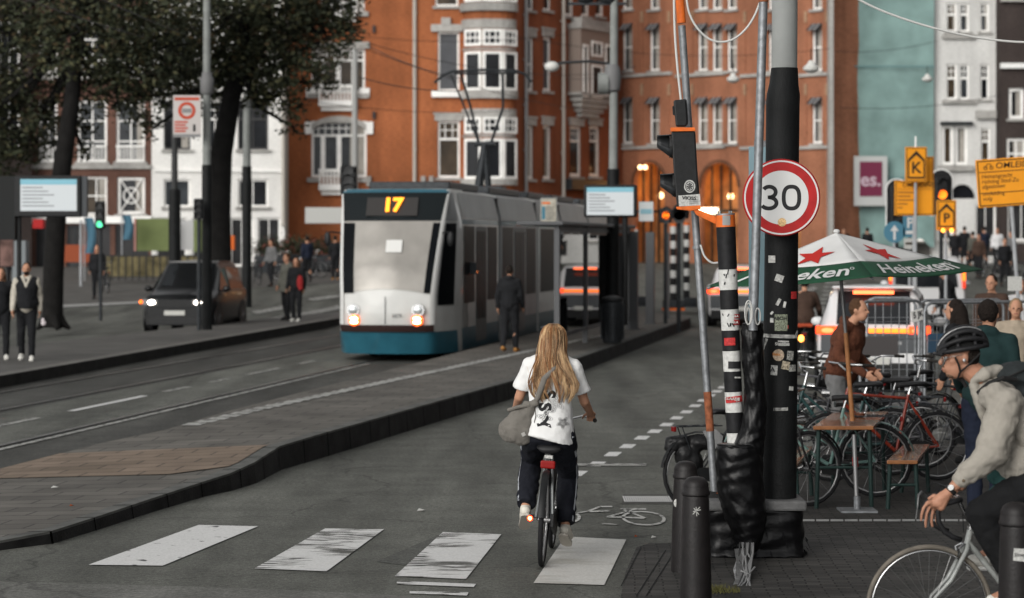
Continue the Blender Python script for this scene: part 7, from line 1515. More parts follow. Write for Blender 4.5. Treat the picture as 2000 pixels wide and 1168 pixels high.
for a_ in (aN, aF): b = MB(); b.limb((a_ + V(.02, 0, -.03), .045), (a_ + V(-.08, 0, -.06), .042), (a_ + V(-.15, 0, -.065), .034)); sh_ = remesh(b.build('shoe', wsh, rider), .007, 2); MB().box(-.18, .06, -.042, .042, -.118, -.095, None, a_).build('sole', M('white rubber', (.6, .6, .58), .6), sh_, bevel=.01)
wt = thing('wrist_watch', 'round silver watch with black strap on the rider near wrist', 'watch', tuple(RO)); d = (wN - eN).normalized(); c = eN.lerp(wN, .93); MB().torus(c, d, .03, .0065, 26, 8, 2.0).build('strap', stp, wt, smooth=2); MB().cone(c + V(-.004, -.03, .012), c + V(-.008, -.041, .018), .017, .0165, 22).build('case', M('watch silver', (.5, .5, .48), .25, .8), wt, smooth=1); MB().cone(c + V(-.008, -.041, .018), c + V(-.0085, -.0425, .0185), .0135, .0135, 22).build('dial', M('dial', (.5, .5, .5), .4), wt)
bp = thing('backpack', 'dark backpack on the back of the leaning rider', 'backpack', tuple(RO)); b = MB(); b.ell(L_(1990, 735), (.15, .14, .085)).ell(L_(2020, 770), (.16, .15, .11)).ell(L_(2050, 800), (.15, .14, .13)); rumple(remesh(b.build('pack', M('pack cloth', (.018, .022, .023), .8, bump=.3, bscale=30), bp), .01, 4), .02, .06)
b = MB(); b.tube([L_(1985, 742, -.17), L_(1960, 738, -.205), L_(1932, 748, -.17), L_(1910, 768, -.12)], .013, 8); b.build('shoulder_strap', stp, bp, smooth=1)
b = MB(); b.tube([L_(1962, 740, -.15), L_(2000, 722, -.14), L_(2040, 745, -.14)], .006, 6); b.build('zip', stp, bp, smooth=1)
# racing bicycle
WC = Q(1815, 1190, 0); rb_ = thing('racing_bicycle', 'pale grey racing bicycle with drop handlebars in the right foreground', 'bicycle', (WC.x + .5, RYR, 0)); BO = Vector(rb_.location)
def B_(x, y, d=0): return Q(x, y, d) - BO
frm = M('worn grey frame', (.24, .25, .24), .35, nscale=14, namt=.3, coat=.3); tyre = M('tan grey tyre', (.13, .115, .095), .75, nscale=12, namt=.2)
r_ = .353; WCl = V(WC.x - BO.x, 0, r_ + .004)
for c in (WCl, WCl + V(1.0, 0, 0)):
    w_ = MB().torus(c, (0, 1, 0), r_ - .013, .0135, 72, 10).build('wheel', tyre, rb_, smooth=2); MB().torus(c, (0, 1, 0), r_ - .034, .0075, 72, 8, 1.3).build('rim', chrome, w_, smooth=2); b = MB()
    for i in range(32):
        t = 2 * math.pi * i / 32; d = V(math.cos(t), 0, math.sin(t)); t2 = t + .5 * (1 if i % 4 < 2 else -1); b.cone(c + V(math.cos(t2) * .02, .028 if i % 2 else -.028, math.sin(t2) * .02), c + d * (r_ - .04), .0009, n=4)
    b.cone(c - V(0, .05, 0), c + V(0, .05, 0), .012, n=12); b.build('spokes_and_hub', M('spoke steel', (.28, .28, .28)), w_)
hA, hB_ = B_(1896, 1032), B_(1889, 1062); BBr = B_(2005, 1200); SBr = B_(2040, 1020)
b = MB(); b.cone(hA, hB_, .0185, n=14); b.cone(hA + V(.005, 0, -.02), SBr, .0145, n=12); b.cone(hB_ + V(.005, 0, .01), BBr, .0165, n=12); b.cone(BBr, SBr + V(0, 0, .08), .0145, n=12)
for s in (-1, 1): b.cone(BBr + V(0, s * .03, 0), WCl + V(1, s * .06, 0), .008, n=8); b.cone(SBr + V(0, s * .01, 0), WCl + V(1, s * .06, 0), .0075, n=8)
b.build('frame', frm, rb_, smooth=1)
b = MB()
for s in (-1, 1): b.tube([hB_ + V(0, s * .02, -.005), hB_ + V(-.012, s * .05, -.03), hB_.lerp(WCl, .55) + V(.018, s * .05, 0), WCl + V(.02, s * .05, .06), WCl + V(0, s * .05, 0)], [.013, .0125, .012, .009, .008], 10)
b.build('fork', frm, rb_, smooth=1)
b = MB(); b.cone(hA, hA + V(-.01, 0, .045), .0135, n=12); stC = B_(1868, 970); b.cone(hA + V(-.01, 0, .04), stC, .0135, n=12); b.cone(hA + V(0, 0, -.005), hA + V(0, 0, .008), .021, n=14); b.build('stem', chrome, rb_, smooth=1)
tape = M('bar tape', (.012, .012, .013), .6)
for s in (-1, 1):
    b = MB(); b.tube([stC, stC + V(0, s * .09, 0)], .0125, 10); b.build('bar_centre', chrome, rb_, smooth=1)
    b = MB(); o_ = V(0, s * .2, 0) ; k = -10 if s < 0 else 0; pt_ = [stC + V(0, s * .09, 0), stC + V(-.01, s * .17, 0), B_(1850, 972) + o_, B_(1828, 978) + o_, B_(1819, 992) + o_, B_(1821, 1012) + o_, B_(1832, 1030) + o_, B_(1848, 1040) + o_, B_(1865, 1046) + o_]; b.tube(pt_, .0155, 12); b.build('handlebar', tape, rb_, smooth=2)
    b = MB(); b.tube([B_(1824, 982) + o_, B_(1810, 970) + o_, B_(1806, 975) + o_, B_(1804, 1000) + o_, B_(1801, 1022) + o_], [.014, .016, .01, .006, .005], 8); b.build('brake_lever', M('lever', (.1, .1, .1), .3, .8), rb_, smooth=1)
    b = MB(); b.tube([B_(1812, 972) + o_ * .9, B_(1830, 945) + o_ * .6, B_(1860, 955) + o_ * .2, B_(1880, 1000), B_(1882, 1040)], .0028, 6); b.build('brake_cable', black_paint, rb_, smooth=1)
b = MB(); b.tube([hB_ + V(-.02, -.03, .0), hB_ + V(-.055, -.045, -.02), hB_ + V(-.05, -.02, -.065)], .008, 8); b.tube([hB_ + V(-.02, .03, .0), hB_ + V(-.055, .045, -.02), hB_ + V(-.05, .02, -.065)], .008, 8); b.cone(hB_ + V(-.03, 0, .0), hB_ + V(.0, 0, .0), .008, n=8); b.build('front_brake', chrome, rb_, smooth=1)
b = MB(); b.torus(BBr + V(0, -.05, 0), (0, 1, 0), .1, .004, 32, 6); b.cone(BBr + V(0, -.06, 0), BBr + V(-.0, -.07, -.17) , .009, n=8); b.cone(BBr + V(0, .06, 0), BBr + V(-.12, .07, .11), .009, n=8); b.build('crankset', chrome, rb_)
b = MB(); b.ell(SBr + V(.03, 0, .16), (.13, .06, .03)); b.build('saddle', black_paint, rb_, smooth=2)
# ================================================================ TREES, STREET FURNITURE FURTHER BACK, WIRES
bark = M('bark', (.008, .0075, .007), .95, nscale=5, namt=.4, bump=1, bscale=14)
leaf_m = []
for i, c in enumerate(((.036, .042, .022), (.022, .026, .015), (.075, .074, .036), (.058, .042, .02))): leaf_m.append(M('foliage %d' % i, c, .7, nscale=.5, namt=.35))
def tree(label, base, path, clumps, n, size=.17, seed=1, limbs=()):
    "path: trunk points with radii; clumps: (centre, radius) of foliage masses; world coordinates"
    O = Vector(base); r = thing('street_tree', label, 'tree', tuple(O), 0, None); R_ = random.Random(seed)
    b = MB(); b.tube([p - O for p, q in path], [q for p, q in path], 14)
    for q0 in range(5): a = q0 * 1.3; b.tube([V(.0, 0, .5), V(.25 * math.cos(a), .25 * math.sin(a), .12), V(.45 * math.cos(a), .45 * math.sin(a), -.03)], [.2, .12, .04], 8)
    tr_ = b.build('trunk', bark, r, smooth=1)
    b = MB(); top = path[-1][0]
    for c, q in clumps:
        st = path[-1][0] if R_.random() < .5 else path[-2][0]; m_ = st.lerp(c, .5) + V(R_.uniform(-.4, .4), R_.uniform(-.4, .4), -.3); b.tube([st - O, m_ - O, c - O], [path[-1][1] * .5, .07, .03], 8)
        for k in range(5): e = c + V(R_.gauss(0, 1), R_.gauss(0, 1), R_.gauss(0, .7)).normalized() * q * R_.uniform(.5, 1); b.tube([c - O, e - O], [.03, .008], 5)
    b.build('limbs', bark, r, smooth=1)
    S = [MB() for _ in leaf_m]; tot = sum(q ** 2 for c, q in clumps)
    for c, q in clumps:
        k = int(n * q * q / tot); tw = []
        for i in range(max(6, k // 26)): d = V(R_.gauss(0, 1), R_.gauss(0, 1), R_.gauss(0, .8)); d.normalize(); tw.append(c + d * q * R_.uniform(.35, 1.05) ** .7)
        for i in range(k):
            t = R_.choice(tw); p = t + V(R_.gauss(0, .2), R_.gauss(0, .2), R_.gauss(0, .16)) * (q / 1.6) ** .3 - O; u = V(R_.gauss(0, 1), R_.gauss(0, 1), R_.gauss(0, .6)).normalized(); v = u.cross(V(R_.gauss(0, 1), R_.gauss(0, 1), R_.gauss(0, 1))).normalized(); s = size * R_.uniform(.5, 1.15)
            S[R_.choices((0, 1, 2, 3), (5, 4, 2, 1))[0]].add([p - u * s * .5, p + v * s * .28, p + u * s * .55, p - v * s * .28], [(0, 1, 2, 3)])
    for m_, s_ in zip(leaf_m, S): tag(s_.build('crown', m_, r, fix=False), kind='stuff')
    return r
def CL(lst, Y): return [(Wp(x, y, Y + dy), q) for x, y, dy, q in lst]
Y1 = G(102, 640, .2).y
tree('leaning dark trunked street tree at the left with a crown filling the corner', G(102, 640, .2), [(G(102, 640, .2), .27), (Wp(104, 540, Y1), .26), (Wp(110, 420, Y1), .25), (Wp(125, 300, Y1), .23), (Wp(140, 200, Y1), .2), (Wp(150, 90, Y1 + .3), .17), (Wp(165, -20, Y1 + .6), .14)],
     CL([(20, 60, 0, 1.5), (-60, 140, 1, 1.4), (60, 150, 1.5, 1.3), (160, 60, -1, 1.5), (110, -20, 0, 1.5), (260, 30, 1, 1.4), (20, 240, 1, 1.0), (-20, 320, 2, .8), (250, 130, 0, 1.0), (200, 160, 2, .8), (330, 90, 1, 1.1), (70, 280, 2.5, .55), (330, -30, 0, 1.4), (-90, 10, 0, 1.5), (150, 240, 3, .45), (290, 195, 2, .5), (200, 100, 0, 1.1), (90, 210, 1, .8), (-40, 240, 1, 1.2), (30, 300, 2, .7), (230, 200, 1, .6), (290, 150, 1, .8), (160, 290, 3, .35), (350, 140, 2, .7)], Y1), 24000, .16, 3)
Y2 = 66.0; b2 = V(Wp(432, 0, Y2).x, Y2, 0)
tree('street tree behind the tall lamp pole with its crown over the red building', b2, [(b2, .34), (Wp(430, 540, Y2), .32), (Wp(428, 420, Y2), .31), (Wp(432, 300, Y2), .3), (Wp(450, 200, Y2), .26), (Wp(470, 120, Y2), .2), (Wp(480, 20, Y2), .16)],
     CL([(480, 60, 0, 1.8), (560, 30, 1, 1.6), (420, 20, -1, 1.8), (620, 60, 0, 1.2), (650, 20, 1, .9), (540, 130, 0, 1.1), (400, 130, 1, 1.1), (590, 130, -.5, .8), (470, 170, 1, .7), (350, 60, 0, 1.5), (520, -40, 0, 1.8), (640, -30, 0, 1.3), (555, 205, 0, .45), (615, 160, 0, .5), (330, 170, 1, .6), (300, 250, 2, .35), (575, 250, 1, .35), (685, 55, 0, .5), (380, 195, 1, .5), (500, 130, 0, 1.0), (430, 170, 1, .9), (320, 110, 1, 1.1), (280, 190, 1, .8), (540, 190, 0, .7), (370, 240, 2, .35)], Y2), 21000, .17, 5)
# ---- poles with lamp brackets
def pole(label, px, py, zb, r0, r1, split, ytop=-80, cat='lamp pole', group='poles along the tram stops', upper=None, lower=None, px2=None):
    p = G(px, py, zb); Y = p.y; r = thing('street_pole', label, cat, tuple(p), 0, group); z = CH - (split - HY) / F * Y - p.z; zt = CH - (ytop - HY) / F * Y - p.z; dx_ = ((px2 or px) - px) / F * Y
    MB().cone((0, 0, 0), (dx_ * z / zt, 0, z), r0, r0 * .95, 20).build('lower_tube', lower or M('mast black', (.0145, .015, .0155)), r, smooth=1)
    MB().cone((dx_ * z / zt, 0, z), (dx_, 0, zt), r1, r1 * .85, 18).build('upper_tube', upper or grey_paint, r, smooth=1); return r, Y
gp = M('pole grey green', (.19, .2, .19), .6, nscale=4, namt=.15)
r, Y = pole('tall grey lamp pole with black foot in front of the second tree', 404, 645, .2, .13, .1, 322, upper=gp); z = CH - (165 - HY) / F * Y - r.location.z
b = MB(); b.lathe([(.12, z - .25), (.16, z - .2), (.17, z + .15), (.13, z + .2), (.12, z + .3)], 16); b.build('collar', M('collar grey', (.14, .14, .14), .6), r, smooth=1)
r, Y = pole('grey lamp pole with black foot carrying the display at the tram stop', 1196, 655, .27, .145, .1, 330, upper=gp, px2=1200)
def zY(py, Y, base): return CH - (py - HY) / F * Y - base
b = MB(); z = zY(150, Y, .27); b.lathe([(.11, z - .35), (.17, z - .3), (.2, z), (.17, z + .2), (.12, z + .28)], 16); b.build('collar', M('collar grey', (.14, .14, .14)), r, smooth=1); z = zY(163, Y, .27); b = MB(); b.cone((-.32, 0, z), (-.1, 0, z), .24, .24, 20); b.build('siren', gp, r, smooth=1)
b = MB(); z = zY(125, Y, .27); b.tube([V(0, 0, z), V(-.5, 0, z + .06), V(-1.1, 0, z + .03), V(-1.35, 0, z - .02)], .03, 8); b.build('bracket', dark_metal, r, smooth=1); b = MB(); b.ell((-1.36, 0, z - .06), (.17, .17, .12)); b.build('lamp_shade', M('opal lamp', (.55, .55, .52), .4), r, smooth=2)
b = MB(); z = zY(10, Y, .27); b.box(-1.0, .3, -.05, .05, z, z + .06); b.ell((-.6, 0, z + .15), (.2, .15, .12)); b.ell((-.1, 0, z + .15), (.22, .15, .14)); b.build('camera_arm', dark_metal, r)
pole('slim dark pole left of the red and white notice', 341, 588, .0, .21, .11, 370, ytop=180, upper=M('pole dark', (.035, .036, .036), .6), cat='pole')
pole('slim grey pole in front of the white canal house', 482, 600, .0, .16, .13, 325, ytop=175, upper=gp, cat='pole')
pole('pale slim pole in front of the red corner building', 693, 560, .0, .1, .12, 420, ytop=95, upper=M('pale pole', (.3, .3, .29), .6), cat='pole')
# red white notice
nt_ = thing('street_notice', 'white street notice with red ring and red lettering', 'notice', tuple(Wp(365, 227, 59))); a = 59 / F
MB().box(-27 * a, 27 * a, 0, .04, -41 * a, 41 * a).build('board', M('notice white', (.45, .42, .4), .6), nt_); rd = M('notice red', (.42, .06, .03), .7)
b = MB(); b.torus((0, -.004, 11 * a), (0, 1, 0), 14 * a, 3.2 * a, 30, 4, .2); b.build('red_ring', rd, nt_); MB().box(-9 * a, 9 * a, -.012, -.002, 7 * a, 15 * a).build('grey_field', M('notice grey', (.2, .2, .2), .7), nt_)
MB().box(-24 * a, 24 * a, -.008, -.001, 31 * a, 37 * a).build('red_bar', rd, nt_); MB().box(-27 * a, 27 * a, -.008, -.001, -41 * a, -35 * a).build('grey_bar', M('notice grey', (.2, .2, .2)), nt_)
for i in range(4): MB().box(-24 * a, (2 - 4 * (i % 2)) * a, -.008, -.001, (-13 - 6 * i) * a, (-9.5 - 6 * i) * a).build('text_line', rd, nt_)
MB().box(12 * a, 17 * a, -.008, -.001, -30 * a, -16 * a).build('black_figure', num, nt_)
# display screens
def display(label, x0, x1, y0, y1, Y, sx0, sx1, sy0, sy1, post=None):
    c = Wp((x0 + x1) / 2, (y0 + y1) / 2, Y); r = thing('departure_display', label, 'display', tuple(c)); a = Y / F; w_, h = (x1 - x0) / 2 * a, (y1 - y0) / 2 * a; mx, my = (x0 + x1) / 2, (y0 + y1) / 2
    MB().box(-w_, w_, 0, .25, -h, h).build('casing', black_paint, r, bevel=.03); s = MB().box((sx0 - mx) * a, (sx1 - mx) * a, -.012, -.001, (my - sy1) * a, (my - sy0) * a).build('screen', M('lit screen', (.42, .45, .46), emit=.12, ecol=(.86, .9, .93)), r)
    MB().box((sx0 - mx) * a, (sx1 - mx) * a, -.016, -.013, (my - sy0 - (sy1 - sy0) * .17) * a, (my - sy0) * a).build('screen_header', M('screen blue', (.18, .38, .46), emit=.08, ecol=(.3, .62, .72)), r)
    for i in range(6): yy = my - sy0 - (sy1 - sy0) * (.26 + .115 * i); MB().box((sx0 - mx + 4) * a, (sx0 - mx + (sx1 - sx0) * (.4 + .1 * ((i * 7) % 3))) * a, -.015, -.013, (yy - 1.6) * a, (yy + 1.0) * a).build('text_line', M('screen text', (.2, .21, .22), emit=.1, ecol=(.5, .52, .55)), r)
    return r, a, mx, my
r, a, mx, my = display('departure screen in a wide black casing on the left platform', 28, 158, 343, 424, 50, 40, 150, 350, 412)
MB().box(-1.4, -.68, .02, .3, -.9, .42).build('side_box', M('casing dark', (.008, .009, .009), .6), r)
MB().box(.64, .8, .05, .2, -.42, .42).build('side_fin', M('casing grey', (.06, .065, .07), .6), r); 
for x in (-.62,): MB().cone((x, .15, -.42), (x, .15, my * 0 - (CH - (my - HY) * a * 1) - 0 + .2), .05, n=10).build('post', black_paint, r)
display('departure screen split by the lamp pole at the tram stop', 1141, 1245, 361, 424, 50.5, 1146, 1237, 366, 420)
dsp = [o for o in C.objects if o.name.startswith('departure_display')][-1]
MB().cone((.3, .12, -.32), (.3, .12, -2.6), .06, n=10).build('post', black_paint, dsp)
# ---- shelter on the island (real glass mirrors the cars in the lane)
gA, gB = 46.5, 62.0; pa = -6.39
sh = thing('tram_shelter', 'glass tram shelter with grey posts on the island', 'shelter', tuple(RC(pa, 46.0, .27)), -TH)
sgl = glass('shelter glass', (.42, .44, .44), 1.0, 1.55); smet = M('shelter grey', (.075, .077, .08), .5, .3)
b_of = lambda px: (lambda k: 6.39 / (.157 - .9876 * k) * 1 )((px - 1000) / F)
def bpos(px): Yq = 6.39 / (ST - CT * (px - 1000) / F); X = (px - 1000) / F * Yq; return X * ST + Yq * CT - 46.0
for x0, x1 in ((1092, 1143), (1143, 1188), (1205, 1224)): y0, y1 = bpos(x0), bpos(x1); MB().box(-.006, .006, y0 + .03, y1 - .03, .35, 2.25).build('glass_pane', sgl, sh)
for px in (1088, 1143, 1190, 1227): y = bpos(px); MB().box(-.05, .05, y - .06, y + .06, 0, 2.42).build('post', smet, sh)
MB().box(-.04, .04, bpos(1088), bpos(1227), 2.3, 2.4).build('beam', smet, sh); MB().box(-.75, .15, bpos(1085), bpos(1230), 2.42, 2.5).build('roof', smet, sh, bevel=.02); MB().box(-.035, .035, bpos(1092), bpos(1224), .27, .34).build('rail', smet, sh)
MB().box(-.45, -.1, bpos(1100), bpos(1180), .42, .46).build('bench', smet, sh)
for px, w_, lb in ((1270, .11, 'free standing grey post right of the shelter'), (1238, .1, 'grey post beside the lamp pole at the shelter end'), (1303, .06, 'thin dark post near the island end')):
    Yq = 6.2 / (ST - CT * (px - 1000) / F); p = V((px - 1000) / F * Yq, Yq, .27); r = thing('grey_post', lb, 'post', tuple(p), -TH); MB().box(-w_, w_, -w_, w_, 0, 2.35).build('shaft', smet, r, bevel=.01); MB().box(-w_ * 1.3, w_ * 1.3, -w_ * 1.3, w_ * 1.3, 0, .04).build('foot_plate', smet, r)
MB_ = MB()
r, w_, h = panel('route_map', 'stop route panel with coloured strip above the shelter', 'sign', 1055, 1088, 386, 436, 46.3, M('map frame', (.2, .2, .19), .5)); MB().box(-w_ * .85, w_ * .85, -.012, -.002, -h * .88, h * .88).build('map_field', M('map field', (.36, .34, .28), .6, nscale=14, namt=.25), r); MB().box(-w_ * .8, -w_ * .4, -.016, -.013, -h * .7, h * .3).build('blue_strip', M('map blue', (.05, .16, .22), .6), r); MB().box(-w_ * .8, w_ * .2, -.016, -.013, h * .5, h * .65).build('orange_strip', orange_paint, r)
for i in range(6): MB().box(-w_ * .3, w_ * .7, -.016, -.013, h * (.2 - .18 * i), h * (.27 - .18 * i)).build('text_line', M('map text', (.1, .1, .1), .7), r)
r, w_, h = panel('stop_panel', 'small white panel with blue band right of the display', 'sign', 1248, 1276, 394, 432, 55, M('panel white', (.5, .52, .52), .5)); MB().box(-w_ * .8, w_ * .8, -.01, -.002, -h * .25, h * .25).build('blue_band', M('panel blue', (.2, .36, .42), .6), r)
# litter bin
p = V(Wp(1196, 0, 50).x, 50, .27); r = thing('litter_bin', 'dark ribbed litter bin at the foot of the lamp pole', 'bin', tuple(p), 0); b = MB(); b.lathe([(.19, .02), (.21, .1), (.23, .85), (.21, .87)], 24); b.build('drum', dark_metal, r, smooth=1); b = MB(); b.lathe([(.22, .871), (.24, .9), (.22, .95), (.05, 1.0), (.001, 1.0)], 24); b.build('lid', black_paint, r, smooth=1)
for i in range(12): t = 2 * math.pi * i / 12; MB().box(-.018, .018, -.01, .01, .1, .8, Matrix.Rotation(t, 3, 'Z'), (.235 * math.sin(-t), .235 * math.cos(t), 0)).build('slat', dark_metal, r)
# banded signal posts at the island end
def banded(label, px, yb, ytop, z, r0=.09, orange=True, Y=None):
    p = G(px, yb, z); Y = p.y; a = Y / F; r = thing('banded_post', label, 'post', tuple(p), 0, 'black and white banded signal posts'); H = (yb - ytop) * a; n = 10
    for i in range(n): MB().cone((0, 0, .3 + (H - .3) * i / n), (0, 0, .3 + (H - .3) * (i + 1) / n - .002), r0, n=14).build('band', wband if i % 2 else bband, r, smooth=1)
    MB().box(-.3, .3, -.25, .25, .07, .3).build('base_block', dark_metal, r, bevel=.02); MB().box(-.32, .32, -.27, .27, 0, .07).build('base_edge', orange_paint if orange else dark_metal, r)
    MB().cone((0, 0, H), (0, 0, H + .08), r0 * 1.05, n=14).build('cap', orange_paint, r)
    return r
banded('left one of the banded posts at the island end', 1315, 606, 442, .27); banded('right one of the banded posts at the island end', 1341, 600, 440, .2, orange=False); banded('short banded post beside the shelter end', 1243, 598, 448, .27, .05, False)
pole('grey post between the two banded posts', 1329, 604, .22, .1, .1, 500, ytop=430, upper=gp, lower=gp, cat='pole')
def signal(label, px, py, Y, h=.75, w_=.28, lit=None, back=None, post=True, litc=None, base=0.0, rz=0):
    c = Wp(px, py, Y); r = thing('traffic_light', label, 'traffic light', tuple(c), rz, None)
    if back: b = MB(); n = 16; P = [(w_ * .75 * math.cos(math.pi * i / n), h * .5 - w_ * .2 + w_ * .75 * math.sin(math.pi * i / n)) for i in range(n + 1)] + [(-w_ * .75, -h * .6), (w_ * .75, -h * .6)]; b.prism(P, lambda x, z, d: V(x, d, z), .0, .03); b.build('backboard', black_paint, r); b = MB(); b.prism([(x * 1.12, z * 1.05) for x, z in P], lambda x, z, d: V(x, d, z), .031, .04); b.build('white_border', white_paint, r)
    MB().box(-w_ / 2, w_ / 2, -.12, 0 if back else .1, -h / 2, h / 2).build('housing', M('signal black', (.012, .012, .012)), r, bevel=.03)
    for i in range(3):
        z = h / 2 - h / 6 - i * h / 3; v = MB(); n = 10; v.loft([[V(w_ * .36 * math.cos(-.2 + (math.pi + .4) * k / n), y, z + w_ * .36 * math.sin(-.2 + (math.pi + .4) * k / n)) for k in range(n + 1)] for y in (-.12, -.28)], False, False); o = v.build('visor', black_paint, r, fix=False, smooth=2); s = o.modifiers.new('s', 'SOLIDIFY'); s.thickness = .008
        MB().cone((0, -.121, z), (0, -.14, z), w_ * .33, n=16).build('lens', (litc or M('amber lit', (1, .35, .02), emit=1.3, ecol=(1, .15, .01))) if lit == i else M('dark lens', (.03, .03, .03)), r)
    if post: MB().cone((0, .06, -c.z + base), (0, .06, -h / 2), .05, n=10).build('post', dark_metal, r)
    return r
signal('small signal with amber lamp beyond the display', 1300, 421, 62, .38, .3, 1, post=True, base=.27)
signal('black signal with white edged backboard and amber lamp over the P sign', 1839, 380, 60, .85, .34, 1, True)
signal('black signal backboard mostly hidden behind the yellow diversion sign', 1752, 400, 61, .9, .34, None, True)
signal('black signal head standing before the red corner building', 681, 352, 52, .6, .35, None, post=True)
signal('dark signal with green lamp among the left shop fronts', 196, 420, 70, .8, .28, 2, litc=M('green lit', (.1, 1, .5), emit=.8, ecol=(.15, 1, .5)))
signal('dark signal head left of the tall grey lamp pole', 388, 408, 59, .5, .22, None, base=.2)
signal('dark signal head hanging behind the orange arm', 1326, 418, 56, .22, .45, None, base=.27)
# ---- orange signs
yo = M('sign yellow orange', (.72, .28, .015), .5, nscale=3, namt=.06); bk = M('sign print black', (.03, .02, .012), .6)
def osign(label, x0, x1, y0, y1, Y, rz=0, post=True, skew=0, ys=None):
    r, w_, h = panel('diversion_sign', label, 'sign', x0, x1, y0, y1, Y, yo, .03, rz, bevel=.01, group='yellow diversion signs'); t = .012
    for q in ((-w_ + .02, w_ - .02, h - .035, h - .02), (-w_ + .02, w_ - .02, -h + .02, -h + .035), (-w_ + .02, -w_ + .035, -h + .035, h - .035), (w_ - .035, w_ - .02, -h + .035, h - .035)): MB().box(q[0], q[1], -.004, -.001, q[2], q[3]).build('border', bk, r)
    if post: MB().cone((0, .06, -r.location.z + gz(Y)), (0, .06, h), .03, n=10).build('post', grey_paint, r)
    return r, w_, h
def housearrow(r, w_, h, ch, sz, cy=0):
    b = MB(); W_, H_ = w_ * .78, h * .8; t = .035; P = [(-W_, -H_), (W_, -H_), (W_, H_ * .35), (0, H_), (-W_, H_ * .35)]; c0 = (0, -.1 * h)
    for i in range(5):
        a, c = P[i], P[(i + 1) % 5]; k = 1 - t / w_ * 1.6 if i in (0, 1, 4) else 1 - t / w_ * 3.2; k = .86 if i in (0, 1, 4) else .74; 
        A2, C2 = [((p[0] - c0[0]) * .84 + c0[0], (p[1] - c0[1]) * (.84 if i in (0, 1, 4) else .72) + c0[1]) for p in (a, c)]; b.add([(a[0], -.006, a[1]), (c[0], -.006, c[1]), (C2[0], -.006, C2[1]), (A2[0], -.006, A2[1])], [(0, 1, 2, 3)])
    b.build('arrow_outline', bk, r, fix=False); lettering('lettering', ch, sz, bk, r, (0, -.007, -h * .2 + cy), off=.006)
r, w_, h = osign('yellow sign with house shaped arrow and letter K', 1768, 1811, 287, 356, 50, .08); housearrow(r, w_, h, 'K', .33)
MB().cone((0, .05, h), (0, .05, h + .22), .02, n=8).build('post_tip', white_paint, r)
osign('plain yellow board half hidden behind the K sign', 1798, 1824, 306, 362, 50.4, .08, False)
r, w_, h = osign('smaller yellow diversion board with lines of text under the K sign', 1747, 1825, 353, 421, 50.2, .06)
lettering('lettering', 'OMLEIDING', .13, bk, r, (w_ * .22, -.006, h * .75), off=.001)
for i, (t0, t1) in enumerate(((-.85, .9), (-.85, .1), (-.85, -.2), (-.85, .0), (-.85, -.35), (-.85, -.6))): MB().box(w_ * t0, w_ * t1, -.005, -.002, h * (.5 - .22 * i), h * (.5 - .22 * i) + (.012 if i == 0 else .035)).build('text_line', M('sign faint print', (.35, .14, .02), .6), r)
r, w_, h = osign('small yellow sign with arrow and letter P over two amber lamps', 1829, 1868, 391, 450, 48, .05); housearrow(r, w_, h, 'P', .26)
for s in (-1, 1): MB().ell((s * .085, -.08, -h + .0), (.04, .03, .04)).build('warning_lamp', M('amber beacon', (1, .5, .05), emit=3, ecol=(1, .3, .04)), r)
r, w_, h = osign('large tilted yellow diversion board at the right edge', 1908, 2040, 308, 402, 36, 0); r.rotation_euler = (0, -.07, .0)
lettering('lettering', 'OMLEIDING', .125, bk, r, (-w_ + .29, -.006, h * .7), off=.001, shear=.1, xs=1.1, align='LEFT')
b = MB(); b.torus((-w_ + .14, -.005, h * .64), (0, 1, 0), .025, .005, 14, 4, .3); b.torus((-w_ + .23, -.005, h * .64), (0, 1, 0), .025, .005, 14, 4, .3); b.tube([V(-w_ + .14, -.006, h * .64), V(-w_ + .17, -.006, h * .8), V(-w_ + .22, -.006, h * .8), V(-w_ + .23, -.006, h * .64)], .005, 4); b.build('bicycle_mark', bk, r)
MB().box(-w_ + .04, w_ - .04, -.005, -.002, h * .45, h * .48).build('rule', bk, r); MB().box(-w_ + .04, w_ - .04, -.005, -.002, -h * .42, -h * .39).build('rule', bk, r)
for i, s_ in enumerate(('Heinengracht', 'richting Stad-Zu', 'afgesloten', 'omleiding', 'volg')): lettering('lettering', s_, .085, bk, r, (-w_ + .07, -.006, h * (.28 - .21 * i) - (.03 if i > 2 else 0)), off=.0, align='LEFT', shear=.15)
# blue signs
r, w_, h = panel('parking_sign', 'blue and white parking sign above the parasol', 'sign', 1764, 1791, 420, 463, 52, M('sign blue', (.06, .17, .24), .5)); lettering('lettering', 'P', .3, sw, r, (0, -.01, .06), off=.008); MB().box(-.09, .09, -.012, -.002, -.17, -.1).build('car_mark', sw, r); MB().cone((0, .08, -2.6), (0, .08, h), .03, n=8).build('post', grey_paint, r)
c = Wp(1747, 453, 52); r = thing('arrow_sign', 'round blue sign with white arrow beside the parking sign', 'sign', tuple(c)); disc(0, .23, 0, 'plate', M('sign blue', (.06, .17, .24)), r); disc(.0, .001, 0, 'dot', sw, r, 6); b = MB(); b.add([(-.025, -.006, -.17), (.025, -.006, -.17), (.025, -.006, .03), (-.025, -.006, .03)], [(0, 1, 2, 3)]); b.add([(-.09, -.006, .02), (.09, -.006, .02), (0, -.006, .15)], [(0, 1, 2)]); b.build('arrow', sw, r, fix=False); MB().cone((0, .04, -2.4), (0, .04, .2), .03, n=8).build('post', grey_paint, r)
r, w_, h = panel('info_plate', 'small pale plate under the parking sign', 'sign', 1766, 1790, 466, 486, 52, w_st); MB().box(-w_ * .8, w_ * .8, -.01, -.002, -.02, .03).build('text_line', bk, r)
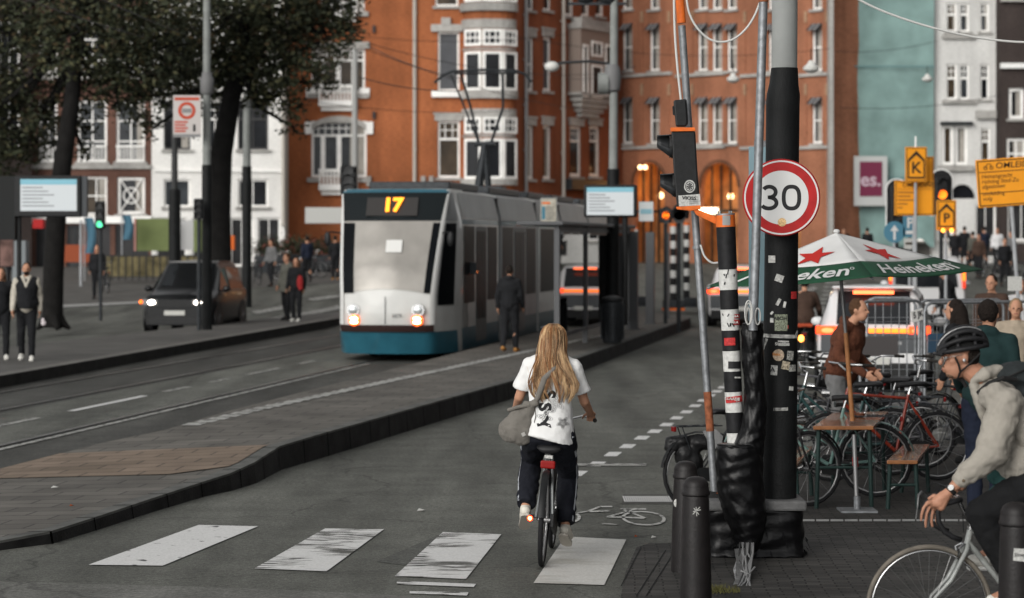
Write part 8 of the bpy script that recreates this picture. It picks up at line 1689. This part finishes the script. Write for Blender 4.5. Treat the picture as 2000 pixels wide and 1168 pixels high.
# ---- catenary lamps hung on wires and the overhead wires
def sag(a, c, s, n=14): return [a.lerp(c, i / n) - V(0, 0, s * 4 * (i / n) * (1 - i / n)) for i in range(n + 1)]
wires = [((0, -20, 40), (520, 100, 100), .4), ((180, -10, 45), (560, 110, 95), .3), ((720, 85, 80), (1215, 140, 110), .5), ((725, 100, 70), (1215, 220, 112), .4), ((560, 190, 90), (1003, 215, 110), .3), ((700, 150, 60), (900, 178, 58), .1), ((1003, 70, 110), (1620, 95, 115), .6), ((560, 50, 100), (1110, 66, 112), .5), ((1100, 150, 110), (1240, 130, 60), .2), ((720, 90, 75), (905, 155, 57), .1), ((1640, 210, 100), (2050, 160, 100), .4), ((1630, 100, 110), (1830, 80, 110), .2)]
wm = M('wire black', (.015, .015, .015), .6)
for i, (a, c, s) in enumerate(wires):
    A, Cc = Wp(*a), Wp(*c); b = MB(); b.tube([p - A for p in sag(A, Cc, s)], .012, 5); o = b.build('overhead_wire', wm, loc=A)
    tag(o, ['wire from the upper left corner through the tree crowns', 'second wire slanting down through the tree crowns', 'upper tram wire across the red corner building', 'lower tram wire across the red corner building', 'wire low across the red building behind the pantograph', 'short wire meeting the pantograph from the left', 'wire across the arcaded building at its upper windows', 'wire above the tram wires at the bay', 'short span wire at the tall grey pole', 'steep short wire beside the pantograph', 'wire before the white house at right', 'wire across the top of the teal netting'][i], 'wire', 'tram and lamp wires')
for x, y, Y, lb in ((1584, 130, 60, 'white hanging street lamp right of the black mast'), (1432, 152, 75, 'white hanging street lamp between the poles'), (1811, 152, 90, 'white hanging street lamp in front of the white house')):
    c = Wp(x, y, Y); r = thing('hanging_lamp', lb, 'lamp', tuple(c), 0, 'hanging street lamps'); b = MB(); b.lathe([(.001, .16), (.06, .14), (.1, .06), (.2, -.02), (.19, -.09), (.1, -.15), (.001, -.17)], 20); b.build('shade', M('opal lamp', (.55, .55, .52)), r, smooth=1); MB().cone((0, 0, .15), (0, 0, .45), .012, n=6).build('hanger', wm, r)
# ---- things in front of the left buildings
railm = M('rail dark', (.02, .02, .02), .6)
def railing(label, x0, x1, y0, y1, Y, col, n=12):
    A = Wp(x0, y1, Y); B = Wp(x1, y1, Y); h = (y1 - y0) / F * Y; L = B.x - A.x; r = thing('railing', label, 'railing', tuple(A)); MB().box(0, L, -.03, .03, h - .06, h).build('top_rail', col, r); MB().box(0, L, -.02, .02, .1, .14).build('bottom_rail', col, r)
    for i in range(n + 1): x = L * i / n; MB().cone((x, 0, 0), (x, 0, h - .06), .03, n=6).build('baluster', col, r)
railing('dark canal railing with yellow boards behind it', 205, 420, 498, 548, 92, railm, 16)
r, w_, h = panel('yellow_boards', 'row of yellowish boards behind the canal railing', 'boards', 208, 420, 500, 540, 93, M('dull yellow', (.12, .1, .05), .8, nscale=2.5, namt=.6), .1)
r, w_, h = panel('green_panel', 'lime green hoarding in front of the white canal house', 'hoarding', 266, 338, 427, 490, 95, M('lime panel', (.13, .16, .06), .7, nscale=1.5, namt=.12), .1); MB().box(-w_ - .08, -w_, -.05, .1, -h, h).build('striped_edge', M('pink strip', (.4, .2, .17), .7), r)
r, w_, h = panel('green_panel', 'narrow lime green hoarding strip right of the dark pole', 'hoarding', 378, 394, 430, 492, 95, M('lime panel', (.22, .3, .06)), .1)
r, w_, h = panel('white_board', 'white board standing behind the slim pole', 'board', 352, 384, 430, 488, 95.5, M('board white', (.42, .42, .42), .8), .1)
panel('orange_box', 'small orange box with white mark beside the dark tree trunk', 'box', 437, 457, 460, 488, 88, M('bright orange', (.6, .12, .02), .6), .4); panel('red_awning', 'brick red awning behind the left tree trunk', 'awning', 120, 190, 478, 512, 98, M('brick red canvas', (.25, .06, .025), .8), 1.0); panel('red_awning', 'small red awning left of the tree trunk', 'awning', 64, 84, 428, 446, 98, M('red canvas', (.35, .02, .02), .8), .6)
panel('poster_board', 'poster with dark red figures at the far left', 'poster', 0, 26, 440, 520, 70, M('poster mottled', (.12, .07, .06), .8, nscale=3, namt=.8), .1); panel('grey_cabinet', 'pale grey cabinet at the far left behind the walkers', 'cabinet', 24, 50, 470, 560, 72, M('cabinet grey', (.2, .22, .23), .7), .5)
for x, y0, y1, lb in ((238, 420, 468, 'blue flag beside the lime hoarding'), (165, 425, 495, 'pale blue flag right of the left tree trunk')):
    c = Wp(x, y0, 94); r = thing('flag', lb, 'flag', tuple(c), 0, 'blue flags'); h = (y1 - y0) / F * 94; b = MB(); b.loft([[V(.35 * u + .1 * math.sin(z * 3), .06 * math.sin(u * 5 + z * 2), -h * z) for u in (0, .25, .5, .75, 1)] for z in (0, .2, .4, .6, .8, 1)], False, False); o = b.build('cloth', M('flag blue', (.05, .12, .17), .8), r, fix=False); MB().cone((0, 0, -h - 1.3), (0, 0, .1), .025, n=6).build('pole', grey_paint, r)
pole('thin pale post between the tree and the parked car', 158, 560, 0, .05, .05, 480, ytop=430, upper=grey_paint, lower=grey_paint, cat='pole')
# flower planters and bicycles on the rise left of the tram
def planter(label, px, py, w_):
    p = G(px, py); r = thing('flower_planter', label, 'planter', tuple(p), 0, 'flower planters by the bicycles'); R_ = random.Random(int(px)); MB().box(-w_ / 2, w_ / 2, -.25, .25, 0, .75).build('box', dark_metal, r, bevel=.02); b = [MB(), MB(), MB()]
    for i in range(900): q = V(R_.gauss(0, w_ * .3), R_.gauss(0, .22), 1.05 + R_.gauss(0, .2)); u = V(R_.gauss(0, 1), R_.gauss(0, 1), R_.gauss(0, 1)).normalized(); v = u.orthogonal().normalized(); s = .06; b[R_.choices((0, 1, 2), (6, 3, 1.2))[0]].add([q - u * s, q + v * s * .6, q + u * s, q - v * s * .6], [(0, 1, 2, 3)])
    for bb_, m_ in zip(b, (leaf_m[0], leaf_m[1], M('dull blossom', (.2, .06, .05), .8))): tag(bb_.build('plants', m_, r, fix=False), kind='stuff')
planter('planter of dark flowers nearest the white house', 528, 533, 1.3); planter('middle planter of dark flowers behind the bicycles', 580, 530, 1.4); planter('planter of dark flowers nearest the tram', 628, 531, 1.5)
p0 = G(520, 548)
base_b = bicycle('parked_bicycle', 'far black bicycle in front of the planters, leftmost', tuple(p0), math.radians(80), ink, 'city', spokes=10, group='bicycles in front of the planters')
for px, py, a, lb in ((548, 546, 40, 'far bicycle in front of the planters, second from the left'), (577, 544, 100, 'far bicycle in front of the middle planter'), (606, 543, 60, 'far bicycle in front of the planters, second from the tram'), (634, 541, 110, 'far bicycle in front of the planters nearest the tram'), (500, 556, 20, 'far bicycle at the foot of the grey pole')): p = G(px, py); dup(base_b, tuple(p), math.radians(a), lb)
for px, py, a, lb in ((1935, 545, 30, 'bicycle on the bridge at right, nearest the signs'), (1965, 548, 80, 'bicycle on the bridge at right, second'), (1995, 552, 60, 'bicycle on the bridge at the right edge'), (205, 572, 20, 'bicycle beside the canal railing')): p = G(px, py); dup(base_b, tuple(p), math.radians(a), lb, 'bicycles on the bridge')
# low white wall/van by the corner building foot
panel('white_awning', 'white awning at the foot of the red corner building', 'awning', 596, 668, 405, 436, 100, M('awning white', (.42, .42, .4), .8), 1.2)
# foot of the striped scene: cafe hedge / crowd mass on the bridge at right
panel('dark_hoarding', 'dark hoarding behind the walkers on the bridge at right', 'hoarding', 1868, 1960, 470, 500, 112, M('hoarding dark', (.03, .03, .03), .8), .3)
panel('small_notice', 'small white notice tied to the pale post at right', 'notice', 1968, 1996, 540, 568, 33, w_st, .01)
